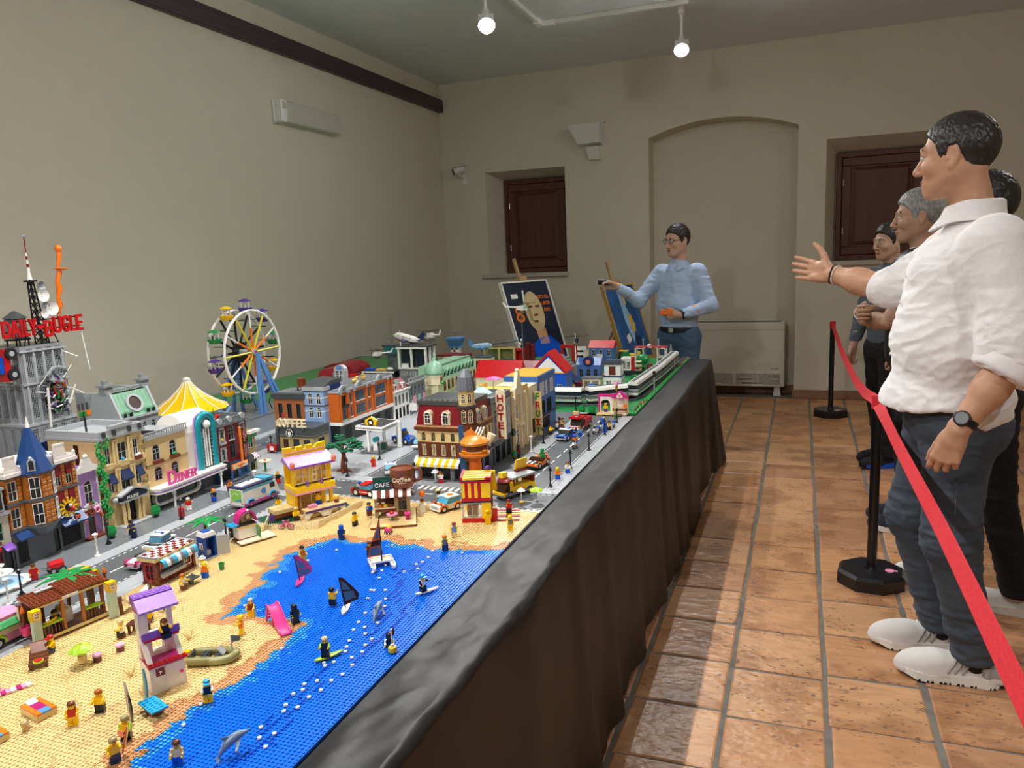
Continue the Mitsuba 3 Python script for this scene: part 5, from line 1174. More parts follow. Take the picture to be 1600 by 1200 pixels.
 # inflatable boat
def dinghy():
 t=toy('inflatable_boat','olive toy inflatable boat with grey seats on the sand','toy boat',-1.025,1.052,22,z=.0053)
 P=[(-40,-16,7),(20,-17,7),(36,-12,8),(44,0,10),(36,12,8),(20,17,7),(-40,16,7)]
 P=np.array(P,float)*[1,1.15,1];q=np.array([P[int(i)]*(1-i%1)+P[min(int(i)+1,6)]*(i%1)for i in np.linspace(0,6,37)]);q[1:-1]=(q[:-2]+2*q[1:-1]+q[2:])/4
 t.p('tube','olive',G().tube(q,8,10),smooth=45);t.p('floor','dtan',G().box(-40,26,-12,12,1,4));t.p('transom','dgray',G().box(-42,-38,-14,14,2,16))
 for x in(-14,12):s=t.p('seat','dgray',G().box(x-7,x+7,-12,12,9,12.5));t.p(s+'__stud','dgray',stud(8,2.4,1.7).copies([(x-4,-4,12.5),(x-4,4,12.5),(x+4,-4,12.5),(x+4,4,12.5)]),kind='stuff')
 t.p('engine','yellow',G().box(-54,-42,-5,5,8,20));t.p('flag_pole','lgray',G().cyl((34,6,10),(34,6,44),1.4,n=8));t.p('flag','slate',G().hexa([(35,5.4,30),(50,5.4,33),(50,6.6,33),(35,6.6,30),(35,5.4,44),(52,5.4,42),(52,6.6,42),(35,6.6,44)]))
 t.p('windshield','lgray',G().hexa([(18,-8,12),(22,-8,12),(22,8,12),(18,8,12),(12,-9,24),(13,-9,24),(13,9,24),(12,9,24)]))
dinghy()
for lab,x,y in(('tan toy star shaped beach plant between tower and pink stool',-1.136,.962),('tan toy star shaped beach plant behind the olive boat',-1.134,1.105)):
 t=toy('beach_plant',lab,'toy plant',x,y,z=sand_z(x,y)-T)
 t.p('base','tan',G().cyl((0,0,0),(0,0,4),4,n=8))
 for k in range(5):t.p('leaf','tan',G().hexa([(-1.5,2,4),(1.5,2,4),(1.5,4,3),(-1.5,4,3),(-1,12,16),(1,12,16),(1,13,15),(-1,13,15)]),m=rot_z(k*1.2566))
umbrella('lime green toy parasol on a thick tan trunk over the sand',-1.258,.966,'lime',22,40,base='tan',pole='tan',dome=9)
t=toy('tree_stump','tan stacked stump round the pole of the lime toy parasol','stump',-1.258,.966,z=sand_z(-1.258,.966)-T+.005);t.p('','tan',G().lathe([(8,0),(8,14),(6,15),(6,19),(4,20),(4,28)],10))
for lab,x,y in(('pink topped toy stool beside the lime parasol',-1.243,.985),('pink topped toy stool alone on the sand',-1.232,1.028)):
 t=toy('stool',lab,'toy stool',x,y,z=sand_z(x,y)-T);t.p('base','dred2',G().cyl((0,0,0),(0,0,10),7.5,n=16));t.p('seat','pink2',G().cyl((0,0,10),(0,0,13.5),8.2,n=16))
t=toy('lounger','dark brown toy lounger with fruit on its end','toy lounger',-1.352,.950,-40,z=sand_z(-1.352,.95)-T)
for k in range(5):t.p('slat','brown',G().box(-36+k*14.6,-23.5+k*14.6,-16,16,8,11))
for q in((-32,-12),(28,-12),(-32,12),(28,12)):t.p('leg','brown',G().box(q[0],q[0]+5,q[1]-3,q[1]+3,0,8))
t.p('back','rbrown',G().hexa([(-34,-14,11),(-18,-14,11),(-18,14,11),(-34,14,11),(-40,-14,24),(-36,-14,24),(-36,14,24),(-40,14,24)]))
one('melon_slice','red and green toy melon slice on the brown lounger','toy fruit','lime',G().cyl((0,0,0),(0,0,3),9,n=14),at=(-1.330,.932,T+.0172),sc=MM)
one('melon_flesh','orange red disc of the toy melon on the brown lounger','toy fruit','red',G().cyl((0,0,0),(0,0,1.2),7,n=14),at=(-1.330,.932,T+.0203),sc=MM)
fig('red capped toy figure sitting beside the brown lounger',-1.362,.985,-10,'yellow','dblue',('cap','red'),pose='sit',la=50,z=.012)
# beach bar
def beach_bar():
 t=toy('beach_bar','brown roofed toy beach bar with pale green pillars','toy hut',-1.425,1.075,78,z=.0049)
 t.p('deck','brown',G().box(-70,72,-28,36,0,8));t.p('deck_edge','tan',G().box(-70,72,-30,-28,4,10))
 for x in(-64,-18,22,64):t.p('post','rbrown' if abs(x)>30 else 'dorange2',G().cyl((x,-22,8),(x,-22,74),4.2,n=10))
 for x in(-66,66):t.p('rear_post','brown',G().box(x-6,x+6,24,34,8,78))
 t.p('beam','tan',G().box(-74,74,-28,-22,74,79));t.p('beam','tan',G().box(-74,74,24,32,78,83))
 for i,(a,b,mat,zz)in enumerate(((-76,-10,'rbrown',0),(-14,60,'rbrown',4),(56,78,'rbrown',0))):
  m=tr(0,0,82+zz)@rot_x(math.radians(7));t.p('roof',mat,G().box(a,b,-30,34,0,3.4),m=m)
  xs,ys=np.arange(a+4,b-3,8),np.arange(-26,32,8);t.p('roof_stud',mat,stud(8,2.4,1.7).copies([(x,y,3.4)for x in xs for y in ys]),m=m,kind='stuff')
 t.p('sign','white',G().box(-20,12,-32,-30.5,76,82));t.p('roof_panel','white',G().box(-48,-14,14,22,90,93))
 for a,b in((-62,-22),(26,62)):c=t.p('counter','lime',G().box(a,b,-28,-12,32,35));[t.p('railing','brown',G().box(x,x+2.5,-26,-23,10,32))for x in np.arange(a+2,b-2,7)]
 t.p('back_wall','brown',G().box(-66,-30,30,33,8,60));t.p('oven','white',G().box(-10,16,10,26,8,36));t.p('pot','gold',G().lathe([(4,36),(12,38),(10,46),(0,47)],12,(-4,16,0)));t.p('bucket','hotpink',G().lathe([(8,8),(10,26),(8.6,26),(7,10),(0,10)],14,(-84,-6,14)))
 for x in(-80,74):
  k=t.p('pillar','palegreen',G().box(x-8,x+8,-48,-36,0,62));t.p(k+'__sign','yellow',G().box(x-9,x+9,-50,-34,60,80));t.p(k+'__picture','cream',G().box(x-6,x+6,-50.6,-49.8,63,77));t.p(k+'__mark','brown',G().box(x-3,x+3,-51,-50.4,66,68).box(x-3,x-1,-51,-50.4,72,75).box(x+1,x+3,-51,-50.4,72,75))
 t.p('banana','yellow',G().tube([(-58,-22,38),(-48,-22,36.5),(-36,-20,38),(-28,-18,41)],[1,3,3,1],8),smooth=True)
 for x,s in((-86,0),(84,20)):t.p('torch','rbrown',G().cyl((x,-6,40),(x,-6,66+s),2.6,n=8).cyl((x,-6,64+s),(x,-6,70+s),3.4,5.5,8));t.p('torch_flame','flame',G().lathe([(4,70+s),(3.6,75+s),(1.2,82+s),(0,86+s)],8,(x,-6,0)))
 b=t.p('menu_board','dred2',G().box(-80,-76,20,34,40,74));t.p(b+'__paper','cream',G().box(-81,-79.6,22,32,43,71))
beach_bar()
fig('toy cook in black inside the brown roofed beach bar',-1.432,1.052,60,'black','black',('hair','black'),la=50,ra=50,z=.0132)
# hammock
t=toy('hammock','white toy hammock hung between two brown posts','hammock',-1.360,1.190,88,z=.0048)
for x in(-38,38):t.p('post','brown',G().cyl((x,0,0),(x*1.04,0,30),4,n=8).cyl((x*1.04,0,30),(x*1.06,0,40),4.8,n=8))
g=G();xs=np.linspace(-36,36,13)
for a,b in zip(xs[:-1],xs[1:]):
 za,zb=12+20*(a/36)**2,12+20*(b/36)**2;wa,wb=15-11*(a/36)**2,15-11*(b/36)**2
 for s in(-1,1):
  q=[(a,0,za),(b,0,zb),(b,s*wb,zb+6),(a,s*wa,za+6)];q=q if s>0 else q[::-1]
  g.hexa([(x,y,z-1)for x,y,z in q]+q)
t.p('cloth','white',g)
fig('yellow toy figure resting in the white hammock',-1.358,1.190,178,'yellow','orange',('hair','orange'),pose='lie',z=.020)
umbrella('round flat white parasol with pink and blue print on a black foot',-1.285,1.200,'white',18,40,base='black',pole='gray',dome=0)
one('parasol_print','pink and blue swirl printed on the round white parasol','print','hotpink',G().hexa([(-12,-6,0),(2,-12,0),(6,-8,0),(-8,2,0),(-12,-6,.5),(2,-12,.5),(6,-8,.5),(-8,2,.5)]).hexa([(-4,8,0),(10,0,0),(12,4,0),(2,12,0),(-4,8,.5),(10,0,.5),(12,4,.5),(2,12,.5)]),at=(-1.285,1.2,sand_z(-1.285,1.2)+.0427),sc=MM)
t=toy('bistro_table','brown toy table with a potted plant behind the white tower','toy table',-1.258,1.100,20,z=sand_z(-1.258,1.1)-T);t.p('top','brown',G().box(-20,20,-12,12,18,21.2));[t.p('leg','brown',G().box(x-2,x+2,y-2,y+2,0,18))for x in(-16,16)for y in(-9,9)]
t=toy('potted_plant','small green plant in a yellow pot on the brown toy table','toy plant',-1.262,1.104,z=.0265);t.p('pot','yellow',G().lathe([(5,0),(7,8),(0,8)],10));t.p('leaf','green',G().lathe([(2,8),(5,11),(3,16),(0,20)],6))
fig('bald toy figure in white shirt on a brown stool by the table',-1.275,1.072,-40,'white','black',('hair','tan'),arms='yellow',pose='sit',la=50,z=.014)
fig('red capped toy figure sitting behind the brown table',-1.270,1.135,200,'yellow','brown',('cap','red'),pose='sit',la=40,z=.014)
for lab,x,y in(('brown toy stool under the figure in the white shirt',-1.275,1.072),('brown toy stool under the red capped figure at the table',-1.270,1.135)):one('block_stool',lab,'toy stool','rbrown',G().cyl((0,0,0),(0,0,9),7,n=12),at=(x,y,sand_z(x,y)),sc=MM)
# red snack kiosk with checked roof
def snack_kiosk():
 t=toy('snack_kiosk','dark red toy snack kiosk with a checked roof and striped awning','toy kiosk',-1.420,1.350,90,z=.0048)
 wall(t,-58,58,-20,24,0,58,'dred',F=[(-4,22,84,32,'o','white')],L=[(2,10,26,38,'r','red','black')],R=[])
 t.p('base','rbrown',G().box(-60,60,-24,26,0,5));t.p('corner_post','rbrown',G().box(-61,-54,-23,-16,5,58));t.p('corner_post','rbrown',G().box(54,61,-23,-16,5,58))
 t.p('shelf_frame','white',G().box(24,26,-23.5,-21,16,56).box(46,48,-23.5,-21,16,56).box(24,48,-23.5,-21,54,56).box(24,48,-23.5,-21,36,38).box(24,48,-23.5,-21,16,18))
 t.p('counter','lgray',G().box(-50,22,-32,-20,16,24));t.p('sign','red',G().hexa([(-56,-36,42),(-38,-30,42),(-38,-28,42),(-56,-34,42),(-56,-36,52),(-38,-30,52),(-38,-28,52),(-56,-34,52)]))
 t.p('roof_edge','tan',G().box(-64,64,-26,30,58,66));t.p('roof_rim','lgray',G().box(-64,64,24,30,66,70).box(-64,-58,-26,24,66,70).box(58,64,-26,24,66,70))
 for i in range(10):
  for j in range(4):t.p('roof_tile','dred' if(i+j)%2 else 'white',G().box(-57+i*11.4,-46+i*11.4,-24+j*12,-12.6+j*12,66,69))
 awning(t,-52,58,-24,46,15,15,('azure','white','gray'),10,curve=1)
snack_kiosk()
fig('toy seller in red inside the checked roof kiosk',-1.425,1.330,90,'red','black',('cap','white'),la=50,z=.0100)
fig('orange haired toy figure on a stool at the checked roof kiosk',-1.325,1.292,90,'white','brown',('hair','dorange'),arms='yellow',pose='sit',la=60,z=.014)
fig('toy baker with a white hat standing beside the checked roof kiosk',-1.350,1.385,60,'white','white',('hat','white'),la=40)
fig('blond toy figure in orange and blue beside the baker',-1.322,1.360,200,'orange','blue',('hair','brightyellow'),arms='yellow',la=50,ra=50)
one('block_stool','brown toy stool at the checked roof kiosk','toy stool','rbrown',G().cyl((0,0,0),(0,0,9),7,n=12),at=(-1.325,1.292,sand_z(-1.325,1.292)),sc=MM)
t=toy('snack_table','low dark toy table with mugs in front of the kiosk','toy table',-1.330,1.322,0,z=.0048);t.p('top','dgray',G().box(-13,13,-16,16,12,15));t.p('leg','dgray',G().box(-4,4,-4,4,0,12));[t.p('mug','gray',G().cyl((x,y,15),(x,y,21),3,n=10))for x,y in((-5,-8),(4,6),(-4,10))]
# portable toilet
t=toy('portable_toilet','blue toy portable toilet with its grey door open','toy toilet cabin',-1.412,1.470,75,z=.0048)
t.p('cabin','blue2',G().man(mbox(-17,17,-17,17,2,60)-mbox(-12,13,-20,13,5,54)));t.p('base','lgray',G().box(-19,19,-19,19,0,3));t.p('roof','white',G().hexa([(-18,-18,58),(18,-18,58),(18,18,58),(-18,18,58),(-15,-16,68),(15,-16,68),(15,14,68),(-15,14,68)]));t.p('roof_hatch','blue2',G().box(-10,10,-8,10,68,71))
t.p('wall_stud','blue2',G().add(stud(6,2.2,1.6),rot_y(-PI/2)).copies([(-17,y,z)for y in(-12,-4,4,12)for z in(8,16,48,56)]),kind='stuff');s=t.p('sign','white',G().box(-18.4,-16.8,-9,5,26,42));t.p(s+'__symbol','black',G().box(-18.9,-18.3,-6,-4,29,39).box(-18.9,-18.3,0,2,29,39))
t.p('door','lgray',G().box(0,30,-1,1,3,54),m=tr(17,-18,0)@rot_z(-.55));t.p('seat','white',G().box(-8,8,-2,12,5,18))
t=toy('litter_bin','small green toy bin on the sand','toy bin',-1.318,1.412,z=sand_z(-1.318,1.412)-T);t.p('','green',G().lathe([(5.5,0),(7,14),(8,14),(8,16),(6,16),(4.8,2),(0,2)],10))
def pink_stall():
 t=toy('beach_stall','toy beach stall with a magenta curved roof and a green board','toy stall',-1.395,1.600,62,z=.0048)
 t.p('base','brown',G().box(-34,64,-44,24,0,4));t.p('terrace','cream',G().box(-34,64,-44,-14,4,7).box(24,64,-14,10,4,7));t.p('skirt','rbrown',G().box(-28,22,-14,22,4,10));t.p('wall','white2',G().box(-28,22,-14,22,10,38));t.p('counter','tan',G().box(-30,24,-16,24,38,46));t.p('counter_rail','black',G().box(-30.5,24.5,-16.5,24.5,45,47))
 t.p('green_board','green',G().box(26,28,-40,2,10,40),m=rot_z(-.15));t.p('back_wall','tan',G().box(-8,22,10,22,47,64));w=t.p('window','gold',G().box(2,16,4,8,54,70));t.p(w+'__pane','cream',G().box(4,14,3,4.4,56,68))
 A=np.linspace(PI*.98,PI*.02,9);R=30
 for a,b in zip(A[:-1],A[1:]):
  c=lambda r,q,y:(r*math.cos(q)*.95+2,y,46+r*math.sin(q)*1.25)
  t.p('roof_plate','magenta2',G().hexa([c(R-4,a,-8),c(R,a,-8),c(R,a,22),c(R-4,a,22),c(R-4,b,-8),c(R,b,-8),c(R,b,22),c(R-4,b,22)]))
 t.p('side_roof','azure',G().box(-46,-24,-14,22,46,50));studs(t,-46,-24,-14,22,50,'azure');t.p('finial','white',G().sph((4,-10,84),4,8));t.p('flower','yellow',G().sph((26,16,58),4,8))
pink_stall()
palm('tall toy palm with wide green fronds beside the blue toilet',-1.462,1.515,82,7,52,10,(8,4))
palm('toy palm with long green fronds behind the brown roofed bar',-1.470,1.115,96,8,62,20,(4,6))
lamp_black('black toy street lamp behind the magenta roofed stall',-1.452,1.585,z=.003)
fig('toy figure with a yellow bag beside the black lamp at the stall',-1.455,1.612,60,'black','black',('hair','black'),z=.003)
# bicycle
t=toy('bicycle','pink toy bicycle leaning by the white fence','toy bicycle',-1.335,1.690,12,z=.0049)
for x in(-14,14):k=t.p('wheel','dgray',G().tube([(x+9*math.cos(a),0,9.5+9*math.sin(a))for a in np.arange(16)*PI/8],1.2,6,True));t.p(k+'__spoke','hotpink',G().box(x-8,x+8,-.4,.4,9,10).box(x-.5,x+.5,-.4,.4,1.5,17.5).cyl((x,-1.5,9.5),(x,1.5,9.5),2.4,n=8))
t.p('frame','hotpink',G().tube([(-14,0,9.5),(-4,0,20),(10,0,20),(14,0,9.5)],1.3,6).tube([(-4,0,20),(0,0,8),(10,0,20)],1.3,6).cyl((-4,0,20),(-6,0,26),1.1,n=6).box(-10,-2,-2,2,25,27).cyl((10,0,20),(8,0,27),1.1,n=6).box(6,8,-7,7,26,28))
# ================================================================ the near row of houses (fronts face +x)
FX=-1.855
def bld(label,x,y,rot=90,name='toy_building',z=.0006):return toy(name,label,'toy building',x,y,rot,z)
def stub(t,x0,x1,y0,y1,z,mat,h=10,c=5):t.p('chimney',mat,G().box(x0,x1,y0,y1,z,z+h).box(x0-2,x1+2,y0-2,y1+2,z+h,z+h+4))
# W0 at the left edge
t=bld('grey toy house with a dark curved roof at the left edge',FX,.985)
wall(t,0,296,0,160,0,70,'dgray',F=[(282,6,20,52,'d','black'),(250,8,34,50,'g','dred'),(200,8,34,50,'g','dred')]);wall(t,0,296,2,160,70,150,'cream2',F=row(6,20,290,84,22,46,'r','sandgreen'))
cornice(t,0,296,0,160,148,8,'lgray',4,'lgray');t.p('roof','dgray',G().hexa([(0,4,156),(296,4,156),(296,160,156),(0,160,156),(6,30,232),(290,30,232),(290,150,232),(6,150,232)]));t.p('dormer','lgray',G().box(262,288,-2,30,158,214).box(258,292,-4,32,212,218));t.p('dormer_pane','pane',G().box(267,283,-3,0,164,206))
awning(t,268,294,0,62,16,12,('purple2',),1);t.p('flower_box','rbrown',G().box(240,264,-8,0,78,86));t.p('flower','red',G().sph((246,-4,89),4,8).sph((254,-4,90),4,8));t.p('sign_ball','red',G().sph((236,-12,76),9,10).sph((250,-13,70),7,10))
# W1 corner house of dark orange bricks
t=bld('toy corner house of orange bricks with a blue cone tower',FX,1.284)
W=202
wall(t,0,W,0,150,0,93,'dgray2',F=[(22,8,30,60,'b','dgray'),(162,8,60,58,'b','dgray'),(118,4,16,62,'d','black')])
wall(t,0,W,2,150,93,237,'dorange2',F=[(18,102,24,52,'r'),(18,174,24,50,'r'),(146,102,18,54,'r'),(178,102,18,54,'r'),(146,174,18,52,'r'),(178,174,18,52,'r')],L=[(50,102,24,52,'r'),(50,174,24,50,'r'),(104,174,24,50,'r')])
for z in(93,162,232):t.p('band','dgray2',G().box(-2,W,-3,152,z,z+7))
for z in(96,166):
 for x in(146,178):t.p('shutter','dred',G().hexa([(x-9,-5,z+38),(x+9,-5,z+38),(x+9,1,z+38),(x-9,1,z+38),(x-9,-1,z+62),(x+9,-1,z+62),(x+9,1,z+62),(x-9,1,z+62)]))
for(a,b)in((1,5),(31,40),(126,136),(156,168),(188,200)):
 for z0 in(101,170):
  for k in range(6):t.p('brick','dorange3' if(k+a)%3 else 'dorange2',G().cb(a+.3,b-.3,-1.6,3,z0+k*10.2+.5,z0+k*10.2+9.7,1))
ang=[(-60+40*k)for k in range(4)]
TW=[]
def octo(r,z):return[(84+r*math.sin(math.radians(a)),4-r*math.cos(math.radians(a)),z)for a in(-100,-60,-20,20,60,100)]+[(84+r,12,z),(84-r,12,z)]
t.p('bay','dgray2',G().man(mf.Manifold.hull_points(np.array(octo(26,70)+octo(44,93),float))))
t.p('bay','dorange2',G().man(mf.Manifold.hull_points(np.array(octo(42,93)+octo(42,236),float))))
for z in(93,162,230):t.p('bay_band','dgray2',G().man(mf.Manifold.hull_points(np.array(octo(45.5,z)+octo(45.5,z+7),float))))
for a in(-40,40):
 m=tr(84,4,0)@rot_z(math.radians(a));
 for z in(102,171):window(t,(0,z,24,56,'r'),m@tr(0,-44.6,0),'white')
for z0 in(101,170):
 for k in range(6):
  for q in(-7,7):t.p('brick','dorange3' if(k+q)%2 else 'dorange2',G().cb(84+q-6.6,84+q+6.6,-38.6,-34,z0+k*10.2+.5,z0+k*10.2+9.7,1))
t.p('cone_roof','dblue2',G().man(mf.Manifold.hull_points(np.array(octo(50,237)+octo(26,292)+octo(6,350),float))));t.p('cone_tip','white',G().cyl((84,4,346),(84,4,380),6,.6,10));t.p('cone_trim','dblue2',G().man(mf.Manifold.hull_points(np.array(octo(29,290)+octo(28,294),float))))
for a in(-42,42):
 m=tr(84,4,0)@rot_z(math.radians(a));k=t.p('dormer','lgray',G().box(-9,9,-46,-20,244,266).cyl((0,-46,266),(0,-20,266),9,n=14),m=m);t.p(k+'__pane','pane',G().box(-5.5,5.5,-47,-44,247,266).cyl((0,-47,266),(0,-44,266),5.5,n=12),m=m);t.p(k+'__ball','white',G().sph((0,-44,278),4,8),m=m)
t.p('cornice','white2',G().box(-6,W+2,-9,154,237,246).box(-4,W,-6,152,246,254));
for x in(18,158):t.p('pediment','white2',G().prism([(x-22,254),(x+22,254),(x+15,266),(x+13,284),(x-13,284),(x-15,266)],-5,5,'y'));t.p('pediment_top','white2',G().box(x-14,x+14,-6,6,284,289))
t.p('roof','cream',G().box(4,W-4,8,146,246,248));[t.p('parapet_ball','white2',G().sph((x,-2,258),5,8))for x in(W-3,40)]
awning(t,4,42,-1,76,20,16,('dblue2',),1);awning(t,126,200,-1,70,24,24,('dblue2',),1)
s=t.p('shop_sign','black',G().cyl((166,-24,86),(166,-28,86),9,n=14));t.p(s+'__emblem','coral',G().tube([(162+3.4*math.cos(a),-29,86+4*math.sin(a))for a in np.arange(10)*PI/5],1.2,6,True).tube([(170+3.4*math.cos(a),-29,86+4*math.sin(a))for a in np.arange(10)*PI/5],1.2,6,True))
for k in range(12):t.p('sun_ray','brightyellow',G().box(-2.6,2.6,-1.5,1.5,12,27),m=tr(152,-16,116)@rot_y(k*PI/6))
t.p('sun_centre','black',G().cyl((152,-14,116),(152,-20,116),9,n=14));t.p('sun_flower','red',G().sph((158,-20,110),8,10));t.p('sun_flower','white',G().sph((154,-21,121),5,8))
# W2 narrow purple shop
t=bld('narrow lilac and white toy house with an arched window',FX,1.486)
wall(t,0,64,4,140,0,196,'lavender',F=[(32,98,26,66,'a','white','pane','white'),(30,6,24,54,'d','coral')]);t.p('frame','white',G().box(-1,3,1,6,0,196).box(61,65,1,6,0,196).box(10,54,0,5,90,95).box(0,64,-2,5,82,88));t.p('gable','white',G().prism([(-2,190),(66,190),(66,204),(50,210),(42,228),(22,228),(14,210),(-2,204)],-4,6,'y'));t.p('gable_ball','white',G().sph((32,0,234),7,10));t.p('flower','red',G().sph((28,-2,100),4,8));t.p('flower_leaf','green',G().sph((36,-2,99),5,8))
for k,(x,m_)in enumerate(((22,'rbrown'),(42,'pink'))):t.p('doughnut',m_,G().tube([(x+8*math.cos(a),-8,78+8*math.sin(a))for a in np.arange(14)*PI/7],4,8,True),smooth=True)
t.p('arch','coral',G().tube([(32+28*math.cos(a),-3,52+26*math.sin(a))for a in np.linspace(0,PI,10)],4,8));t.p('step','rbrown',G().box(-2,66,-16,4,0,6))
# W3 police station
def police():
 t=bld('tan toy police station with dark blue awnings',FX,1.566,name='police_station');W=156
 wall(t,0,W,0,200,0,92,'tan',F=[(78,4,44,64,'d','dgray','pane')],L=[(60,0,1,1,'o')],courses=True);wall(t,0,W,3,200,92,178,'tan',F=[(28,104,20,58,'r'),(78,104,36,58,'r'),(128,104,20,58,'r')],courses=True);wall(t,0,W,3,200,178,264,'tan',F=[(28,190,18,54,'r'),(78,190,34,54,'r'),(128,190,18,54,'r')],L=[(90,100,20,150,'b','brown','brown')],courses=True)
 for z,o in((92,5),(174,3)):t.p('band','tan',G().box(-o,W+o,-o,200,z,z+7))
 for z in(100,186):
  for x in(46,56,100,110):t.p('column','tan',G().cyl((x,-1,z-2),(x,-1,z+66),4.2,n=10).box(x-5,x+5,-5,3,z+66,z+72).box(x-5,x+5,-5,3,z-4,z))
  for x in(28,78,128):t.p('spandrel','tan',G().box(x-16,x+16,-2.4,3,z-6,z+3))
 for x,w in((28,24),(78,40),(128,24)):awning(t,x-w/2,x+w/2,2,136,15,26,('darkblue',),1)
 for z in range(6):
  for q in(0,1):t.p('quoin','tan' if z%2 else 'dtan',G().box(-1.5 if not q else W-15,16 if not q else W+1.5,-1.5,12,100+z*27,112+z*27))
 t.p('cornice','lgray',G().box(-5,W+5,-8,204,264,272));parapet(t,-3,W+3,-5,202,272,18,'lgray',10,floor='lgray');t.p('parapet_step','lgray',G().box(40,116,-8,8,290,300))
 for x in(14,50,104,142):t.p('bracket','dgray',G().box(x-5,x+5,-11,-4,272,286).box(x-2,x+2,-14,-4,280,288))
 for x in(44,58,98,112):t.p('porch_column','tan',G().cyl((x,-16,4),(x,-16,72),5,n=12))
 t.p('porch','lgray',G().box(30,126,-26,0,72,78));p=t.p('pediment','navy',G().prism([(32,78),(124,78),(124,90),(78,104),(32,90)],-26,-4,'y'));t.p('pediment_edge','lgray',G().prism([(28,90),(78,106),(128,90),(128,95),(78,111),(28,95)][::-1][::-1],-28,-2,'y'))
 letters(t,'POLICE',50,-26.2,80.5,8,'white',1.0,'letter');t.p('lamp','lgray',G().sph((22,-12,84),8,10));t.p('lamp','lgray',G().sph((136,-12,84),8,10));t.p('steps','lgray',G().box(24,132,-36,0,0,4))
 t.p('flower_box','rbrown',G().box(116,140,-9,1,182,192));t.p('flower','white',G().sph((122,-5,195),5,8).sph((132,-5,196),5,8));t.p('bird','azure',G().sph((74,-3,196),5,8))
 t.p('signal_mast','black',G().cyl((16,60,274),(16,60,345),1.6,n=6).cyl((24,66,274),(24,66,345),1.6,n=6));t.p('billboard','dtan',G().box(0,44,62,66,330,350));t.p('billboard_panel','green',G().box(3,26,60.6,62,333,346));t.p('billboard_panel','orange',G().box(28,41,60.6,62,333,346));[t.p('vent_pipe','dgray',G().cyl((6+14*k,64,350),(6+14*k,64,370),4,n=8))for k in range(3)]
 v=toy('climbing_vine','bright green toy vine climbing the left corner of the police station','toy plant',FX,1.566,90);rn=random.Random(5)
 for k in range(26):
  z=48+k*8.6;x=-3+9*math.sin(k*1.1)+(18 if k>19 and k%2 else 0)-(14 if k>20 and k%3==0 else 0);g=G()
  for a in range(5):g.sph((x+6.5*math.cos(a*1.257+k),-7-2*math.sin(a*2+k),z+6.5*math.sin(a*1.257+k)),(4.2,1.8,4.2),6)
  v.p('leaf','green2',g)
 v.p('stem','dgreen',G().tube([(-2,-3,40),(3,-3,110),(-3,-3,180),(4,-3,265)],1.6,6))
police()
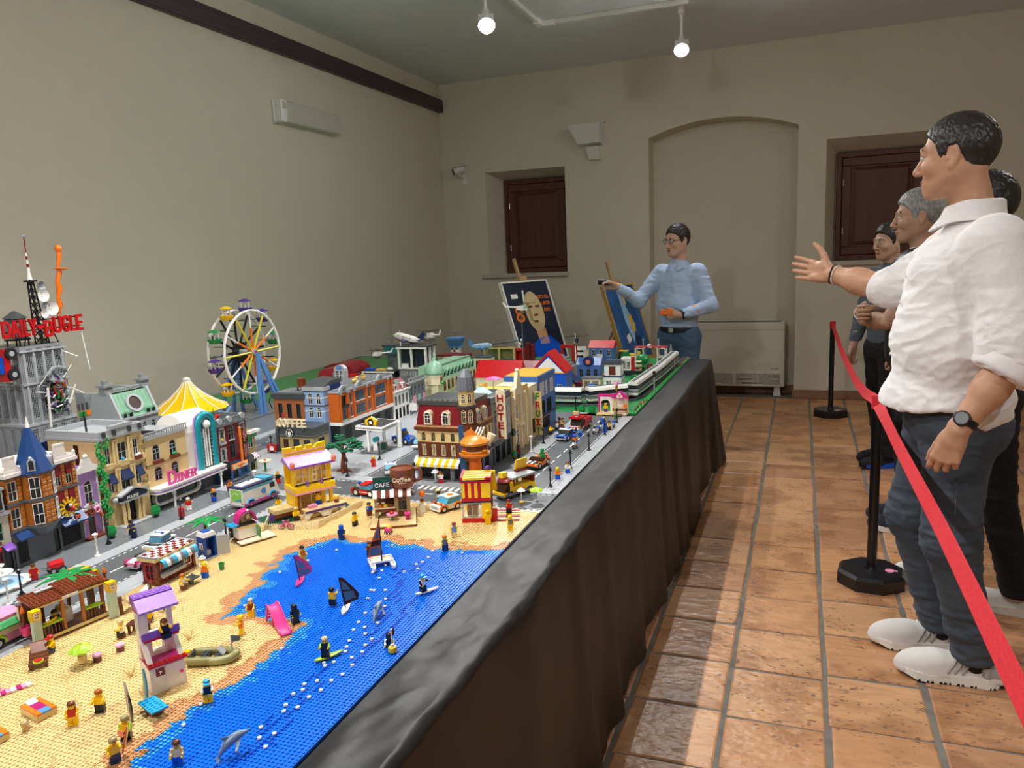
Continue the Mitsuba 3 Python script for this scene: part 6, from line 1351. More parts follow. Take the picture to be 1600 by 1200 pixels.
# W4 diner and the white and teal theatre block
def diner():
 t=bld('tan toy diner with pink letters and a white and teal tower',FX,1.732,name='toy_diner')
 wall(t,0,168,8,160,70,225,'tan',F=[(42,90,30,44,'a','lgray'),(110,90,30,44,'a','lgray'),(42,154,28,50,'a','lgray','pane','rbrown'),(110,154,28,50,'a','lgray','pane','rbrown')],L=[(40,90,18,46,'a','black'),(80,90,18,46,'a','black'),(40,152,18,50,'a','black'),(80,152,18,50,'a','black')],courses=True)
 t.p('band','dtan',G().box(-1,169,6,160,142,148));t.p('cornice','lgray',G().box(-5,172,2,164,225,232));t.p('railing','lgray',G().box(-5,172,2,5,244,248).box(-5,-2,2,164,244,248));[t.p('baluster','lgray',G().box(x,x+3,2,5,232,244))for x in range(-4,170,9)];t.p('roof','lgray',G().box(0,168,8,160,231,233));t.p('skylight','black',G().hexa([(10,30,233),(90,20,233),(90,60,233),(10,70,233),(10,34,250),(90,24,236),(90,60,240),(10,66,262)]));[t.p('skylight_pane','lgray',G().hexa([(22+22*k,32,252-5*k),(38+22*k,30,249-5*k),(38+22*k,52,253-5*k),(22+22*k,55,257-5*k),(22+22*k,32,253-5*k),(38+22*k,30,250-5*k),(38+22*k,52,254-5*k),(22+22*k,55,258-5*k)]))for k in range(3)]
 for x in(42,110):t.p('flower_box','rbrown',G().box(x-18,x+18,-2,8,146,156));t.p('plant','green',G().sph((110,3,160),(12,5,6),8))
 wall(t,0,300,22,160,0,70,'dgray',F=[(60,10,96,42,'o','black'),(220,8,30,56,'d','teal')]);t.p('window_surround','white',G().man((mf.Manifold.hull_points(np.array([(x+24*math.cos(a),y,32+24*math.sin(a))for x in(40,190)for a in np.arange(16)*PI/8 for y in(8,24)],float)))-(mf.Manifold.hull_points(np.array([(x+17*math.cos(a),y,32+17*math.sin(a))for x in(40,190)for a in np.arange(16)*PI/8 for y in(4,30)],float)))));t.p('shop_window','pane',G().box(20,206,19,22,12,54));[t.p('window_bar','lgray',G().box(x,x+2,17.5,20,14,50))for x in(70,110,150)]
 c=[(-4,0),(-4,-18),(8,-30),(40,-36),(300,-30),(306,-24),(306,24),(-4,24)]
 t.p('canopy','white',G().prism(c,56,72,'z'));t.p('canopy_stripe','purple2',G().prism([(a*1.002,b-.8)for a,b in c],62,65,'z'));t.p('canopy_lip','white',G().prism([(a,b-2.5)for a,b in c],71,75,'z'));t.p('projector','black',G().cyl((306,-34,70),(306,-14,70),10,n=12))
 letters(t,'DINER',42,-24,76,26,'pink3',6,'letter',.10,tall_first=1.6)
 for x in(62,272):t.p('canopy_post','white',G().cyl((x,-24,0),(x,-24,56),3.6,n=10).lathe([(6,44),(6,50),(3,56)],10,(x,-24,0)))
 t.p('tower','white2',G().man(mf.Manifold.hull_points(np.array([(x,y,z)for x in(168,296)for y,z in((14,72),(150,72))]+[(x,70-62*math.cos(a),208+62*math.sin(a))for x in(168,296)for a in np.linspace(0,PI,10)],float))));[t.p('tower_stripe','purple2',G().box(166,210,12,14.5,z,z+2))for z in(120,150,180)]
 A=np.linspace(0,PI,13);path=[(268-0,2,72)]+[(268-0,2,205)]
 arch=[(286,4,76),(286,4,222)]+[(252+34*math.cos(a),4,222+34*math.sin(a))for a in A[1:-1]]+[(218,4,222),(218,4,76)]
 t.p('teal_arch','teal',G().tube(arch,12.5,10),smooth=True);t.p('arch_trim','lavender',G().tube([(a+(3 if a>252 else-13),b+2,c_+(8 if c_>222 else 0))for a,b,c_ in arch],3,6));t.p('sign_panel','pane',G().box(226,278,2,8,78,226));[t.p('sign_tube','white',G().box(x,x+5,-1,3,80,210))for x in(238,248,260)];t.p('sign_ball','white',G().sph((252,-3,224),14,12),smooth=True);[t.p('sign_bulb','lgray',G().sph((232,0,z),2.4,6).sph((272,0,z),2.4,6))for z in range(86,210,14)]
diner()
# W5 jazz club
def jazz():
 t=bld('dark red toy jazz club with grey arched windows and a vertical sign',FX,2.034,name='toy_jazz_club');W=150
 wall(t,0,W,4,150,0,62,'blue3',F=[(30,4,40,50,'g','black'),(76,2,24,54,'d','black'),(120,6,34,46,'g','blue3')]);wall(t,0,W,4,150,62,200,'dred',F=[(24,76,18,42,'a','lgray','pane','lgray'),(24,146,18,42,'a','lgray','pane','lgray'),(72,74,28,60,'a','dgray'),(72,140,30,54,'a','lgray','pane','lgray'),(126,76,18,42,'a','lgray','pane','lgray'),(126,146,18,42,'a','lgray','pane','lgray')],courses=True)
 for x in(24,126):
  for z in(70,140):t.p('surround','lgray',G().box(x-14,x-9,1,5,z,z+44).box(x+9,x+14,1,5,z,z+44).box(x-13,x+13,1,5,z+46,z+54));t.p('balustrade','lgray',G().box(x-14,x+14,-3,5,z-6,z+1))
 for x in(24,126):t.p('flower','brightyellow',G().sph((x-2,2,152),5,8))
 t.p('cornice','gray',G().box(-4,W+4,-5,154,198,207));parapet(t,0,W,0,150,207,14,'gray');[t.p('roof_round','lgray',G().cyl((x,-4,216),(x,8,216),11,n=14))for x in(16,66,130)];t.p('roof_flower','red',G().sph((40,40,222),8,8).sph((58,44,226),8,8));t.p('roof_flower','white',G().sph((30,44,218),6,8));t.p('spire','dgray',G().lathe([(14,207),(10,216),(3,222),(1.2,262),(0,264)],8,(10,16,0)));t.p('spire_ring','white',G().cyl((10,16,222),(10,16,230),3.4,n=8))
 s=t.p('vertical_sign','black',G().cb(84,104,-30,-22,66,182,2));t.p('sign_edge','orange',G().cb(78,84.5,-31,-21,62,186,2));z=172
 for c in 'JAZZ CLUB':
  if c!=' ':t.p('sign_letter','coral',centred(textmesh(c,10,1.2)).xf(tr(94,-30.8,z)))
  z-=11.6
 t.p('shop_sign','orange',G().cb(18,100,-34,-28,44,64,1));t.p('shop_sign_panel','cream',G().box(23,95,-35,-33.6,47,61));t.p('shop_sign_text','orange',centred(textmesh('PIZZERIA',6.5,.8)).xf(tr(59,-35.2,56)));t.p('shop_sign_text','coral',centred(textmesh('PASTA',3.6,.8)).xf(tr(59,-35.2,49.6)));t.p('vent','dgray',G().cyl((122,-30,62),(122,-14,62),16,n=14));t.p('pizza','cream',G().lathe([(0,40),(22,40),(22,43),(0,43)],18,(168,-50,0)));t.p('pizza_topping','red',G().cyl((164,-54,43),(164,-54,44.4),5,n=8).cyl((174,-46,43),(174,-46,44.4),5,n=8));t.p('pizza_stand','green',G().cyl((168,-50,0),(168,-50,40),4,n=8))
 wall(t,W,196,8,130,0,150,'dtan',F=[(172,86,26,44,'r','white'),(172,4,24,46,'a','dgreen')]);t.p('awning_box','white',G().box(W,204,-12,8,142,152));awning(t,156,192,6,52,20,14,('white','magenta'),6);t.p('ivy','green',G().sph((160,2,120),(8,5,16),8).sph((186,0,132),(12,5,8),8));t.p('wreath','dgreen',G().tube([(172+11*math.cos(a),2,46+13*math.sin(a))for a in np.arange(12)*PI/6],4,6,True))
jazz()
# the grey newspaper tower behind
def tower():
 t=bld('tall grey toy newspaper tower with red rooftop letters and a burst facade',-2.45,1.815,name='toy_tower');W=164
 wall(t,-18,W+18,-12,190,0,235,'stone',F=row(5,-10,W+10,90,22,130,'g','lgray'),L=row(4,0,180,90,22,130,'g','lgray'));t.p('setback','lgray',G().box(-21,W+21,-15,193,230,238))
 for z0,z1 in((235,375),(375,490)):wall(t,0,W,0,170,z0,z1,'stone',F=row(4,12,W-8,z0+18,25,z1-z0-36,'g','lgray'),L=row(4,8,164,z0+18,24,z1-z0-36,'g','lgray'))
 for k in range(5):x=12+36*k-3;t.p('pier','lgray',G().box(x-2.5,x+4.5,-4,2,235,490));t.p('pier','lgray',G().box(-4,2,6+39*k-3,12+39*k-3,235,490))
 for z in(370,482):t.p('ledge','lgray',G().box(-6,W+6,-7,174,z,z+6))
 t.p('parapet','stone',G().box(-2,W+2,-3,172,488,502));[t.p('parapet_bar','dgray',G().box(20+36*k,40+36*k,-7.6,-6,z,z+2))for k in range(4)for z in(477,491)];t.p('roof','dgray',G().box(6,W-6,6,164,502,504))
 k=t.p('water_tank','gray',G().cyl((34,46,528),(34,46,598),34,32,16));t.p('tank_roof','dgray',G().cyl((34,46,597),(34,46,622),40,4,16));[t.p('tank_leg','black',G().box(x-2,x+2,y-2,y+2,502,530))for x in(12,56)for y in(24,68)];t.p('tank_frame','black',G().box(6,62,18,74,522,529))
 mm=G();q=[(100,20),(130,20),(130,50),(100,50)];lo,hi=502,725;f=lambda p,z:(115+(p[0]-115)*(1-.62*(z-lo)/(hi-lo))-14*(z-lo)/(hi-lo),35+(p[1]-35)*(1-.62*(z-lo)/(hi-lo)),z)
 for p in q:mm.cyl(f(p,lo),f(p,hi),2.4,n=6)
 for i in range(9):
  z0,z1=lo+24.7*i,lo+24.7*(i+1)
  for a,b in zip(q,q[1:]+q[:1]):mm.cyl(f(a,z0),f(b,z1),1.4,n=5);mm.cyl(f(b,z0),f(a,z1),1.4,n=5)
 t.p('mast','black',mm);t.p('mast_platform','black',G().box(86,118,22,48,716,722))
 for i,(a,b,m_)in enumerate(((722,748,'white'),(748,766,'white'),(766,778,'dred'),(778,792,'white'),(792,804,'dred'),(804,816,'white'),(816,868,'dred'))):t.p('antenna',m_,G().cyl((101,35,a),(101,35,b),9-i*1.1 if i==0 else 5-i*.5,5-i*.55,8))
 t.p('antenna_tip','lgray',G().sph((101,35,872),5,8))
 for(x,z,r,m_)in((126,702,15,'stone'),(128,668,22,'white'),(132,632,15,'stone'),(156,622,24,'white'),(124,606,15,'white')):t.p('dish',m_,G().lathe([(0,0),(r*.5,2),(r*.85,6),(r,12),(r*.8,9),(r*.4,4.5),(0,3)],16).lathe([(2,2),(2,10),(0,11)],8).xf(tr(x-14,8,z)@rot_x(PI/2)),smooth=40)
 t.p('letter_frame','black',G().box(-52,W+84,0,3,552,556).box(-52,W+84,0,3,584,588).cyl((100,0,500),(118,0,556),2,n=5).cyl((150,0,500),(128,0,556),2,n=5).cyl((20,0,500),(36,0,556),2,n=5))
 for c,x0,x1 in(('D',-1,11),('A',12,24),('I',25,29),('L',31,39),('Y',39,50),('B',62,75),('U',77,89.5),('G',91.5,103),('L',105,113),('E',115,125)):
  g=textmesh(c,54,10);v=g.arr()[0];k=(x1-x0)*2.4/(v[:,0].max()-v[:,0].min());t.p('letter','red',g.xf(tr(x0*2.4-52-v[:,0].min()*k,-2,538 if c!='B' else 528)@scl(k,1,1)))
 t.p('letter_dot','red',G().cyl((80,-12,562),(80,-2,562),9,n=10).box(70,94,-10,-2,557,567))
 rn=random.Random(12)
 for m_,n in(('lgray',26),('dgray',22),('white',8),('torange',5),('rbrown',4),('purple',4),('green',3),('red',5)):
  g=G()
  for i in range(n):
   a,r=rn.uniform(0,6.28),46*rn.random()**.6;c=tr(W*.60+r*math.cos(a),-8-rn.uniform(0,26),318+r*1.6*math.sin(a))@rot_y(rn.uniform(0,6))@rot_x(rn.uniform(0,6));l=rn.uniform(5,15)
   g.add(G().box(-l,l,-2,2,-3,3),c)
  t.p('debris',m_,g,kind='stuff')
 t.p('hole','black',G().man(mf.Manifold.hull_points(np.array([(W*.6+34*math.cos(a),y,312+56*math.sin(a))for a in np.arange(9)*.7 for y in(-6,3)],float))));t.p('ring_wreck','stone',G().tube([(W*.62+40*math.cos(a),-20-8*math.sin(3*a),392+22*math.sin(a)+8*math.sin(2*a))for a in np.arange(20)*PI/10],[5+2*(i%3)for i in range(20)],8,True));[t.p('beam','white',g)for g in(G().cyl((52,-30,218),(52,-40,356),4,n=6),G().cyl((128,-40,288),(150,-52,352),3,n=6),G().cyl((40,-16,362),(62,-34,400),1.8,n=6),G().cyl((130,-24,380),(160,-34,422),1.8,n=6),G().cyl((150,-30,340),(196,-30,312),2.4,n=6),G().cyl((28,-12,344),(90,-20,332),3,n=6))];t.p('web_strand','white',G().cyl((160,0,470),(200,-20,445),2.5,n=6))
 r=toy('hanging_rope','white toy rope hanging from the red rooftop letters','rope',-2.45,1.815,90);r.p('','white',G().tube([(240,-6,540),(246,-8,470),(254,-8,392)],2.2,6))
 r=toy('flame_plume','orange see-through flame plume rising beside the red and white antenna','toy flame',-2.45,1.815,90);r.p('','flame',G().tube([(172,10,600),(184,10,630),(180,10,660),(190,10,690),(186,10,715),(198,10,745),(196,10,770),(206,10,800),(206,10,836)],[2,9,6,11,7,9,5,9,6],8),smooth=True);r.p('flame_ring','flame',G().lathe([(5,752),(26,758),(26,761),(5,760)],12,(208,10,0)));r.p('tip','orange',G().sph((206,10,828),(12,12,16),10),smooth=True);r.p('strand','flame',G().cyl((164,10,585),(176,10,640),1.6,n=5).cyl((180,10,582),(184,10,640),1.6,n=5))
 r=toy('climbing_car','red and blue toy car climbing the left side of the grey tower','toy car',-2.45,1.815,90);mm=tr(-28,22,452)@rot_y(-PI/2)
 r.p('body','red',G().box(-58,50,-20,22,8,28),m=mm);r.p('roof','blue',G().box(-30,26,-16,18,28,42),m=mm);r.p('bumper','white',G().box(-64,-58,-18,20,8,14),m=mm)
 for a in(-36,34):wheel2=r.p('wheel','rubber',G().cyl((a,-30,6),(a,-16,6),19,n=18),m=mm);r.p(wheel2+'__hub','lgray',G().cyl((a,-31,6),(a,-29,6),9,n=12),m=mm)
tower()
t=bld('dark blue toy billboard with white lettering in front of the grey tower',-2.10,1.62,name='toy_billboard');t.p('panel','darkblue',G().box(-60,130,0,6,180,246));t.p('post','dgray',G().box(-40,-34,2,6,0,180).box(104,110,2,6,0,180));t.p('letter','white',textmesh('129',16,1).xf(tr(-20,-.4,218)));t.p('picture','nougat',G().sph((64,0,222),(12,2,14),10));t.p('picture','black',G().box(50,78,-1,1,190,208))
one('red_toy','red seated toy ornament on the dark blue billboard','toy ornament','red',G().sph((0,0,10),(12,10,10),8).sph((0,-2,26),(8,8,9),8).cyl((-8,-4,8),(-14,-16,2),4,n=6).cyl((8,-4,8),(16,-12,0),4,n=6),at=(-2.103,1.672,T+.247),rot=90,sc=MM)
# town hall with the sand green roof
t=bld('grey toy town hall with a sand green roof and round window',-2.30,2.045,name='toy_town_hall');W=178
wall(t,0,W,0,210,0,206,'stone',F=row(4,8,W-8,120,22,60,'a','lgray'));t.p('cornice','lgray',G().box(-4,W+4,-6,212,202,210));t.p('roof','sandgreen',G().hexa([(8,0,210),(W-8,0,210),(W-8,150,210),(8,150,210),(8,42,300),(W-8,42,300),(W-8,150,300),(8,150,300)]))
for x in(0,W-10):t.p('gable_wall','lgray',G().hexa([(x,-4,210),(x+10,-4,210),(x+10,205,210),(x,205,210),(x,38,304),(x+10,38,304),(x+10,205,304),(x,205,304)]));t.p('chimney','stone',G().box(x-4,x+30,50,80,300,326).box(x-10,x+36,44,86,326,334).box(x+4,x+22,56,74,334,348))
m=tr(W/2,20,254)@rot_x(-math.radians(25));t.p('round_window','lgray',G().lathe([(26,-6),(36,-6),(36,6),(26,6)],24).xf(m@rot_x(PI/2)));t.p('round_pane','tbrown2',G().lathe([(0,-2),(27,-2),(27,3),(0,3)],20).xf(m@rot_x(PI/2)))
for x in(24,50,130,156):k=t.p('dormer','sandgreen',G().cyl((x,-2,224),(x,22,224),11,n=12).box(x-11,x+11,-2,20,210,224));t.p(k+'__pane','black',G().box(x-7,x+7,-3,-1,212,226))
for k in range(9):t.p('roof_panel','sandgreen',G().hexa([(14+18*k,2-1.5,211),(16+18*k,2-1.5,211),(16+18*k,4,211),(14+18*k,4,211),(14+18*k,40,299),(16+18*k,40,299),(16+18*k,44,299),(14+18*k,44,299)]))
t.p('ridge_rail','lgray',G().box(30,W-30,46,50,312,316));[t.p('baluster','lgray',G().box(x,x+3,46,50,302,312))for x in range(32,148,8)];t.p('ridge_band','black',G().box(14,W-14,41,44,296,302))
# tent carousel
t=toy('carousel','toy carousel with a yellow tent roof and blue scalloped rim','toy carousel',-2.62,2.716,z=.0006);n=12;R=172
for k in range(n):
 a0,a1=2*PI*k/n,2*PI*(k+1)/n;g=G();pr=[(10,240),(36,202),(78,162),(130,128),(R,108)];V=[]
 for r,z in pr:V+=[(r*math.cos(a0),r*math.sin(a0),z),(r*math.cos((a0+a1)/2)*.985,r*math.sin((a0+a1)/2)*.985,z-3*(r>20)),(r*math.cos(a1),r*math.sin(a1),z)]
 f=[];[f.extend([[3*i+j,3*i+3+j,3*i+4+j],[3*i+j,3*i+4+j,3*i+1+j]])for i in range(4)for j in range(2)]
 t.p('roof_panel','yellow',g.raw(V,f));t.p('roof_rib','white',G().tube([(r*math.cos(a0),r*math.sin(a0),z+1)for r,z in pr],2.6,5));am=(a0+a1)/2
 t.p('rim','mblue2',G().tube([((R+2)*math.cos(a0+(a1-a0)*q),(R+2)*math.sin(a0+(a1-a0)*q),100-16*math.sin(PI*q))for q in np.linspace(0,1,6)],6,6));t.p('pole','gold',G().cyl((R*.9*math.cos(a0),R*.9*math.sin(a0),12),(R*.9*math.cos(a0),R*.9*math.sin(a0),100),3,n=6))
t.p('crown','white',G().lathe([(16,232),(18,244),(8,252),(0,254)],12));t.p('platform','dred',G().lathe([(0,0),(R,0),(R,12),(0,12)],24));t.p('drum','cream',G().lathe([(60,12),(60,110)],16))
# ferris wheel
def ferris():
 t=toy('ferris_wheel','white toy ferris wheel with yellow and orange spokes on blue legs','toy ferris wheel',-2.55,3.105,90,z=.0006);R,hz=208,318
 for y,mt in((0,'white'),(95,'white')):
  for k in range(24):
   a0,a1=2*PI*k/24,2*PI*(k+1)/24;t.p('rim',mt,G().cyl((R*math.cos(a0),y,hz+R*math.sin(a0)),(R*math.cos(a1),y,hz+R*math.sin(a1)),7,n=6))
  for k in range(12):
   a=2*PI*k/12+.02;c=('yellow2','orange')[k%2]if y==0 else 'black';p=lambda r:(r*math.cos(a),y,hz+r*math.sin(a));s=t.p('spoke',c,G().cyl(p(14),p(R*(.95 if c in('yellow2','black')else .58)),5.6,n=6));
   if c=='orange':t.p(s+'__tip','white',G().cyl(p(R*.58),p(R*.97),4,n=6))
 t.p('hub','lgray',G().cyl((0,-14,hz),(0,110,hz),16,n=12));t.p('hub_ring','black',G().cyl((0,74,hz),(0,88,hz),52,n=16));t.p('hub_cap','red',G().cyl((0,-18,hz),(0,-13,hz),8,n=10))
 for k in range(12):a=2*PI*(k+.5)/12;t.p('cross_bar','black',G().cyl((R*.8*math.cos(a),0,hz+R*.8*math.sin(a)),(R*.8*math.cos(a),95,hz+R*.8*math.sin(a)),2.4,n=5))
 for y,dx in((-22,(6,-30,130,175)),(117,(-130,-30,40,150))):
  for d in dx:t.p('leg','mblue2',G().hexa([(d-9,y-14*(1 if y<0 else-1)-5,0),(d+9,y-14*(1 if y<0 else-1)-5,0),(d+9,y-14*(1 if y<0 else-1)+5,0),(d-9,y-14*(1 if y<0 else-1)+5,0),(-7,y-5,hz),(7,y-5,hz),(7,y+5,hz),(-7,y+5,hz)]))
 t.p('base','gray',G().box(-200,220,-60,150,0,8))
 for k in range(10):
  a=2*PI*k/10+PI/2-.12;x,z=(R+20)*math.cos(a),hz+(R+20)*math.sin(a);c=('purple','yellow','green')[k%3]
  g=toy('gondola',('purple','yellow','green')[k%3]+' toy gondola on the ferris wheel, '+('at the top','upper left, second from the top','on the left, third from the top','on the left at hub height','on the lower left','at the bottom','on the lower right','on the right below the hub','on the right above the hub','upper right, second from the top')[k],'toy gondola',-2.55,3.105,90,z=.0006)
  mm=tr(x,47,z)@scl(1.12);g.p('canopy',c,G().lathe([(0,34),(8,33),(26,26),(28,23),(26,22),(0,24)],14),m=mm,smooth=40);g.p('car',c,G().lathe([(0,-26),(22,-26),(30,-12),(30,-6),(24,-6),(20,-18),(0,-20)],14),m=mm,smooth=40);g.p('post','white',G().cyl((0,0,-22),(0,0,26),3,n=6).cyl((-22,0,-8),(-22,0,24),1.6,n=5).cyl((22,0,-8),(22,0,24),1.6,n=5).cyl((0,-22,-8),(0,-22,24),1.6,n=5),m=mm);g.p('axle','lgray',G().cyl((0,-42,0),(0,42,0),2,n=6),m=mm)
ferris()
# ================================================================ houses round the cross street
# brown corner tower, coffee shop, light blue and orange houses
t=bld('brown toy house with a dark cornice behind the coffee sign',-2.045,2.585,0)
wall(t,0,150,0,130,0,100,'tan',F=[(30,6,26,60,'a','brown'),(100,6,30,60,'d','black')]);wall(t,0,150,2,130,100,196,'brick2',F=row(3,8,142,112,20,60,'o','black'),R=[(60,112,24,60,'o','black')],courses=True);cornice(t,0,150,0,130,196,18,'dgray',7,'gray');t.p('roof','gray',G().box(6,144,6,124,214,218))
k=t.p('water_barrel','rbrown',G().cyl((96,70,232),(96,70,268),18,n=14));t.p('barrel_leg','black',G().box(82,86,56,60,218,232).box(106,110,56,60,218,232).box(82,86,80,84,218,232).box(106,110,80,84,218,232));t.p('hook','black',G().tube([(-2,-8,150),(-14,-10,178),(-8,-10,196)],2,5))
t=bld('dark grey toy coffee shop with white COFFEE letters on its roof',-1.950,2.475,0,name='coffee_shop');W=168
wall(t,0,W,0,104,0,60,'dtan',F=[(34,8,24,44,'g','rbrown'),(84,4,30,50,'d','rbrown'),(134,8,30,44,'g','dgray')],R=[(50,6,40,46,'g','dgray')]);wall(t,-3,W+3,-3,104,60,96,'dgray');t.p('band','olive3',G().box(-4,W+4,-4,104,66,70));t.p('roof','dgray',G().box(-5,W+5,-6,106,96,101));t.p('corner_post','dgray',G().box(-6,6,-8,4,0,92))
e=t.p('emblem','black',G().cyl((60,-7,78),(60,-4,78),19,n=24));t.p(e+'__ring','white',G().tube([(60+15.5*math.cos(a),-7.6,78+15.5*math.sin(a))for a in np.arange(20)*PI/10],1.2,5,True));t.p(e+'__mark','white',G().box(53,56,-8,-6.6,68,84).box(58.5,61.5,-8,-6.6,66,90).box(64,67,-8,-6.6,68,84).box(53,67,-8,-6.6,74,77))
x=6
for c in 'COFFEE':g=textmesh(c,32,8);v=g.arr()[0];w=v[:,0].max()-v[:,0].min();t.p('letter','cream',g.xf(tr(x-v[:,0].min()*20/w,0,103)@scl(20/w,1,1)));x+=22.5
t.p('red_bird','red',G().sph((30,4,146),(6,5,7),8).sph((30,1,154),4,8));[t.p('wall_lamp','dgreen',G().lathe([(3,90),(5,96),(3,102),(0,104)],8,(x,-10,0)))for x in(10,128)]
t=bld('light blue and white toy house beside the orange corner house',-1.895,2.588,0);wall(t,0,96,0,140,0,228,'mblue3',F=row(2,10,88,116,22,44,'a','white')+row(2,10,88,172,22,46,'a','white'));t.p('band','dgray',G().box(-1,97,-3,140,164,169));t.p('trim','white',G().box(-1,97,-1.2,140,142,145).box(-1,97,-1.2,140,198,201));cornice(t,0,96,0,140,228,16,'lgray',5,'dgray');t.p('roof','dgray',G().hexa([(0,0,244),(96,0,244),(96,140,244),(0,140,244),(10,60,268),(96,60,262),(96,130,262),(10,130,268)]))
def orange_house():
 t=bld('orange toy corner house with grey arched gables and grey window grids',-1.748,2.618);W=436
 wall(t,0,W,6,140,0,86,'black2',F=[(x,6,54,62,'g','dgray')for x in(60,190,300,390)]);t.p('white_band','white',G().box(-2,W,-4,140,78,92));wall(t,0,W,0,140,92,214,'orange3',F=[(30,100,34,44,'g','slate2'),(30,152,34,46,'o','black'),(86,102,18,42,'g','slate2','pane','white'),(86,158,18,42,'g','slate2','pane','white'),(158,102,84,42,'g','slate2'),(158,158,80,44,'g','slate2','pane','white'),(232,102,18,42,'g','slate2','pane','white'),(232,158,18,42,'g','slate2','pane','white'),(330,102,90,42,'g','slate2','pane','white'),(330,158,90,42,'g','slate2','pane','white')],courses=True)
 for x in(4,54,64,108,208,252,266,390,426):t.p('pilaster','orange3',G().cb(x,x+9,-5,2,92,214,1));t.p('capital','lgray',G().box(x-2,x+11,-7,2,206,220))
 t.p('cornice','lgray',G().box(-4,W+2,-6,144,214,222));t.p('roof','gray',G().box(0,W,4,140,222,225));t.p('balcony','dgray',G().box(8,54,-14,0,148,151));t.p('balcony_rail','black',G().box(8,54,-14,-12,151,163));t.p('window_box','lgray',G().box(10,52,-12,0,94,99));[t.p('plant','green',G().sph((x,-6,101),(6,4,4),6))for x in(20,40,140,176)]
 for x in(31,158,330):t.p('gable','lgray',G().prism([(x+26*math.cos(a),222+20*math.sin(a))for a in np.linspace(0,PI,11)],-6,3,'y'));t.p('gable_round','gray',G().cyl((x,-8,228),(x,-5,228),9,n=14))
 t.p('gold_bird','gold2',G().sph((190,40,236),(20,10,10),8).sph((210,40,246),7,8).sph((262,40,238),(14,9,11),8).sph((254,38,252),6,8));t.p('skylight','darkblue',G().hexa([(10,40,225),(90,40,225),(90,110,225),(10,110,225),(14,46,246),(86,46,246),(86,100,256),(14,100,256)]));t.p('dark_roof','dgray',G().hexa([(100,60,225),(160,60,225),(160,120,225),(100,120,225),(112,72,244),(148,72,244),(148,108,244),(112,108,244)]))
orange_house()
t=bld('white toy house with a dark red mansard roof beyond the orange house',-1.748,3.060);wall(t,0,150,0,140,0,132,'white',F=row(4,6,146,70,20,46,'r','lgray')+row(4,6,146,8,22,48,'g','black'));cornice(t,0,150,0,140,132,8,'white',8,'dgray');t.p('roof','dred',G().hexa([(0,0,140),(150,0,140),(150,140,140),(0,140,140),(4,34,184),(146,34,184),(146,130,184),(4,130,184)]));[(t.p('dormer','white',G().box(x,x+22,2,24,142,168)),t.p('dormer_pane','pane',G().box(x+5,x+17,1,3,146,164)))for x in(20,100)];t.p('skylight','tealite',G().box(60,90,20,24,160,186));t.p('flag_sign','white',G().box(146,150,-40,0,24,60));t.p('sign_text','black',centred(textmesh('PET',10,1)).xf(tr(138,-1.5,52)))
t=bld('grey toy house with railings and dark windows beside the dark red mansard',-1.748,3.214);wall(t,0,170,0,140,0,150,'gray',F=row(4,6,166,90,20,44,'r','slate2')+row(4,6,166,14,26,54,'g','white'));cornice(t,0,170,0,140,150,8,'lgray',4);t.p('railing','lgray',G().box(0,170,0,3,172,176));[t.p('baluster','lgray',G().box(x,x+5,0,4,158,172))for x in range(0,170,14)];t.p('roof','dgray',G().box(0,170,4,140,157,160));[t.p('banner',('pink','tealite')[k%2],G().box(40+50*k,66+50*k,-2,0,54,84))for k in range(3)]
def emporium():
 t=bld('cream toy department store with a sand green dome and mansard roof',-1.72,3.470);W=500
 wall(t,0,W,0,150,0,120,'cream',F=row(9,60,W,60,30,52,'a','nougat'));t.p('roof','sandgreen2',G().hexa([(70,0,120),(W,0,120),(W,150,120),(70,150,120),(70,40,186),(W,40,186),(W,140,186),(70,140,186)]));t.p('ridge','sandgreen2',G().box(66,W,36,46,184,192))
 for k in range(9):x=96+46*k;d=t.p('dormer','sandgreen2',G().tube([(x+15*math.cos(a),4,148+20*math.sin(a))for a in np.linspace(-.3,PI+.3,11)],4,6));t.p(d+'__pane','pane',G().cyl((x,6,146),(x,14,146),13,n=12))
 t.p('drum','cream',G().man(mf.Manifold.cylinder(52,44,44,12).translate([30,30,104])-mbox(14,44,-30,20,106,142)));t.p('niche','dorange',G().box(12,46,-4,8,106,140));t.p('dome','sandgreen2',G().lathe([(48,154),(50,160),(48,178),(40,200),(26,216),(10,224),(8,236),(4,240),(3,262),(0,268)],12,(30,30,0)),smooth=30);t.p('dome_rib','sandgreen',G().lathe([(51,160),(53,163),(51,166)],12,(30,30,0)));t.p('plant_pot','green',G().sph((30,-14,112),(16,10,10),8))
emporium()
t=bld('dark red roofed toy fire house with a grey arched gable behind the light blue house',-2.26,3.20,0);wall(t,0,180,0,140,0,150,'brick2',F=row(4,6,174,100,24,40,'r','white'));t.p('roof','dred',G().hexa([(-4,-4,150),(100,-4,150),(100,144,150),(-4,144,150),(6,30,212),(100,30,226),(100,130,226),(6,130,212)]));g_=t.p('gable','lgray',G().prism([(110,150),(176,150),(176,214)]+[(143+33*math.cos(a),214+30*math.sin(a))for a in np.linspace(0,PI,9)]+[(110,214)],-6,20,'y'));[window(t,(x,168,18,50,'r'),tr(0,-10,0),'white')for x in(132,154)];t.p('chimney','gray',G().box(90,108,10,40,150,200));t.p('gable_window','mblue2',G().cyl((143,-8,226),(143,-5,226),15,n=12));t.p('roof_deck','gray',G().box(-60,180,-60,0,140,150))
